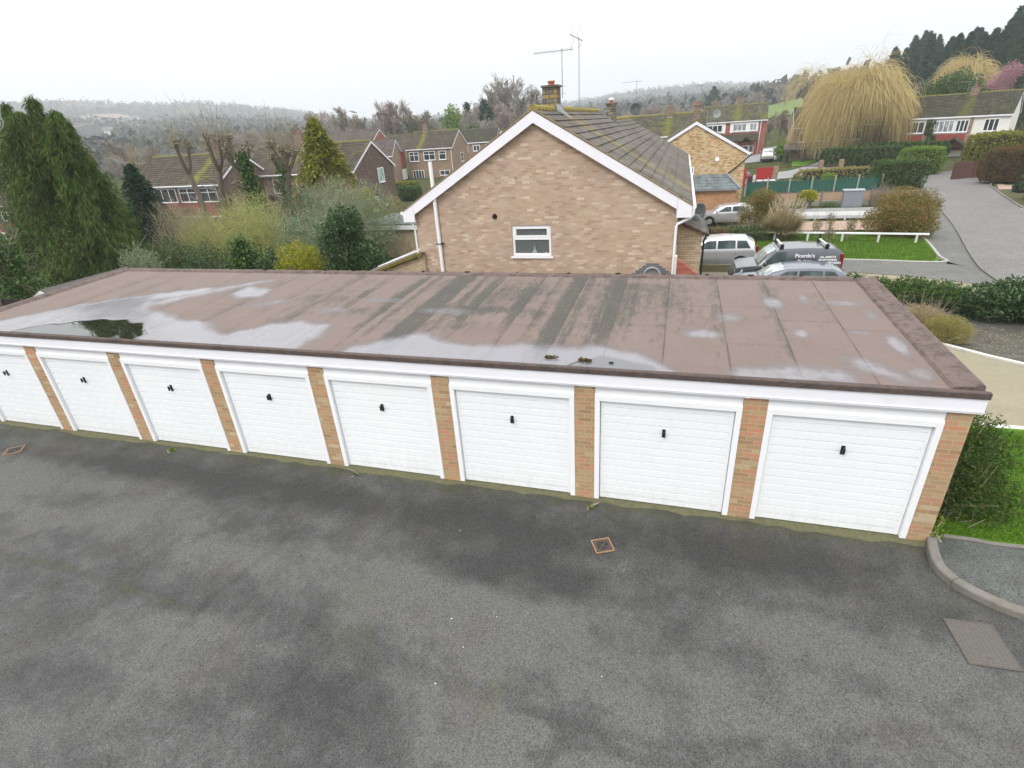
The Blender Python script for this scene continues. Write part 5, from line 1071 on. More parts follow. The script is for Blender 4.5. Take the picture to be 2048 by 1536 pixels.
# far roofs behind the left terraces
for i, (x, y, z, L_, lab) in enumerate([(-80, 75, 5.0, 10, 'small brown-roofed house peeping over the left end of the far left terrace'), (-58, 80, 5.2, 9, 'low roof with white bargeboards behind the ivy-clad trunk'), (-64, 66, 5.3, 12, 'mossy roof end just above the left terrace ridge'), (-52, 105, 6.0, 14, 'dark roofed house with a row of white windows under the bare trees'), (-78, 98, 7.2, 16, 'red brick house with small white windows far beyond the pollarded trees'), (-100, 90, 5.4, 13, 'white-fronted house with orange roof beside the conifer, far left')]):
    hh = house('distant_house', lab, x, y, R((-8, 14, -4, 5, 0, 10)[i]), L_, 8, z - 2.5, z, g(x, y) - .5, 'brick_red' if i in (0, 4) else 'cream' if i == 5 else 'brick_brown', 'brick_red' if i in (0, 4) else 'brick_brown', ('tile_plain', 'tile_plain', 'tile_brown', 'tile_dark', 'tile_plain', 'tile_plain')[i], gutter=False, ridge='tile_plain')
    for u in np.arange(1.2, L_ - 2, 2.6): window(hh, FR(L_), u, u + 1.5, z - 4.2, z - 3.0, (2,), depth=.1, fw=.14)
# G: red and white house, far right-centre
hg = house('brick_house', 'red brick house with white boarded upstairs and blue front door under a small gabled porch', 1.9, 103, -.07, 10.7, 7.9, 4.35, 6.95, -1.9, 'brick_red', 'brick_red', 'tile_moss', ov=.3, chim=(5.9, 3.9, 6.3, 8.1, .9, .6))
m = MB(); m.box(.2, 4.0, .20, .268, 2.55, 4.2); m.box(4.75, 9.3, .20, .268, 2.55, 4.2); m.build('white_boarding', M['white'], hg)
for u0, u1, k in ((1.0, 3.5, 3), (5.2, 7.4, 3), (7.9, 9.1, 2)): window(hg, (0, .2, 1, 0, 0, -1), u0, u1, 2.75, 3.95, (k,), depth=.08, fw=.11, glassm='glass_curtain' if u0 > 5 else 'glass')
m = MB(); m.prism([(-1.2, 1.15), (.22, 2.15), (.22, 2.25), (-1.25, 1.25)], 'x', 2.2, 9.5); m.build('lean_to_roof', M['tile_dark'], hg)
m = MB(); m.box(4.0, 9.3, -1.0, .22, -1.9, 1.1); m.build('front_extension', M['brick_red'], hg)
m = MB(); m.prism([(6.1, .75), (7.5, 1.95), (8.9, .75), (8.9, .6), (7.5, 1.75), (6.1, .6)], 'y', -2.2, -.6); m.build('porch_roof', M['tile_dark'], hg)
for a_ in (6.3, 8.6): m = MB(); m.box(a_, a_ + .12, -2.1, -1.98, -1.95, .8); m.build('porch_post', M['wood'], hg)
m = MB(); m.box(7.1, 8.0, -1.06, -1.005, -1.85, .35); dd = m.build('front_door', M['blue_door'], hg); m = MB(); m.box(6.98, 7.1, -1.08, -1.0, -1.9, .45); m.box(8.0, 8.12, -1.08, -1.0, -1.9, .45); m.box(7.1, 8.0, -1.08, -1.0, .35, .45); m.build('door_frame', M['white'], dd)
window(hg, (0, -1.0, 1, 0, 0, -1), 4.3, 6.2, -.9, .6, (3,), depth=.06, fw=.1); window(hg, (0, -1.0, 1, 0, 0, -1), 6.35, 6.9, -.8, .4, (1,), depth=.06, fw=.08); window(hg, (0, -1.0, 1, 0, 0, -1), 8.2, 8.9, -.8, .4, (1,), depth=.06, fw=.08)
m = MB(); m.tube([(9.7, .1, 4.2), (9.6, .15, -1.9)], .06, 6); m.build('downpipe', M['white'], hg); window(hg, GR(10.7), 2.5, 3.2, 2.2, 3.6, (2,), top=.5, fw=.12)
dish('satellite_dish', 'pale satellite dish on the left part of the mossy roof behind the sandy gable', (1.25, 41.5, 5.9), .30, 5, 'dishg', 12)
# H: moss roof house between near ridge and sandy gable
hh = house('brick_house', 'house with very mossy tiled roof seen between the near roof and the sandy gable', -9.2, 74, -.03, 9.6, 8.6, 3.5, 6.15, -2, 'brick_brown', 'brick_brown', 'tile_moss', chim=(5.9, 3.9, 5.6, 7.0, .8, .6))
hh2 = house('brick_house', 'second mossy roof just behind, ending at a small white gable', -11, 84, -.03, 13, 8.4, 3.9, 6.25, -2, 'brick_brown', 'brick_brown', 'tile_moss')
antenna('tv_antenna', 'tall forked aerial above the chimney of the sandy gable house', (-.05, 41.2, 6.5), 1.5, .6, -60, 4, .3, both='x', thick=.013)
antenna('tv_antenna', 'leaning wide aerial left above the sandy gable house chimney', (-.55, 41.0, 6.4), 1.0, .7, -85, 4, .35, thick=.013)
# I: brick house behind the willow
hi = house('brick_house', 'brown brick house partly hidden behind the big willow', 14.5, 88, -.05, 17, 8.5, 3.2, 5.9, -1.8, 'brick_brown', 'brick_brown', 'tile_dark', chim=(12, 4, 5.3, 7.0, .9, .6))
for u0, u1, z0, z1, k in ((.9, 2.1, 1.2, 2.5, 2), (3.2, 5.0, 1.2, 2.5, 3), (7, 9, 1.2, 2.5, 3), (3.4, 5.6, -1.3, .4, 4), (7.4, 9.2, -1.4, .4, 3), (12, 14, 1.2, 2.5, 3)): window(hi, FR(17), u0, u1, z0, z1, (k,), depth=.1, fw=.11)
m = MB(); m.prism([(-1.6, .35), (.25, 1.1), (.25, .95), (-1.6, .2)], 'x', -1.0, 2.6); m.box(-.9, -.7, -1.5, -1.3, -1.9, .3); m.box(1.4, 1.6, -1.5, -1.3, -1.9, .3); m.build('porch', M['tile_plain'], hi)
# J: right-hand terrace
hj = house('terrace_house', 'terrace with cream and brick-red front panels and dark olive roof at the right edge', 27.0, 85, -.5, 11.8, 8.6, 3.62, 6.2, -1.8, 'cream', 'cream', 'tile_dark', ov=.3, gutter=False, chim=(6.9, 4.1, 5.6, 6.9, .9, .7))
for a_, b_ in ((.2, 3.1), (3.85, 7.7)): m = MB(); m.box(a_, b_, .20, .268, -.4, 1.55); m.build('red_panel', M['tilehung_red'], hj)
for a_, b_ in ((3.15, 3.8), (7.75, 8.1)): m = MB(); m.box(a_, b_, .15, .268, -1.8, 3.5); m.build('brick_pier', M['brick_brown'], hj)
for u0, u1, k, gl in ((.9, 3.05, 3, 'glass'), (4.05, 6.2, 4, 'glass_curtain'), (6.4, 7.7, 3, 'glass'), (9.2, 10.7, 3, 'glass')): window(hj, FR(11.8), u0, u1, 1.75, 3.2, (k,), depth=.1, fw=.1, glassm=gl)
window(hj, FR(11.8), 1.2, 3.0, -.9, -.3, (2,), depth=.1, fw=.1); window(hj, FR(11.8), 4.3, 5.7, -1.7, .05, (3,), depth=.12, fw=.12)
m = MB(); m.prism([(5.4, .2), (6.8, 1.25), (8.2, .2), (8.2, .0), (6.8, 1.05), (5.4, .0)], 'y', -1.6, .2); m.build('porch_roof', M['tile_dark'], hj); m = MB(); [m.bar((6.8, -1.5, .15), (q, -1.5, .75), .07, .07) for q in (6.1, 7.5)]; m.bar((5.6, -1.5, .15), (8.0, -1.5, .15), .08, .08); m.box(5.75, 5.95, -1.5, -1.3, -1.9, .1); m.build('porch_frame', M['wood_brown'], hj)
m = MB(); r_ = rng(77); P = np.stack([r_.uniform(3.2, 4.2, 900), r_.uniform(-.02, .12, 900), r_.uniform(-1.6, 3.3, 900)], 1); P[:, 0] += (P[:, 2] < 1.5) * .4
A = unit(r_.normal(size=P.shape)) * .11; B = unit(np.cross(A, r_.normal(size=P.shape))) * .08; npmesh('ivy', *leaf_quads(P, A, B), M['lf_ivy'], hj)
antenna('tv_antenna', 'wide aerial on a crooked mast over the right-hand terrace chimney', (34.2, 85.4, 6.5), 1.1, 1.7, -80, 5, .6, thick=.02)
antenna('tv_antenna', 'second taller aerial leaning over the right-hand terrace chimney', (34.8, 85.2, 6.5), 1.6, 1.6, 85, 4, .6, thick=.02)
# far gabled houses by the meadow
hk = house('distant_house', 'far brick house with white pointed gables beyond the meadow left of the willow', 45.5, 330, -.05, 9, 8, 12.0, 15, 7, 'brick_red', 'brick_red', 'tile_plain', gutter=False, ridge='tile_plain', fascia_w=.7)
m = MB(); [m.prism([(a_, 9), (a_ + 1.6, 12.6), (a_ + 3.2, 9)], 'y', -2, 4) for a_ in (.3, 5.6)]; m.build('front_gable', M['brick_red'], hk)
m = MB(); [(m.bar((a_, -2.1, 9), (a_ + 1.6, -2.1, 12.6), .2, .4), m.bar((a_ + 3.2, -2.1, 9), (a_ + 1.6, -2.1, 12.6), .2, .4)) for a_ in (.3, 5.6)]; m.box(-1, 13, -6, -5.6, 7.5, 8.2); m.build('gable_trim', M['white'], hk)
house('distant_house', 'pale grey roofed barn-like house half behind the willow', 54.5, 305, -.2, 9, 9, 12.3, 15.2, 8, 'brick_red', 'brick_red', 'pale' if False else 'tile_slate', gutter=False, ridge='tile_slate')
# flat-roofed grey extension left of near house
e = empty('flat_roof_extension', (-22.0, 24.6, 0), 0, 'low flat grey-roofed extension with white fascia left of the nearest house', 'outbuilding')
m = MB(); m.box(.7, 5.6, .2, 4.8, -2, .35); m.build('wall', M['brick_lean'], e); m = MB(); m.box(.35, 5.8, -.02, .04, .36, .66); m.box(.35, .41, .04, 4.9, .36, .66); m.build('fascia', M['white'], e)
m = MB(); m.box(.33, 5.8, -.03, 5.0, .66, .72); m.build('roof', M['felt_grey'], e)
# hillside buildings
for i, (x, y, w_) in enumerate([(-664, 502, 16), (-682, 540, 12), (-700, 552, 9), (-963, 827, 26), (-626, 535, 11), (-548, 438, 7), (-655, 508, 8), (-905, 722, 30), (-868, 716, 14), (-600, 590, 10), (-560, 640, 12), (-720, 600, 16), (-500, 560, 10)]):
    z = g(x, y); e = empty('hillside_building', (x, y, z + 1), R(40), 'tiny white building on the far wooded hillside', 'building', 'white buildings on the far hill')
    m = MB(); h_ = 3 + i % 3; m.box(-w_ / 2, w_ / 2, -3, 3, -3, h_); m.build('wall', M['cream'], e); m = MB(); m.prism([(-4, h_), (0, h_ + 2.2), (4, h_)], 'x', -w_ / 2 - 1, w_ / 2 + 1); m.build('roof', M['tile_slate'] if i % 2 else M['tile_plain'], e)
# shed and fence at the left
e = empty('shed', (-20.85, 5.6, 0), 0, 'low shed with dark felt pitched roof at the left end of the garages', 'shed')
m = MB(); m.prism([(-1.3, -.3), (1.3, -.3), (1.3, 1.45), (0, 2.08), (-1.3, 1.45)], 'y', -1.25, 1.5); m.build('wall', M['wood_dark'], e)
m = MB(); m.prism([(0, 2.14), (1.5, 1.42), (1.5, 1.46), (0, 2.20), (-1.5, 1.46), (-1.5, 1.42)], 'y', -1.4, 1.7); m.build('roof', M['felt_dark'], e)
m = MB(); m.prism([(0, 2.06), (1.52, 1.33), (1.52, 1.43), (0, 2.16)], 'y', -1.44, -1.405); m.prism([(0, 2.06), (-1.52, 1.33), (-1.52, 1.43), (0, 2.16)], 'y', -1.44, -1.405); m.build('bargeboard', M['white_old'], e)
def board_fence(name, label, p0, p1, h, mat, posts=2.4, postmat='wood', bw=.14, gap=.0, rails=True, top=False, z0=None, ph=.1, grp=None):
    e = empty(name, (p0[0], p0[1], 0), 0, label, 'fence', grp); d = Vector((p1[0] - p0[0], p1[1] - p0[1])); L_ = d.length; d.normalize(); m = MB(); n_ = int(L_ / bw)
    for i in range(n_):
        a_ = d * (i * bw); b_ = d * ((i + 1) * bw - .006); zz = (g(p0[0] + a_.x, p0[1] + a_.y) if z0 is None else z0); o_ = .012 * (i % 2)
        m.bar((a_.x, a_.y + o_, zz + h / 2), (b_.x, b_.y + o_, zz + h / 2 + .001 * (i % 3)), .018, h)
    m.build('boards', mat if not isinstance(mat, str) else M[mat], e)
    k = max(1, round(L_ / posts))
    for i in range(k + 1):
        q = d * (L_ * i / k); zz = (g(p0[0] + q.x, p0[1] + q.y) if z0 is None else z0); m = MB(); m.box(q.x - .06, q.x + .06, q.y - .10, q.y - .0, zz - .1, zz + h + ph); m.build('post', M[postmat], e)
    return e
board_fence('wooden_fence', 'dark stained fence behind the left end of the garages', (-27, 3.9), (-19.8, 3.7), 2.2, 'wood_dark', z0=-.2)
# green fence, brown wall, lattice fence
e = board_fence('green_fence', 'dark green board fence with pale concrete posts and trellis top', (5.4, 55), (17.8, 55.6), 1.25, 'green_fence', posts=2.05, postmat='post', ph=.42)
m = MB(); [m.bar((a_, b_, c_), (a_ + 12.4, b_ + .6, c_), .03, .035) for a_, b_, c_ in ((0, -.02, -.45), (0, -.02, -.68))]
for i in range(80): m.bar((i * .155, i * .0075 - .02, -.75), (i * .155, i * .0075 - .02, -.42), .018, .018)
m.build('trellis', M['green_fence'], e)
e = empty('brick_wall', (7.6, 50.5, 0), 0, 'low orange-brown wall with square piers in front of the green fence', 'wall'); m = MB(); zz = g(8, 50)
m.box(0, 10.4, -.1, .1, zz - .2, zz + .62); m.build('wall', M['brick_orange'], e)
for q in (2.6, 7.2): m = MB(); m.box(q - .22, q + .22, -.2, .2, zz - .2, zz + .85); m.build('pier', M['brick_orange'], e)
m = MB(); m.box(0, 10.4, -.14, .14, zz + .622, zz + .68); m.build('coping', M['wood_brown'], e)
e = empty('trellis_fence', (6.9, 46.0, 0), 0, 'low weathered fence with lattice top panels behind the neighbouring drive', 'fence'); zz = g(8, 46)
m = MB()
for i in range(44):
    q = i * .255; m.bar((q, 0, zz + .62), (q, 0, zz + 1.08), .045, .03)
for z in (.62, .77, .92, 1.08): m.bar((0, -.03, zz + z), (11.2, -.03, zz + z), .02, .055)
m.build('lattice', M['wood_pale'], e)
m = MB(); [m.bar((0, 0, zz + z), (11.2, 0, zz + z + .001), .03, .13) for z in (.10, .27, .44)]; m.build('rails', M['wood_pale'], e)
for i in range(7): m = MB(); q = i * 1.87; m.box(q - .06, q + .06, -.09, .03, zz - .1, zz + 1.25); m.build('post', M['wood'], e)
e = empty('utility_cabinet', (12.75, 45.0, g(12.7, 45)), 0, 'grey metal double-door utility cabinet in front of the trellis fence', 'cabinet')
m = MB(); m.box(-.74, .74, -.25, .25, 0, 1.30); m.build('body', M['cab'], e, bevel=.01); m = MB(); m.prism([(-.30, 1.30), (.30, 1.30), (.30, 1.42), (-.30, 1.36)], 'x', -.80, .80); m.build('lid', plain('cabinet_lid', (.24, .27, .31), .5, .4), e)
for s in (-1, 1): m = MB(); m.box(min(s * .01, s * .70), max(s * .01, s * .70), -.268, -.252, .06, 1.25); m.build('door', M['cab'], e)
e = empty('plant_pot', (9.35, 44.6, g(9.3, 44.6)), 0, 'blue-grey pot holding the small yellow shrub by the trellis fence', 'pot'); m = MB(); m.tube([(0, 0, 0), (0, 0, .5), (0, 0, .54)], [.24, .34, .35], 16); m.build('pot', plain('pot_glaze', (.10, .10, .14), .5, .4), e, True)
def rail(name, label, p0, p1, h, n_, w=.09, hh=.07, mat='white', postmat='white_old'):
    e = empty(name, (p0[0], p0[1], 0), 0, label, 'rail'); d = Vector((p1[0] - p0[0], p1[1] - p0[1])); za, zb = g(*p0), g(*p1)
    m = MB(); m.bar((0, 0, za + h), (d.x, d.y, zb + h), w, hh); m.build('rail', M[mat], e)
    for i in range(n_):
        f = (i + .3) / (n_ - .4); q = d * f; zz = za + (zb - za) * f; m = MB(); m.box(q.x - .05, q.x + .05, q.y - .05, q.y + .05, zz - .1, zz + h - hh / 2 - .002); m.build('post', M[postmat], e)
rail('timber_rail', 'long low white rail on short posts across the front lawn', (.6, 30.1), (12.6, 28.4), .55, 7, .12, .085)
rail('timber_rail', 'thick low white rail beside the neighbouring grey drive', (6.2, 38.3), (13.3, 38.1), .42, 4, .10, .24, 'white')
board_fence('wooden_fence', 'brown overlapping board fence stepping up beside the pink driveway at right', (26.6, 63.6), (33.5, 66.5), 1.7, 'wood_brown', posts=2.3, postmat='wood_brown', bw=.35)
e = empty('red_gate_wall', (5.2, 63, 0), 0, 'red painted panels and brown brick piers beyond the green fence', 'wall'); zz = g(6, 63)
for a_, b_ in ((-.6, .9), (2.0, 3.7)): m = MB(); m.box(a_, b_, -.05, .05, zz, zz + 2.0); m.build('panel', M['red_panel'], e)
for q in (4.0,): m = MB(); m.box(q - .25, q + .25, -.2, .2, zz, zz + 2.1); m.build('pier', M['brick_brown'], e)
m = MB(); m.box(-.6, 10.6, .30, .36, zz + 1.9, zz + 2.0); m.build('top_rail', M['wood_brown'], e)
for q in (8.6, 10.6): m = MB(); m.box(q - .22, q + .22, .1, .5, zz, zz + 2.5); m.build('pier', M['brick_brown'], e)
e = empty('low_wall', (14.6, 86.5, 0), 0, 'curved low pale kerb wall round the small lawn below the willow', 'wall')
m = MB(); pts = smooth_line([(0, -6), (2.2, -3.6), (4, 0), (5.2, 4.5)], 5)
for a_, b_ in zip(pts[:-1], pts[1:]): m.bar((a_[0], a_[1], -1.78), (b_[0], b_[1], -1.78), .25, .5)
m.build('wall', M['concrete'], e)
e = empty('brick_edging', (7.2, 17.75, 0), 0, 'broken low brick edging at the roadside of the gravel drive', 'wall'); m = MB(); r_ = random.Random(5)
for i in range(22): x = i * .235; zz = g(7.2 + x, 17.6 - i * .02); m.box(x, x + .215, -.05 - i * .03, .06 - i * .03, zz - .02, zz + r_.uniform(.04, .12))
for i in range(12): x = -3.2 + i * .24; zz = g(7.2 + x, 17.7); m.box(x, x + .22, -.1, .1, zz - .02, zz + r_.uniform(.12, .22))
m.build('bricks', M['brick_orange'], e)
e = empty('low_wall', (-.8, 21.25, 0), 0, 'low pale retaining wall in front of the silver people carrier', 'wall'); m = MB(); m.box(0, 2.9, -.12, .12, -1.5, -.98); m.build('wall', M['concrete'], e)

# ------------------------------------------------------------------ cars
def car(name, label, loc, yaw, paintm, L, W, H, belt, hood, xs, glass_side, wheels=(.82, .83), r=.31, van=False, rear_lamp='side', extra=None):
    """local x: nose 0 to tail L, side facing -y.  xs = (hood_end, roof_start, roof_end, tail_top)"""
    e = empty(name, loc, yaw, label, 'van' if van else 'car'); he, rs_, re_, tt = xs; hw = W / 2
    KX = [0, .04, .18, he * .5, he, (he + rs_) / 2, rs_, (rs_ + re_) / 2, re_, tt, L - .05, L]
    mid = (hood + H) / 2 + .03
    KT = [.52, .66, hood - .10, hood - .035, hood + .01, mid + .05, H - .05, H, H - .03, (H - .16 if van else H - .22), (H - .9 if not van else H - .35), (.75 if not van else .9)]
    KB = [.50, .60, min(belt, hood) - .14, min(belt, hood) - .06, belt - .03, belt, belt, belt + .02, belt + .05, belt + .05, belt - .02, .62]
    KW = [hw - .24, hw - .14, hw - .04, hw - .01, hw, hw, hw, hw, hw, hw - .01, hw - .05, hw - .10]
    KU = [hw - .30, hw - .24, hw - .16, hw - .13, hw - .12, hw - .17, hw - (.12 if van else .20), hw - (.10 if van else .18), hw - (.11 if van else .20), hw - (.13 if van else .23), hw - .16, hw - .2]
    KZ = [.30, .24, .20, .19, .19, .19, .19, .19, .19, .20, .24, .34]
    def st(x):
        f = lambda K: float(np.interp(x, KX, K)); return f(KT), f(KB), f(KW), f(KU), f(KZ)
    def ringp(x):
        zt, zb, w, u, z0 = st(x); zb = min(zb, zt - .02); u = min(u, w); sh = zb - (zb - z0) * .12
        return [(0, z0), (w * .8, z0), (w * .95, z0 + .05), (w, z0 + .16), (w * 1.0, (z0 + zb) * .5), (w * .995, sh), (w * .975, zb), ((w * .975 + u) * .5, (zb + zt - (zt - zb) * .12 - .01) * .5), (u, zt - (zt - zb) * .12 - .01), (u * .93, zt - .012), (u * .6, zt + .008), (0, zt + .016)]
    def shape(x, k, t=0):
        a_ = ringp(x); return a_[k]
    X_ = sorted(set([round(v, 3) for v in list(np.linspace(0, L, 44)) + KX])); m = MB(); rings = []
    for x in X_:
        h = ringp(x); full = [(x, -y, z) for y, z in h] + [(x, y, z) for y, z in h[-2:0:-1]]; rings.append(full)
    n = len(rings[0]); m.v = [p for rg in rings for p in rg]
    m.f = [(i * n + j, i * n + (j + 1) % n, (i + 1) * n + (j + 1) % n, (i + 1) * n + j) for i in range(len(rings) - 1) for j in range(n)] + [tuple(range(n)), tuple((len(rings) - 1) * n + j for j in range(n))[::-1]]
    m.build('body', M[paintm], e, True)
    def side_pt(x, f, s, off=.008):
        zt, zb, w, u, z0 = st(x); u = min(u, w); a0, a1 = (w * .975, zb), (u, zt - (zt - zb) * .12 - .01)
        return (x, s * (a0[0] + (a1[0] - a0[0]) * f + off), a0[1] + (a1[1] - a0[1]) * f + off * .3)
    for s in (-1, 1):
        for (a_, b_, c_, d_) in glass_side:       # bottom x0,x1, top x0,x1
            m = MB(); k = 6
            for i in range(k):
                f0, f1 = i / k, (i + 1) / k
                q = [side_pt(a_ + (b_ - a_) * f0, .10, s), side_pt(a_ + (b_ - a_) * f1, .10, s), side_pt(c_ + (d_ - c_) * f1, .93, s), side_pt(c_ + (d_ - c_) * f0, .93, s)]
                m.add(q, [(0, 1, 2, 3)])
            m.build('side_window', M['glass_car'], e, True)
    def top_pt(x, v, off=.008):
        zt, zb, w, u, z0 = st(x); return (x, v * u * .92, zt + .010 + off - .02 * v * v)
    for (a_, b_), nm in (((he + .06, rs_ - .05), 'windscreen'), ((re_ + .04 if not van else tt + .02, (tt + .35 * (L - tt)) if not van else L - .04), 'rear_window')):
        m = MB(); k = 6
        for i in range(k):
            for j in range(6):
                x0_, x1_ = a_ + (b_ - a_) * i / k, a_ + (b_ - a_) * (i + 1) / k; v0, v1 = -.95 + 1.9 * j / 6, -.95 + 1.9 * (j + 1) / 6
                m.add([top_pt(x0_, v0), top_pt(x0_, v1), top_pt(x1_, v1), top_pt(x1_, v0)], [(0, 1, 2, 3)])
        m.build(nm, M['glass_painted_sky'], e, True)
    for xw in (wheels[0], L - wheels[1]):
        for s in (-1, 1):
            yy = s * (hw - .08); m = MB(); m.tube([(xw, yy - .10 * s, r), (xw, yy + .082 * s, r), (xw, yy + .095 * s, r)], [r, r, r * .93], 24); w_ = m.build('wheel', M['rubber'], e)
            m = MB(); m.tube([(xw, yy + .06 * s, r), (xw, yy + .102 * s, r)], [r * .68, r * .64], 18)
            for q in range(5):
                a_ = q * 1.2566; m.bar((xw, yy + .108 * s, r), (xw + r * .6 * math.cos(a_), yy + .108 * s, r + r * .6 * math.sin(a_)), .05, .012)
            m.build('rim', M['car_silver'], w_)
            m = MB(); m.tube([(xw, s * (hw - .3), r + .02), (xw, s * (hw + .002), r + .02)], [r + .07, r + .07], 24); m.build('wheel_arch', M['rubber'], e)
    for s in (-1, 1):
        m = MB(); m.add([(.10, s * (hw - .13), .72), (.46, s * (hw - .005), .80), (.46, s * (hw - .02), .92), (.13, s * (hw - .14), .86)], [(0, 1, 2, 3)]); m.v = [(x - .01, y + .012 * s, z + .01) for x, y, z in m.v]; m.build('headlight', M['lamp_clear'], e)
        m = MB(); zl, zh = (.85, H - .25) if van else (belt - .28, H - .38); m.box(L - .17, L - .035, min(s * (hw - .16), s * (hw - .05)), max(s * (hw - .16), s * (hw - .065)), zl, zh); m.build('tail_light', M['lamp_red'], e, bevel=.015)
        m = MB(); m.box(he + .22, he + .36, min(s * (hw + .02), s * (hw + .20)), max(s * (hw + .02), s * (hw + .20)), belt + .01, belt + .17); m.build('mirror', M[paintm], e, bevel=.03)
        for xx in ((he + 1.1, he + 2.0) if not van else (he + 1.15,)): m = MB(); m.box(xx, xx + .17, min(s * (hw + .002), s * (hw + .03)), max(s * (hw + .002), s * (hw + .03)), belt - .14, belt - .11); m.build('door_handle', M[paintm], e)
    m = MB(); m.box(-.012, .03, -.45, .45, .42, .62); m.build('grille', M['black'], e)
    m = MB(); m.box(L + .0, L + .012, -.26, .26, .55 if not van else .7, .66 if not van else .81); m.build('number_plate', M['plate_y'], e)
    m = MB(); seams = (he + .25, he + 1.27, he + 2.2) if not van else (he + .15, he + 1.35, he + 2.45)
    for xx in seams:
        for s in (-1, 1): m.bar((xx, s * (hw + .001), .28), (xx, s * (hw + .001), belt - .04), .012, .006)
    m.build('door_gaps', M['black'], e)
    return e, st
c1, _ = car('parked_car', 'silver people carrier parked between the low wall and the lawn rail', (-1.40, 22.7, g(1, 22.7)), .0, 'car_silver', 4.35, 1.74, 1.56, .98, .97, (1.05, 1.85, 3.75, 4.12), [(1.30, 2.28, 1.86, 2.28), (2.36, 3.22, 2.36, 3.2), (3.30, 3.95, 3.28, 3.72)])
v1, st = car('parked_van', 'dark grey tradesman van with roof bars and white lettering on its side', (1.38, 18.9, g(3, 18.9)), .02, 'car_grey', 4.45, 1.80, 1.84, 1.10, 1.08, (1.02, 1.78, 4.05, 4.32), [(1.22, 2.18, 1.76, 2.16)], van=True, r=.32)
for xx in (1.95, 3.72):
    m = MB(); m.box(xx - .035, xx + .035, -.78, .78, 1.90, 1.96); b_ = m.build('roof_bar', M['white_old'], v1)
    for s in (-1, 1): m = MB(); m.box(xx - .07, xx + .07, s * .74 - .07, s * .74 + .07, 1.80, 1.99); m.build('foot', M['black'], b_, bevel=.01)
    m = MB(); m.box(xx - .03, xx + .03, .62, .68, 1.96, 2.16); m.build('stop', M['black'], b_)
for tx, x, z, sz in (("Picardo's", 2.90, 1.44, .215), ("Drylining", 2.92, 1.235, .15), ("ALL ASPECTS", 3.80, 1.42, .105), ("OF DRYLINING", 3.80, 1.30, .105), ("WORK UNDERTAKEN", 3.80, 1.18, .105)):
    cu = bpy.data.curves.new('lettering', 'FONT'); cu.body = tx; cu.size = sz; cu.align_x = 'CENTER'; cu.extrude = .002; cu.offset = .004
    o = bpy.data.objects.new('lettering', cu); COL.objects.link(o); bpy.context.view_layer.update()
    me = bpy.data.meshes.new_from_object(o); bpy.data.objects.remove(o)
    o = bpy.data.objects.new('lettering', me); COL.objects.link(o); me.materials.clear(); me.materials.append(M['white']); o.parent = v1
    zt, zb, w, u, z0 = st(x); sl_ = math.atan2((w * .975 - u), (zt - (zt - zb) * .12 - zb)); yy = w * .975 - (z + sz * .3 - zb) * math.tan(sl_)
    o.location = (x, -yy - .012, z); o.rotation_euler = (math.pi / 2 - sl_, 0, 0); o['label'] = 'white lettering reading ' + tx.replace("'", '')
car('parked_car', 'slate blue estate car, only its upper half showing above the garage roof', (1.30, 16.6, g(3, 16.6)), .0, 'car_blue', 4.40, 1.76, 1.50, .98, .96, (1.0, 1.95, 3.6, 4.1), [(1.32, 2.35, 1.95, 2.35), (2.43, 3.30, 2.43, 3.26), (3.38, 4.0, 3.34, 3.70)])
car('parked_car', 'silver hatchback parked against the red-orange brick extension', (.35, 36.9, g(2, 36.9)), .0, 'car_silver', 4.2, 1.74, 1.46, .95, .94, (1.0, 1.9, 3.3, 3.9), [(1.30, 2.3, 1.90, 2.3), (2.38, 3.35, 2.38, 3.15)])
car('parked_car', 'pale suv seen from behind on the drive of the red and white house', (12.0, 93.5, g(12, 95)), -math.pi / 2 - .1 , 'car_silver', 4.4, 1.85, 1.68, 1.05, 1.05, (1.05, 1.9, 3.6, 4.1), [(1.3, 2.3, 1.9, 2.3), (2.4, 3.4, 2.4, 3.3)], r=.35)
car('parked_car', 'maroon car half hidden behind the red panel', (2.9, 65.5, g(5, 65)), 0, 'car_red', 4.2, 1.75, 1.5, .95, .94, (1.0, 1.9, 3.3, 3.9), [(1.30, 2.3, 1.90, 2.3), (2.38, 3.35, 2.38, 3.15)])
car('parked_car', 'white car tucked behind the long hedge beneath the willow', (21.6, 86.5, g(23, 86)), .3, 'white', 4.2, 1.75, 1.5, .95, .94, (1.0, 1.9, 3.3, 3.9), [(1.30, 2.3, 1.90, 2.3), (2.38, 3.35, 2.38, 3.15)])
for i, (x, y) in enumerate([(29.4, 68.9), (30.1, 69.2)]):
    e = empty('wheelie_bin', (x, y, g(x, y)), -.3, ('left', 'right')[i] + ' of two dark wheelie bins beside the trimmed bright green hedge', 'bin', 'wheelie bins by the hedge'); m = MB(); m.prism([(-.26, 0), (.26, 0), (.32, 1.0), (-.32, 1.0)], 'x', -.28, .28); m.build('body', M['black'], e); m = MB(); m.box(-.31, .31, -.36, .36, 1.002, 1.08); m.build('lid', M['black'], e)
for i, (x, y) in enumerate([(7.2, 59.5), (7.9, 59.6), (8.5, 59.5)]):
    e = empty('wheelie_bin', (x, y, g(x, y)), .1 * i, 'white-lidded bin behind the green fence', 'bin', 'bins behind the green fence'); m = MB(); m.prism([(-.22, 0), (.22, 0), (.28, .95), (-.28, .95)], 'x', -.25, .25); m.build('body', M['cab'], e); m = MB(); m.box(-.28, .28, -.32, .32, .952, 1.03); m.build('lid', M['white'], e)

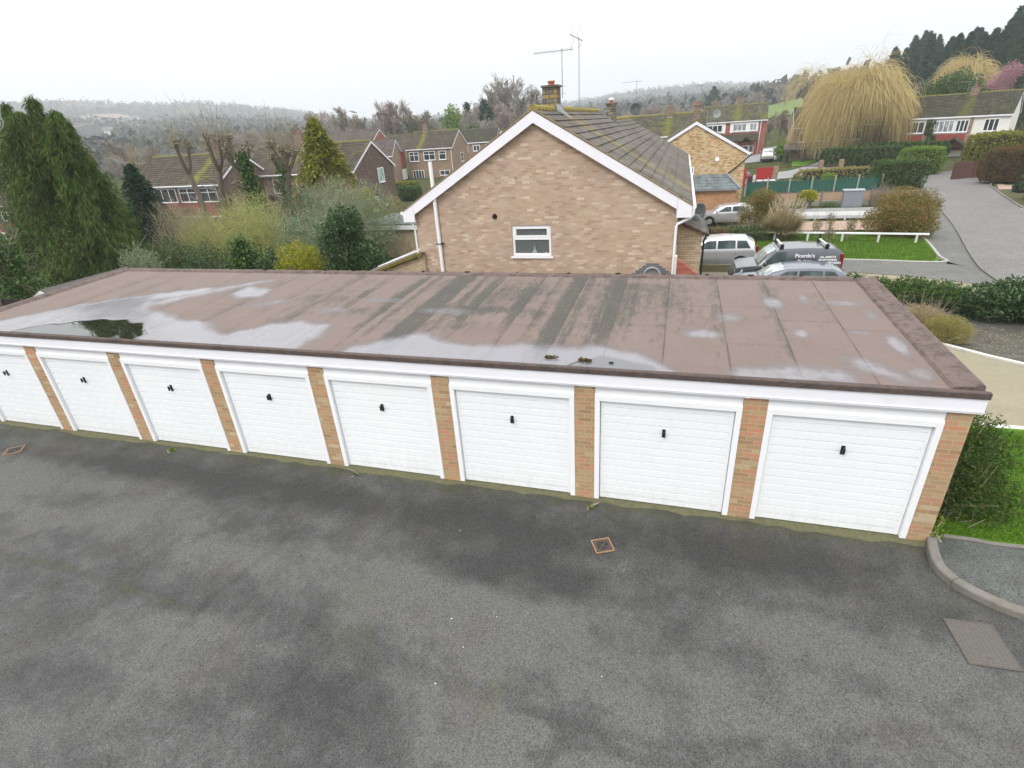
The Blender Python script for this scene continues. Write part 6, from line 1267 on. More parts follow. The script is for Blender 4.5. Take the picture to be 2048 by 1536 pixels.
# ------------------------------------------------------------------ plants near the garages
def at(x, y, dz=0): return (x, y, g(x, y) + dz)
shrub('shrub', 'loose dark evergreen shrub leaning over the lawn at the right corner of the garages', (3.20, .75, 0.02), [(.0, .0, .45, .42, .5, .45), (.25, .2, .85, .5, .45, .45), (.55, -.1, .45, .45, .4, .42), (.45, .75, 1.1, .5, .45, .4), (.75, .9, .6, .55, .5, .5), (.1, 1.1, 1.5, .25, .3, .32), (.05, .5, 1.3, .25, .3, .3)], 12500, 'lf_hedgerow', (.036, .011), 1, 60, twiggy=0, upb=.3)
shrub('small_plant', 'bright green weed growing at the foot of the right garage corner', (2.92, .05, .08), [(0, .02, .10, .10, .10, .12), (.06, .10, .2, .06, .06, .1)], 130, 'lf_bright', (.055, .02), 2, 6, cat='plant', upb=.3)
for i, (x, y) in enumerate([(-11.55, -.24), (-6.9, -.22), (-2.2, -.25)]): shrub('small_plant', 'small green weed growing at the edge of the concrete strip, ' + ('third', 'fifth', 'seventh')[i] + ' garage door', (x, y, .01), [(0, 0, .03, .09, .05, .035)], (70, 26, 26)[i], 'lf_bright', (.03, .010), 3 + i, 3, cat='plant')
def tuft_field(name, label, poly, n, hgt, seed, mat='lf_grass', off=.03, w=.006):
    r = rng(seed); P = np.array(poly); lo, hi = P.min(0), P.max(0); q = r.uniform(lo, hi, (n * 3, 2)); q = q[sdist(q[:, 0], q[:, 1], poly) > .05][:n]
    z = G(q[:, 0], q[:, 1]) + off; B = np.stack([q[:, 0], q[:, 1], z], 1); ln = hgt * r.uniform(.5, 1.3, (len(B), 1)); lean = unit(r.normal(size=B.shape) * .45 + [0, 0, 1])
    a_ = r.uniform(0, 6.28, len(B)); s = np.stack([np.cos(a_), np.sin(a_), 0 * a_], 1) * w
    V = np.stack([B - s, B + s, B + lean * ln], 1).reshape(-1, 3); return tag(npmesh(name, V, np.arange(len(V)).reshape(-1, 3), M[mat]), label, 'grass', kind='stuff')
tuft_field('grass_blades', 'short mown grass of the lawn right of the garages', [(2.95, .2), (4.1, .15), (7.5, .4), (7.5, 3.8), (5.0, 3.75), (2.95, 3.72)], 42000, .05, 7)
tuft_field('grass_blades', 'mown grass of the front lawn beyond the parked van', [(4, 24.2), (7.4, 24.2), (11.4, 23.7), (12.0, 25.2), (12.8, 29.6), (12.9, 31.0), (11, 32.4), (6.3, 32.0), (2, 31)], 40000, .09, 8, w=.014)
tuft_field('leaf_litter', 'scattered grey-brown debris on the bare soil bed', [(7.6, 10.5), (8.3, 8.6), (10.8, 6.4), (14, 5.8), (13, 13), (8.5, 14)], 2600, .025, 9, 'lf_pampas', w=.02)
shrub('laurel_shrub', 'green spreading shrub against the back right corner of the garages', at(7.9, 16.6), [(-1.1, 0, .5, .9, .7, .5), (0, -.2, .55, 1.0, .8, .5), (1.0, -.4, .5, .9, .7, .5), (-2.0, .5, .5, .8, .6, .5)], 9000, 'lf_green', (.075, .022), 11, 40, upb=.4, out=.5)
shrub('laurel_shrub', 'dark glossy laurel mass at the right edge above the bare soil', at(10.9, 14.7), [(-1.1, 0, .6, 1.0, .9, .7), (.2, -.3, .75, 1.1, 1.0, .75), (1.5, -.3, .7, 1.1, 1.0, .7), (2.6, -.6, .6, .9, .9, .6), (.4, .8, .7, 1.4, .8, .65)], 15000, 'lf_dark', (.085, .03), 12, 50, upb=.3)
shrub('laurel_shrub', 'small leafy shrub joining the two larger ones by the roadside', at(9.2, 15.6), [(0, 0, .4, .7, .6, .45), (-.5, .3, .35, .6, .5, .4)], 3200, 'lf_green', (.075, .025), 13, 20, upb=.3)
shrub('lavender_bush', 'rounded yellow-olive twiggy bush in front of the taller one', at(7.35, 11.55), [(0, 0, .42, .68, .62, .48)], 15000, 'lf_lav', (.035, .006), 14, 60, upb=.6, out=.8)
shrub('lavender_bush', 'paler brownish bush behind the rounded yellow-olive one', at(6.95, 12.9), [(0, 0, .5, .7, .6, .52), (.5, .2, .45, .5, .5, .4)], 13000, 'lf_pampas', (.035, .006), 15, 60, twiggy=120, twigmat='twig_brown', upb=.6, out=.8)
# front garden right of the near house
shrub('red_tip_shrub', 'big rounded green and reddish shrub at the lawn corner by the road', at(12.1, 31.0), [(0, -.2, 1.1, 1.5, 1.4, 1.15), (-1.2, .1, .9, 1.1, 1.1, .95), (.9, .6, 1.6, 1.1, 1.1, 1.0), (-.2, .9, 1.7, 1.2, 1.0, .9), (.5, -.6, .7, 1.2, 1.0, .7)], 24000, 'lf_redtip', (.06, .026), 16, 60, upb=.3)
shrub('red_tip_shrub', 'dark green and reddish shrub in front of the silver hatchback', at(4.25, 33.2), [(-.4, 0, 1.1, 1.1, 1.0, 1.1), (.6, .1, 1.5, 1.0, .9, 1.0), (0, 0, 2.2, .9, .8, .7), (.9, -.3, .8, .8, .8, .8)], 13000, 'lf_redtip', (.055, .024), 17, 50)
r = rng(18); e = empty('pampas_grass', at(5.3, 30.0), 0, 'tall buff pampas grass clump with feathery plumes behind the rail', 'ornamental grass'); n = 3600
a_ = r.uniform(0, 6.28, n); rad = r.random(n) ** .6; B = np.stack([np.cos(a_) * rad * .35, np.sin(a_) * rad * .35, 0 * a_], 1); tip = np.stack([np.cos(a_) * rad * 1.5, np.sin(a_) * rad * 1.5, r.uniform(.6, 1.9, n) * (1.15 - rad * .35)], 1)
mid = (B + tip) / 2 + [0, 0, .35]; s_ = np.stack([-np.sin(a_), np.cos(a_), 0 * a_], 1) * .012
V = np.stack([B - s_, B + s_, mid + s_, mid - s_], 1).reshape(-1, 3); V2 = np.stack([mid - s_, mid + s_, tip + s_ * .3, tip - s_ * .3], 1).reshape(-1, 3)
npmesh('blades', np.concatenate([V, V2]), np.arange(len(V) * 2).reshape(-1, 4), M['lf_pampas'], e)
n = 60; a_ = r.uniform(0, 6.28, n); rad = r.random(n) ** .5; tp = np.stack([np.cos(a_) * rad * 1.15, np.sin(a_) * rad * .9, r.uniform(1.7, 2.65, n) - rad * .3], 1); b0 = tp * [.3, .3, 0]
sg = np.concatenate([b0, tp, np.full((n, 1), .012), np.full((n, 1), .008)], 1); npmesh('stalks', *tubes_np(sg, 3), M['twig'], e)
P = np.repeat(tp, 45, 0); dr = np.repeat(unit(tp - b0), 45, 0); P = P + dr * r.uniform(-.38, .12, (len(P), 1)) + r.normal(size=P.shape) * .022; A = unit(dr + r.normal(size=P.shape) * .3) * .06; Bq = unit(np.cross(A, r.normal(size=P.shape))) * .016
npmesh('plumes', *leaf_quads(P, A, Bq), M['lf_plume'], e)
for i, (x, y, s, mt, lab) in enumerate([(2.4, 29.2, 1.0, 'lf_green', 'low green shrub at the left end of the lawn rail'), (1.0, 28.7, .9, 'lf_brown', 'brownish low shrub by the porch at the lawn rail'), (3.6, 29.7, .9, 'lf_green', 'green shrub left of the pampas grass')]):
    shrub('shrub', lab, at(x, y), [(0, 0, .5 * s, .9 * s, .7 * s, .6 * s), (.6, .2, .45 * s, .7 * s, .6 * s, .5 * s)], 4200, mt, (.06, .025), 20 + i, 30, twiggy=200)
for i, (x, y, h_) in enumerate([(6.3, 31.6, 1.0), (7.4, 31.0, 1.1), (8.4, 32.2, 1.3), (9.6, 32.0, 1.0), (7.7, 28.9, .9), (9.0, 30.0, .8)]):
    shrub('rose_bush', 'spindly rose bush with reddish leaves on the front lawn', at(x, y), [(0, 0, h_ * .65, .32, .3, h_ * .35)], 220, 'lf_redtip', (.05, .022), 30 + i, 9, twiggy=26, group='spindly rose bushes on the lawn')
shrub('yellow_shrub', 'small yellow spotted shrub in the blue-grey pot', (9.35, 44.6, g(9.3, 44.6) + .45), [(0, 0, .55, .72, .62, .55), (-.5, 0, .2, .45, .4, .4)], 3800, 'lf_gold', (.06, .03), 36, 20)
shrub('bare_shrub', 'thin brown twiggy shrub right of the grey cabinet', at(14.9, 45.2), [(0, 0, .7, .9, .5, .7)], 700, 'lf_redtip', (.05, .02), 37, 50, twiggy=420)
for i, (x, y, w_) in enumerate([(11.2, 45.4, .8), (16.4, 45.6, .9)]): shrub('low_plant', ('low green plant left of the grey cabinet', 'low green plant near the right end of the trellis fence')[i], at(x, y), [(0, 0, .18, w_, .4, .25)], 700, 'lf_green', (.06, .02), 38 + i, 8, cat='plant')
shrub('red_tip_shrub', 'low reddish green shrub by the dark clipped hedge', at(18.2, 50.5), [(0, 0, .5, 1.1, .7, .55)], 2600, 'lf_redtip', (.07, .03), 41, 20)
hedge('clipped_hedge', 'green box-shaped hedge beside the road behind the trellis fence', at(19.4, 57.0), 3.9, 3.0, 2.65, 12000, 'lf_green', (.07, .045), 51, .1, .12)
hedge('clipped_hedge', 'long green hedge below the willow, facing the patio', at(21.9, 79.5), 8.8, 2.2, 2.2, 13000, 'lf_green', (.10, .07), 52, -.12, .15)
hedge('clipped_hedge', 'green hedge set further back behind the long one below the right-hand terrace', at(26.4, 82.3), 11, 2.0, 2.1, 15000, 'lf_green', (.10, .07), 53, -.3, .12)
hedge('clipped_hedge', 'bright green rounded hedge at the bend of the road', at(25.6, 70.0), 4.2, 2.6, 2.9, 9000, 'lf_bright', (.08, .05), 54, -.2, .45)
hedge('clipped_hedge', 'large golden green rounded hedge hiding the right-hand terrace', at(32.8, 69.3), 6.0, 3.4, 3.9, 16000, 'lf_goldgreen', (.10, .06), 55, -.3, .4)
hedge('beech_hedge', 'domed red-brown beech hedge with bare stems by the pink driveway', at(29.6, 59.2), 4.5, 2.6, 3.2, 15000, 'lf_brown', (.07, .035), 56, -.4, .42)
hedge('clipped_hedge', 'low brown and green hedge strip behind the green fence', at(15.6, 62.5), 8.5, 1.4, 1.7, 7000, 'lf_lav', (.08, .05), 57, .1, .3)
shrub('yellow_shrub', 'bright yellow green bush beside the pale suv', at(14.4, 90.5), [(0, 0, 1.3, 1.8, 1.4, 1.4)], 5200, 'lf_bright', (.11, .07), 58, 20)
shrub('shrub', 'green rounded bush right of the bright yellow one', at(17.2, 89.5), [(0, 0, 1.5, 1.9, 1.4, 1.5), (1.8, .6, 1.3, 1.5, 1.4, 1.3)], 6500, 'lf_green', (.11, .07), 59, 20)
shrub('yellow_shrub', 'small bright green bush by the brown pier beyond the green fence', at(14.3, 61), [(0, 0, .7, .8, .7, .8)], 1500, 'lf_bright', (.08, .05), 60, 10)
shrub('hedge_shrub', 'dark conifer-like shrub at the right edge beside the road', at(26.4, 46.5), [(0, 0, 1.6, 1.6, 1.5, 1.8), (.8, -1.5, 1.2, 1.5, 1.4, 1.4), (.3, .5, 3.4, 1.1, 1.1, 1.6), (1.8, -3, 1.0, 1.5, 1.4, 1.2)], 17000, 'lf_conifer', (.09, .035), 61, 40, cat='tree')
hedge('clipped_hedge', 'small dark clipped shrub on the verge behind the road bend', at(28.2, 52.2), 2.0, 1.2, .8, 2000, 'lf_conifer_dark', (.07, .04), 62, 0, .4)
# back garden left
conifer('golden_conifer', 'upright golden green conifer in front of the frosted gable window', at(-27.6, 30.5), 8.9, 3.5, 30000, 'lf_goldgreen', 71, .25, (.16, .055), .22, low=.03, taper=.8, spray=12)
conifer('golden_conifer', 'short yellow conifer between the tall golden one and the near house', at(-23.1, 28.5), 4.0, 1.7, 7000, 'lf_gold', 72, .2, (.13, .05), .2, taper=.7, spray=10)
shrub('laurel_shrub', 'glossy dark green bush nearest the left side of the near house', at(-14.6, 12.9), [(0, 0, 1.8, 1.5, 1.4, 1.9), (-.8, .3, 3.0, 1.0, 1.0, 1.4), (1.1, -.3, 1.4, 1.2, 1.1, 1.4), (-.3, .2, 3.9, .8, .8, .8)], 26000, 'lf_dark', (.07, .026), 73, 60)
shrub('golden_bush', 'golden yellow round bush just behind the garage roof', at(-17.4, 12.6), [(0, 0, 2.1, 1.15, 1.0, 1.25), (-.4, 0, 1.2, 1.3, 1.1, 1.2), (.5, .1, 1.8, 1.0, .9, 1.2)], 19000, 'lf_gold', (.045, .02), 74, 40)
conifer('small_conifer', 'small dark green pointed evergreen left of the golden bush', at(-20.5, 12.7), 3.3, 1.3, 9000, 'lf_green', 75, .2, (.08, .03), .15, taper=.7, cat='conifer')
shrub('evergreen_shrub', 'low dark shrub between the small evergreen and the golden bush', at(-18.9, 12.6), [(0, 0, 1.5, 1.0, .8, 1.3)], 7500, 'lf_dark', (.06, .025), 76, 30)
shrub('spring_shrub', 'wide yellow-green hazy shrub with fine twigs, left centre', at(-25.2, 17.0), [(0, 0, 1.9, 2.6, 2.0, 2.3), (1.8, .2, 2.2, 2.2, 1.8, 2.0), (-1.9, .2, 2.0, 1.8, 1.6, 2.0), (.4, 1.6, 3.4, 2.0, 1.4, 1.5)], 21000, 'lf_spring', (.045, .018), 77, 120, twiggy=2600, twigmat='twig_spring', stemmat='twig')
shrub('buddleia', 'grey-green buddleia with pale leaves behind the golden bush', at(-20.2, 17.5), [(0, 0, 2.0, 1.8, 1.4, 2.1), (1.5, .4, 2.6, 1.5, 1.4, 1.8), (-1.4, .4, 1.8, 1.4, 1.3, 1.8)], 12000, 'lf_grey', (.085, .018), 78, 90, twiggy=1100, twigmat='twig')
shrub('buddleia', 'grey-green buddleia below the golden conifer', at(-22.0, 23.0), [(0, 0, 2.8, 2.6, 2.0, 2.4), (2.3, .4, 2.6, 1.9, 1.8, 2.2), (-2.4, .4, 2.2, 1.9, 1.7, 2.2)], 13000, 'lf_grey', (.09, .022), 79, 100, twiggy=1700, twigmat='twig')
shrub('buddleia', 'grey-green buddleia below the ivy-clad trunk', at(-25.4, 19.5), [(0, 0, 1.9, 1.6, 1.5, 2.0), (1.4, .3, 2.2, 1.3, 1.2, 1.7)], 7000, 'lf_grey', (.085, .018), 80, 70, twiggy=900, twigmat='twig')
shrub('bare_thicket', 'brown leafless thicket in the middle of the back garden', at(-26.5, 25.5), [(0, 0, 2.4, 3.0, 2.0, 2.4), (2.6, .4, 2.8, 2.2, 1.9, 2.2), (-2.9, .4, 2.0, 2.2, 1.9, 2.0)], 2600, 'lf_lav', (.05, .02), 81, 160, twiggy=4200, twigmat='twig')
shrub('bare_thicket', 'brown thicket below the far left terrace', at(-35.5, 25.5), [(0, 0, 1.8, 3.6, 2.0, 1.9), (3.6, .4, 1.8, 2.4, 1.9, 1.8), (-3.5, .3, 1.6, 2.4, 1.9, 1.6)], 1800, 'lf_lav', (.05, .02), 82, 140, twiggy=3600, twigmat='twig_brown')
shrub('olive_bush', 'small golden olive bush by the dark brown gable', at(-24.2, 33.0), [(0, 0, 1.5, 1.1, 1.0, 1.7), (.6, .2, 2.2, .8, .8, 1.0)], 4200, 'lf_lav', (.05, .025), 83, 40, twiggy=500)
shrub('grey_shrub', 'silvery green sprigs poking up at the left end of the garage roof', (-20.6, 7.6, g(-20, 7.6)), [(0, 0, 1.6, .9, .6, 1.4), (.5, .1, 2.5, .45, .4, .6), (-.35, 0, 2.6, .4, .4, .55), (.0, .2, 2.9, .22, .22, .5)], 3600, 'lf_grey', (.05, .016), 84, 60, twiggy=110, upb=.6)
shrub('evergreen_shrub', 'dark green shrub row behind the middle of the garage roof, left of the small evergreen', at(-23.4, 13.4), [(0, 0, 1.7, 1.6, .9, 1.5), (2.0, 0, 1.2, 1.2, .8, 1.2), (-1.8, .2, 1.4, 1.3, .9, 1.4)], 11000, 'lf_dark', (.06, .022), 85, 30)
shrub('evergreen_shrub', 'dark green undergrowth behind the silvery sprigs', at(-26.4, 14.0), [(0, 0, 1.6, 2.0, 1.1, 1.7), (-2.4, .4, 1.5, 1.6, 1.1, 1.5)], 11000, 'lf_green', (.06, .024), 86, 40, twiggy=300)
shrub('evergreen_shrub', 'mid green leafy shrub right of the golden bush, in front of the buddleia', at(-16.2, 14.8), [(0, 0, 1.6, 1.0, .9, 1.5), (-.9, .4, 1.9, .8, .8, 1.2)], 7000, 'lf_green', (.06, .022), 89, 30)
shrub('bare_thicket', 'tan twiggy thicket left of the golden conifer, below the terraces', at(-30.0, 24.0), [(0, 0, 1.8, 2.2, 1.6, 2.1), (2.4, 1, 2.2, 1.8, 1.5, 2.0)], 4500, 'lf_spring', (.05, .02), 90, 100, twiggy=2600, twigmat='twig')
shrub('bare_thicket', 'tall tan thicket right of the big cypress, below the far left terrace', at(-31.5, 19.5), [(0, 0, 2.0, 1.6, 1.4, 2.4), (1.6, .3, 1.8, 1.3, 1.2, 2.0)], 3600, 'lf_spring', (.045, .018), 192, 90, twiggy=2400, twigmat='twig')
shrub('green_shrub', 'fresh green leafy shrub among the trunks below the ivy-clad tree', at(-23.5, 20.5), [(0, 0, 2.2, 1.2, 1.1, 2.2), (-1.2, .2, 1.7, 1.0, .9, 1.7)], 7500, 'lf_green', (.06, .025), 193, 50, twiggy=400)
shrub('evergreen_shrub', 'mid green leafy mass between the spring shrub and the small evergreen', at(-22.3, 14.6), [(0, 0, 1.7, 1.1, .9, 1.6), (1.0, .2, 1.4, .9, .8, 1.3)], 8000, 'lf_green', (.055, .022), 194, 40)
shrub('ivy_bush', 'dark ivy thicket beneath the golden conifer', at(-26.0, 27.0), [(0, 0, 1.9, 1.7, 1.3, 1.9), (1.9, .3, 1.5, 1.4, 1.1, 1.6)], 8000, 'lf_ivy', (.07, .05), 195, 30, twiggy=500)
hedge('clipped_hedge', 'green and yellow clipped hedge below the white-based red wing', at(-38.6, 63.5), 4.6, 2.2, 2.0, 5000, 'lf_goldgreen', (.11, .07), 87, .1, .3)
hedge('clipped_hedge', 'small rounded clipped hedge in front of the taller one', at(-35.6, 60), 3.0, 2.0, 1.7, 3600, 'lf_green', (.10, .06), 88, .1, .5)
e = empty('low_wall', (-34.2, 62, 0), .1, 'pale garden wall right of the rounded clipped hedge', 'wall'); m = MB(); m.box(0, 6, -.15, .15, -2.2, -.6); m.build('wall', M['concrete'], e)

# the big drooping cypress at the left
cyp = conifer('cypress_tree', 'large drooping dark green cypress towering at the left edge', at(-30.1, 12.0), 9.0, 3.45, 80000, 'lf_conifer', 91, .55, (.13, .018), .34, low=.0, taper=.60, trunkr=.3, spray=26)
for k_, (dx, dy, h_, r_k, n_k) in enumerate([(2.4, -.1, 8.9, 1.5, 26000), (.9, .2, 9.7, .9, 10000), (-1.0, .3, 9.5, .8, 8000), (2.5, .3, 6.4, 1.4, 16000)]):
    sub_ = conifer('cypress_stem', 'x', (0, 0, 0), h_, r_k, n_k, 'lf_conifer', 94 + k_, .62, (.14, .017), .3, low=.25, taper=.55, trunkr=.12, spray=22)
    for c_ in kids(sub_): c_.parent = cyp; c_.location = (dx, dy, 0)
    bpy.data.objects.remove(sub_)
conifer('dark_conifer', 'dark blackish conifer behind the right side of the big cypress', at(-34.2, 20.0), 6.6, 2.1, 12000, 'lf_conifer_dark', 93, .2, (.15, .04), .2, low=.0, taper=.7)
# pollarded trees
def pollard(label, x, y, lean, h, seed, forks, whips, wl, ivy=0):
    r = rng(seed); e = empty('pollarded_tree', at(x, y), 0, label, 'tree', 'pollarded trees behind the garden' ); m = MB(); heads = []
    tr = [(0, 0, -.2), (lean * .25, 0, h * .3), (lean * .6, .1, h * .6), (lean, .1, h * .78)]; m.tube(tr, [.28, .23, .18, .15], 9)
    for i in range(forks):
        a_ = i * 6.283 / forks + r.random(); q = (lean + math.cos(a_) * .55 * r.uniform(.6, 1.6), math.sin(a_) * .5, h * r.uniform(.92, 1.04)); c_ = ((lean + q[0]) / 2 + math.cos(a_) * .15, q[1] * .5, h * .86)
        m.tube([tr[-1], c_, q], [.12, .10, .09], 7); heads.append(q)
    for i in range(3):
        z_ = h * r.uniform(.35, .7); a_ = r.uniform(2.4, 3.8); q = (lean * z_ / h + math.cos(a_) * r.uniform(.8, 1.4), math.sin(a_), z_ + .4); m.tube([(lean * z_ / h * .9, 0, z_), q], [.08, .035], 6); heads.append(q) if i == 0 else None
    m.build('trunk', M['bark'], e, True); sg = []
    for q in heads:
        for k in range(26):
            p_ = np.array(q) + r.normal(size=3) * .13; d_ = unit(r.normal(size=3) + [0, 0, .3]); sg.append([*p_, *(p_ + d_ * r.uniform(.12, .32)), .055, .03])
        for k in range(whips // len(heads)):
            p_ = np.array(q) + r.normal(size=3) * .12; d_ = unit(np.array([r.normal() * .28, r.normal() * .28, 1])); L_ = wl * r.uniform(.3, 1) ; c1 = p_ + d_ * L_ * .5; c2 = c1 + unit(d_ + [r.normal() * .08, r.normal() * .08, .25]) * L_ * .5
            sg += [[*p_, *c1, .013, .010], [*c1, *c2, .010, .005]]
        for k in range(50):
            p_ = np.array(q) + r.normal(size=3) * .2; d_ = unit(r.normal(size=3) + [0, 0, .5]); sg.append([*p_, *(p_ + d_ * r.uniform(.3, .9)), .008, .004])
    npmesh('branches', *tubes_np(sg, 4), M['knuckle'], e)
    if ivy:
        t_ = r.random(ivy) * .95; tz = t_ * h * .93; P = np.stack([lean * tz / h, 0 * tz, tz], 1) + r.normal(size=(ivy, 3)) * (.34 - .18 * t_)[:, None]; A = unit(r.normal(size=P.shape)) * .075; B_ = unit(np.cross(A, r.normal(size=P.shape))) * .06
        npmesh('ivy', *leaf_quads(P, A, B_), M['lf_ivy'], e)
    return e
pollard('leftmost pollarded tree with side stubs in front of the far left terrace', -31.2, 22.0, -.75, 7.5, 101, 3, 42, 2.6)
pollard('second pollarded tree with a thick pale trunk before the left terrace ridge', -30.3, 22.0, .85, 7.6, 102, 3, 45, 2.9)
pollard('third pollarded tree with a mossy forked trunk left of the ivy-clad one', -28.4, 22.4, .3, 7.3, 103, 3, 36, 2.4)
pollard('pollarded tree thickly wrapped in bright green ivy', -26.6, 22.0, -.8, 7.7, 104, 2, 22, 2.2, ivy=6200)
pollard('rightmost pollarded tree with many knuckled stubs left of the golden conifer', -25.6, 22.2, 1.2, 7.3, 105, 5, 60, 2.3, ivy=500)
pollard('slim pollarded stem just right of the ivy-clad trunk', -25.7, 23.0, .3, 7.0, 107, 3, 26, 2.2, ivy=900)
shrub('ivy_bush', 'green ivy mass at the foot of the rightmost pollarded tree', at(-25.6, 24.8), [(0, 0, 2.2, .8, .8, 2.3), (-1.4, 0, 1.6, 1.0, .9, 1.6)], 7500, 'lf_ivy', (.07, .05), 106, 20)
m = MB(); e = empty('fallen_branch', (-27.2, 21.5, 0), 0, 'thick bare branch arching sideways low in front of the terraces', 'branch'); m.tube([(-1.6, 0, 1.6), (-.9, 0, 2.0), (0, .2, 2.35), (1.2, .1, 2.5), (2.6, 0, 2.7)], [.11, .12, .11, .08, .04], 8); m.build('branch', M['bark_green'], e, True)
# left edge: ivy stump and bare tree
shrub('ivy_stump', 'ivy-covered stump with brown stems at the far left edge above the fence', (-25.2, 6.3, -.4), [(0, 0, 1.3, 1.1, .9, 1.6), (-.3, 0, 3.0, .7, .6, 1.1), (.5, .2, .9, 1.1, .8, 1.0)], 11000, 'lf_ivy', (.07, .045), 110, 90, twiggy=500, twigmat='twig')
bare_tree('bare_tree', 'leafless tree with crooked branches at the far left edge', at(-37.5, 14.5), 9.5, 111, 'twig_brown', 'bark', .6, 5, minr=.012)
bare_tree('bare_tree', 'leafless grey tree behind the cypress at the far left edge', at(-58, 28), 11, 112, 'twig_grey', 'bark', .55, 6, minr=.014)
h0 = house('brick_house', 'red brick house half hidden behind the cypress at the left edge', -74, 27.5, .12, 13.4, 8.5, 3.1, 5.8, -2.2, 'brick_red', 'brick_red', 'tile_plain', gutter=False)
for u in (2, 6, 9.6): window(h0, FR(14), u, u + 2.2, .9, 2.2, (3,), top=.6, depth=.1); window(h0, FR(14), u, u + 2.2, -1.7, -.2, (3,), top=.6, depth=.1)
# willows
willow('willow_tree', 'huge golden weeping willow in front of the brown brick house', at(22.3, 87), 11.2, 5.3, 10000, 121, dens=9, wind=-.06, thick=.021, low=.06)
willow('willow_tree', 'thin pale bare willow on the meadow edge left of the big one', at(32.8, 185), 13.5, 4.2, 420, 122, dens=8, wind=-.1, thick=.028, mat='willow', low=.25)
willow('willow_tree', 'rounded golden willow behind the right-hand terrace', at(47.3, 122), 9.6, 3.9, 3600, 123, dens=7, thick=.03, low=.3)
shrub('blossom_tree', 'pink blossoming cherry tree behind the right-hand terrace', at(45.2, 104), [(0, 0, 6.6, 1.9, 1.4, 1.7), (1.1, 0, 8.2, 1.5, 1.3, 1.4), (-1.1, 0, 5.4, 1.5, 1.2, 1.2)], 5200, 'lf_pink', (.10, .05), 124, 60, cat='tree', twiggy=700)
shrub('evergreen_tree', 'green bushy evergreen between the terrace roof and the golden willow', at(39.6, 104), [(0, 0, 6.2, 3.2, 3, 3.2), (2.4, 0, 4.5, 2.6, 2.5, 3.0), (-3.0, 1, 4.5, 3.0, 3, 3.4)], 15000, 'lf_green', (.17, .09), 125, 60, cat='tree')
shrub('evergreen_tree', 'dark olive tree at the far right edge beside the pink blossom', at(49.3, 101), [(0, 0, 4.5, 2.6, 3, 4.0), (2.5, 0, 6, 3, 3, 4.5)], 12000, 'lf_conifer', (.2, .09), 126, 50, cat='tree')
bare_tree('bare_tree', 'brownish bare tree between the big willow and the terrace chimney', at(37.5, 112), 8, 127, 'twig_brown', 'bark', .6, 6, minr=.03)
# conifer wood on the hill at the right: individual trees
FR_ = []
r = rng(140)
proto = [conifer('tall_conifer', 'x', (0, 0, -200), 17, 5.2, 8000, 'lf_conifer_dark', 141 + i, .25, (.60, .15), .34, low=.0, taper=.78, trunkr=.3, spray=14) for i in range(4)]
spots = []
for i in range(116):
    row = i % 4; t_ = (i // 4) / 28; az = 16.2 + t_ * 17 + r.normal() * .35; rad = 165 + row * 17 + r.normal() * 3 - 15 * t_; x, y = rad * math.sin(R(az)), rad * math.cos(R(az))
    spots.append((x, y, .70 + .14 * min(1, t_ * 2.5) + r.normal() * .06, r.random() * 6))
spots.sort(key=lambda q: q[0] / q[1])
for i, (x, y, s, rz) in enumerate(spots):
    loc = (x, y, g(x, y) - .5)
    o = proto[i] if i < 4 else dup(proto[i % 4], loc, rz); o.location = loc; o.rotation_euler = (0, 0, rz); o.scale = (s * .9, s * .9, s * (1.04 + .14 * math.sin(i * 3.3)))
    o['label'] = 'tall dark conifer in the dense wood on the right-hand hill'; o['group'] = 'dark conifers on the right-hand hill'; o['category'] = 'conifer'
# mid-distance bare trees
MATS = ['twig_grey', 'twig_brown', 'twig_pinkish', 'twig', 'twig_grey']
bp = [bare_tree('bare_tree', 'x', (0, 0, -300), 14, 150 + i, MATS[i], 'bark', (.5, .42, .6, .38, .55)[i], 7, minr=.03, ivy=(0, 0, 0, 900, 0)[i]) for i in range(5)]
sp_ = []
r = rng(160)
def place(az, rad, s, k): sp_.append((rad * math.sin(R(az)), rad * math.cos(R(az)), s, k))
for az, rad, s, k in [(-36.6, 150, 1.0, 2), (-35.0, 160, 1.0, 0), (-33.2, 150, 1.05, 1), (-30.8, 140, 1.1, 2), (-29.0, 150, .95, 1), (-27.8, 145, 1.1, 3), (-26.6, 150, .9, 1), (-24.6, 160, .8, 0), (-22.6, 150, 1.0, 1), (-21.6, 165, 1.05, 0), (-17.9, 150, .95, 2), (-19.4, 170, 1.0, 4), (-16.9, 165, 1.5, 0), (-15.6, 160, 1.25, 4), (-18.6, 155, 1.2, 1), (-14.2, 190, .8, 0)]: place(az, rad, s, k)
for i in range(64):
    az = -46 + 34 * r.random(); place(az, r.uniform(115, 260), r.uniform(.5, .85), int(r.integers(0, 5)))
for i in range(26):
    az = -58 + 14 * r.random(); place(az, r.uniform(90, 220), r.uniform(.45, .75), int(r.integers(0, 5)))
for i in range(34):
    az = -6 + 15 * r.random(); place(az, r.uniform(190, 330), r.uniform(.5, .75), int(r.integers(0, 5)))
for i in range(12): place(6 + 7 * r.random(), r.uniform(108, 140), r.uniform(.3, .5), int(r.integers(0, 5)))
LAB = ['spreading grey leafless tree in the belt of trees beyond the houses', 'brown leafless tree in the belt of trees beyond the houses', 'pinkish-tinged leafless tree in the belt of trees beyond the houses', 'ivy-clad leafless tree in the belt of trees beyond the houses', 'open-crowned grey leafless tree in the belt of trees beyond the houses']
GRP = ['spreading grey leafless trees beyond the houses', 'brown leafless trees beyond the houses', 'pinkish leafless trees beyond the houses', 'ivy-clad leafless trees beyond the houses', 'open-crowned leafless trees beyond the houses']
seen = set()
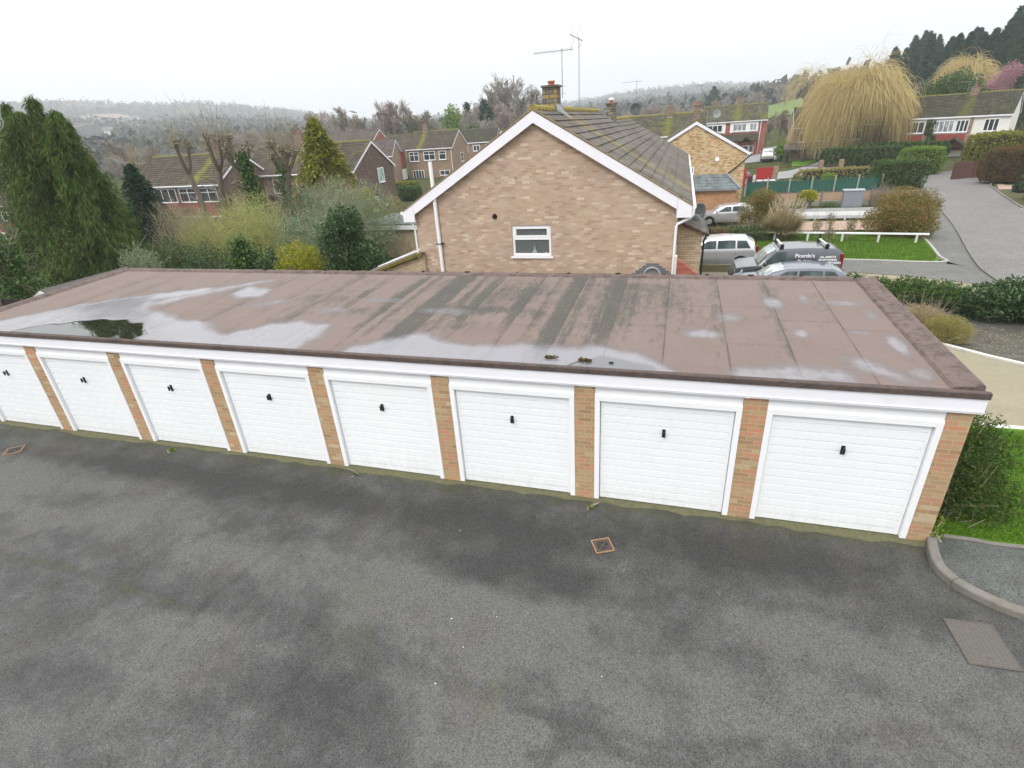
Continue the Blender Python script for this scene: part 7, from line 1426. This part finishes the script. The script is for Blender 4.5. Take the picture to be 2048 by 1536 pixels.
for i, (x, y, s, k) in enumerate(sp_):
    loc = (x, y, g(x, y) - .3)
    if k not in seen: o = bp[k]; seen.add(k); o.location = loc
    else: o = dup(bp[k], loc, r.random() * 6.28)
    o.scale = (s, s, s); o['label'] = LAB[k]; o['group'] = GRP[k]; o['category'] = 'tree'
# evergreens in the tree belt
for i, (az, rad, h_, w_, mt, lab) in enumerate([(-21.9, 150, 13, 1.6, 'lf_conifer_dark', 'narrow dark spire conifer beyond the buff house'), (-20.2, 150, 13.5, 3.4, 'lf_conifer_dark', 'broad dark conifer beyond the buff house'), (-16.3, 158, 12.5, 2.0, 'lf_conifer', 'narrow green conifer beside the tall bare tree near the house ridge'), (2.2, 300, 15, 7, 'lf_conifer_dark', 'dark rounded conifer on the skyline left of the willow')]):
    x, y = rad * math.sin(R(az)), rad * math.cos(R(az)); conifer('distant_conifer', lab, at(x, y), h_, w_, 5000, mt, 170 + i, .2, (.5, .16), .2, low=.0, taper=.7, spray=10)
shrub('evergreen_tree', 'bright green rounded evergreen left of the narrow spire conifer', at(-58.0, 132), [(0, 0, 6, 3.4, 3, 5), (.6, 0, 10, 2.4, 2, 3)], 5000, 'lf_bright', (.25, .12), 175, 30, cat='tree')
shrub('evergreen_tree', 'low domed dark green tree just above the mossy ridge of the buff house', at(-47.5, 118), [(0, 0, 4.5, 5.5, 4, 3.6)], 7000, 'lf_dark', (.22, .12), 176, 30, cat='tree')
for i, (az, rad, w_) in enumerate([(-47.9, 105, 4.2), (-44.6, 110, 2.6), (-42.6, 100, 2.2), (-6.0, 230, 5), (-3.8, 260, 4.5), (1.2, 240, 4)]):
    x, y = rad * math.sin(R(az)), rad * math.cos(R(az)); shrub('distant_bush', ('yellow rounded willow bush above the far left roofs', 'dark bush above the far left terrace', 'green bush between the pollarded trunks', 'dark round tree just right of the second chimney', 'dark tree in the hedgerow right of the second chimney', 'dark bush near the top of the mossy roofs')[i], at(x, y), [(0, 0, 2.5, w_, w_ * .8, 3.4)], 2600, ('lf_gold', 'lf_conifer_dark', 'lf_green', 'lf_conifer_dark', 'lf_conifer_dark', 'lf_conifer_dark')[i], (.25, .14), 180 + i, 14, cat='tree')
# woodland covering the far hills (uncountable)
r = rng(190); n = 26000
az = R(-72) + r.random(n) * R(112); rad = 330 * (2300 / 330) ** r.random(n); x, y = rad * np.sin(az), rad * np.cos(az)
dns = np.sin(x * .011 + 1) * np.cos(y * .009) + .5 * np.sin(x * .027 + y * .019); ok = (dns > -.55) & (sdist(x, y, [(-1030, 780), (-1005, 765), (-930, 800), (-985, 872), (-1050, 880), (-1070, 830)]) < 0); x, y, rad = x[ok], y[ok], rad[ok]; n = len(x)
z = G(x, y); s = 4.5 * r.uniform(.7, 1.5, n); k = 9
P = np.repeat(np.stack([x, y, z + s * .7], 1), k, 0) + r.normal(size=(n * k, 3)) * np.repeat(s, k)[:, None] * [.55, .55, .5]
A = unit(r.normal(size=P.shape)) * (np.repeat(s, k) * .42)[:, None]; B = unit(np.cross(A, r.normal(size=P.shape))) * (np.repeat(s, k) * .28)[:, None]
M['lf_wood'] = leafm('far_woodland', [(.075, .075, .062), (.09, .085, .075), (.065, .085, .05), (.10, .088, .08), (.05, .075, .05)], 1, 0, 0)
tag(npmesh('far_woodland', *leaf_quads(P, A, B), M['lf_wood']), 'bare brown woodland covering the distant hills', 'woodland', kind='stuff')
# ground cover of the back garden
r = rng(191); n = 9000; x = r.uniform(-45, -10, n); y = r.uniform(9, 36, n); P = np.stack([x, y, G(x, y) + r.uniform(0, .5, n) ** 1.5], 1); A = unit(r.normal(size=P.shape)) * .10; B = unit(np.cross(A, r.normal(size=P.shape))) * .05
tag(npmesh('undergrowth', *leaf_quads(P, A, B), M['lf_green']), 'low green undergrowth in the back garden', 'ground cover', kind='stuff')

# ------------------------------------------------------------------ haze
m = MB(); m.box(-3300, 3300, -3300, 3300, -12, 260); hz = m.build('haze', M['white']); hz.data.materials.clear(); tag(hz, kind='stuff')
hm = bpy.data.materials.new('haze_air'); hm.use_nodes = True; ht = hm.node_tree; ht.nodes.clear(); ho = ht.nodes.new('ShaderNodeOutputMaterial'); hv = ht.nodes.new('ShaderNodeVolumePrincipled')
hv.inputs['Color'].default_value = (.92, .96, 1, 1); hv.inputs['Density'].default_value = .00058; hv.inputs['Density Attribute'].default_value = ''; ht.links.new(hv.outputs[0], ho.inputs['Volume']); hz.data.materials.append(hm)
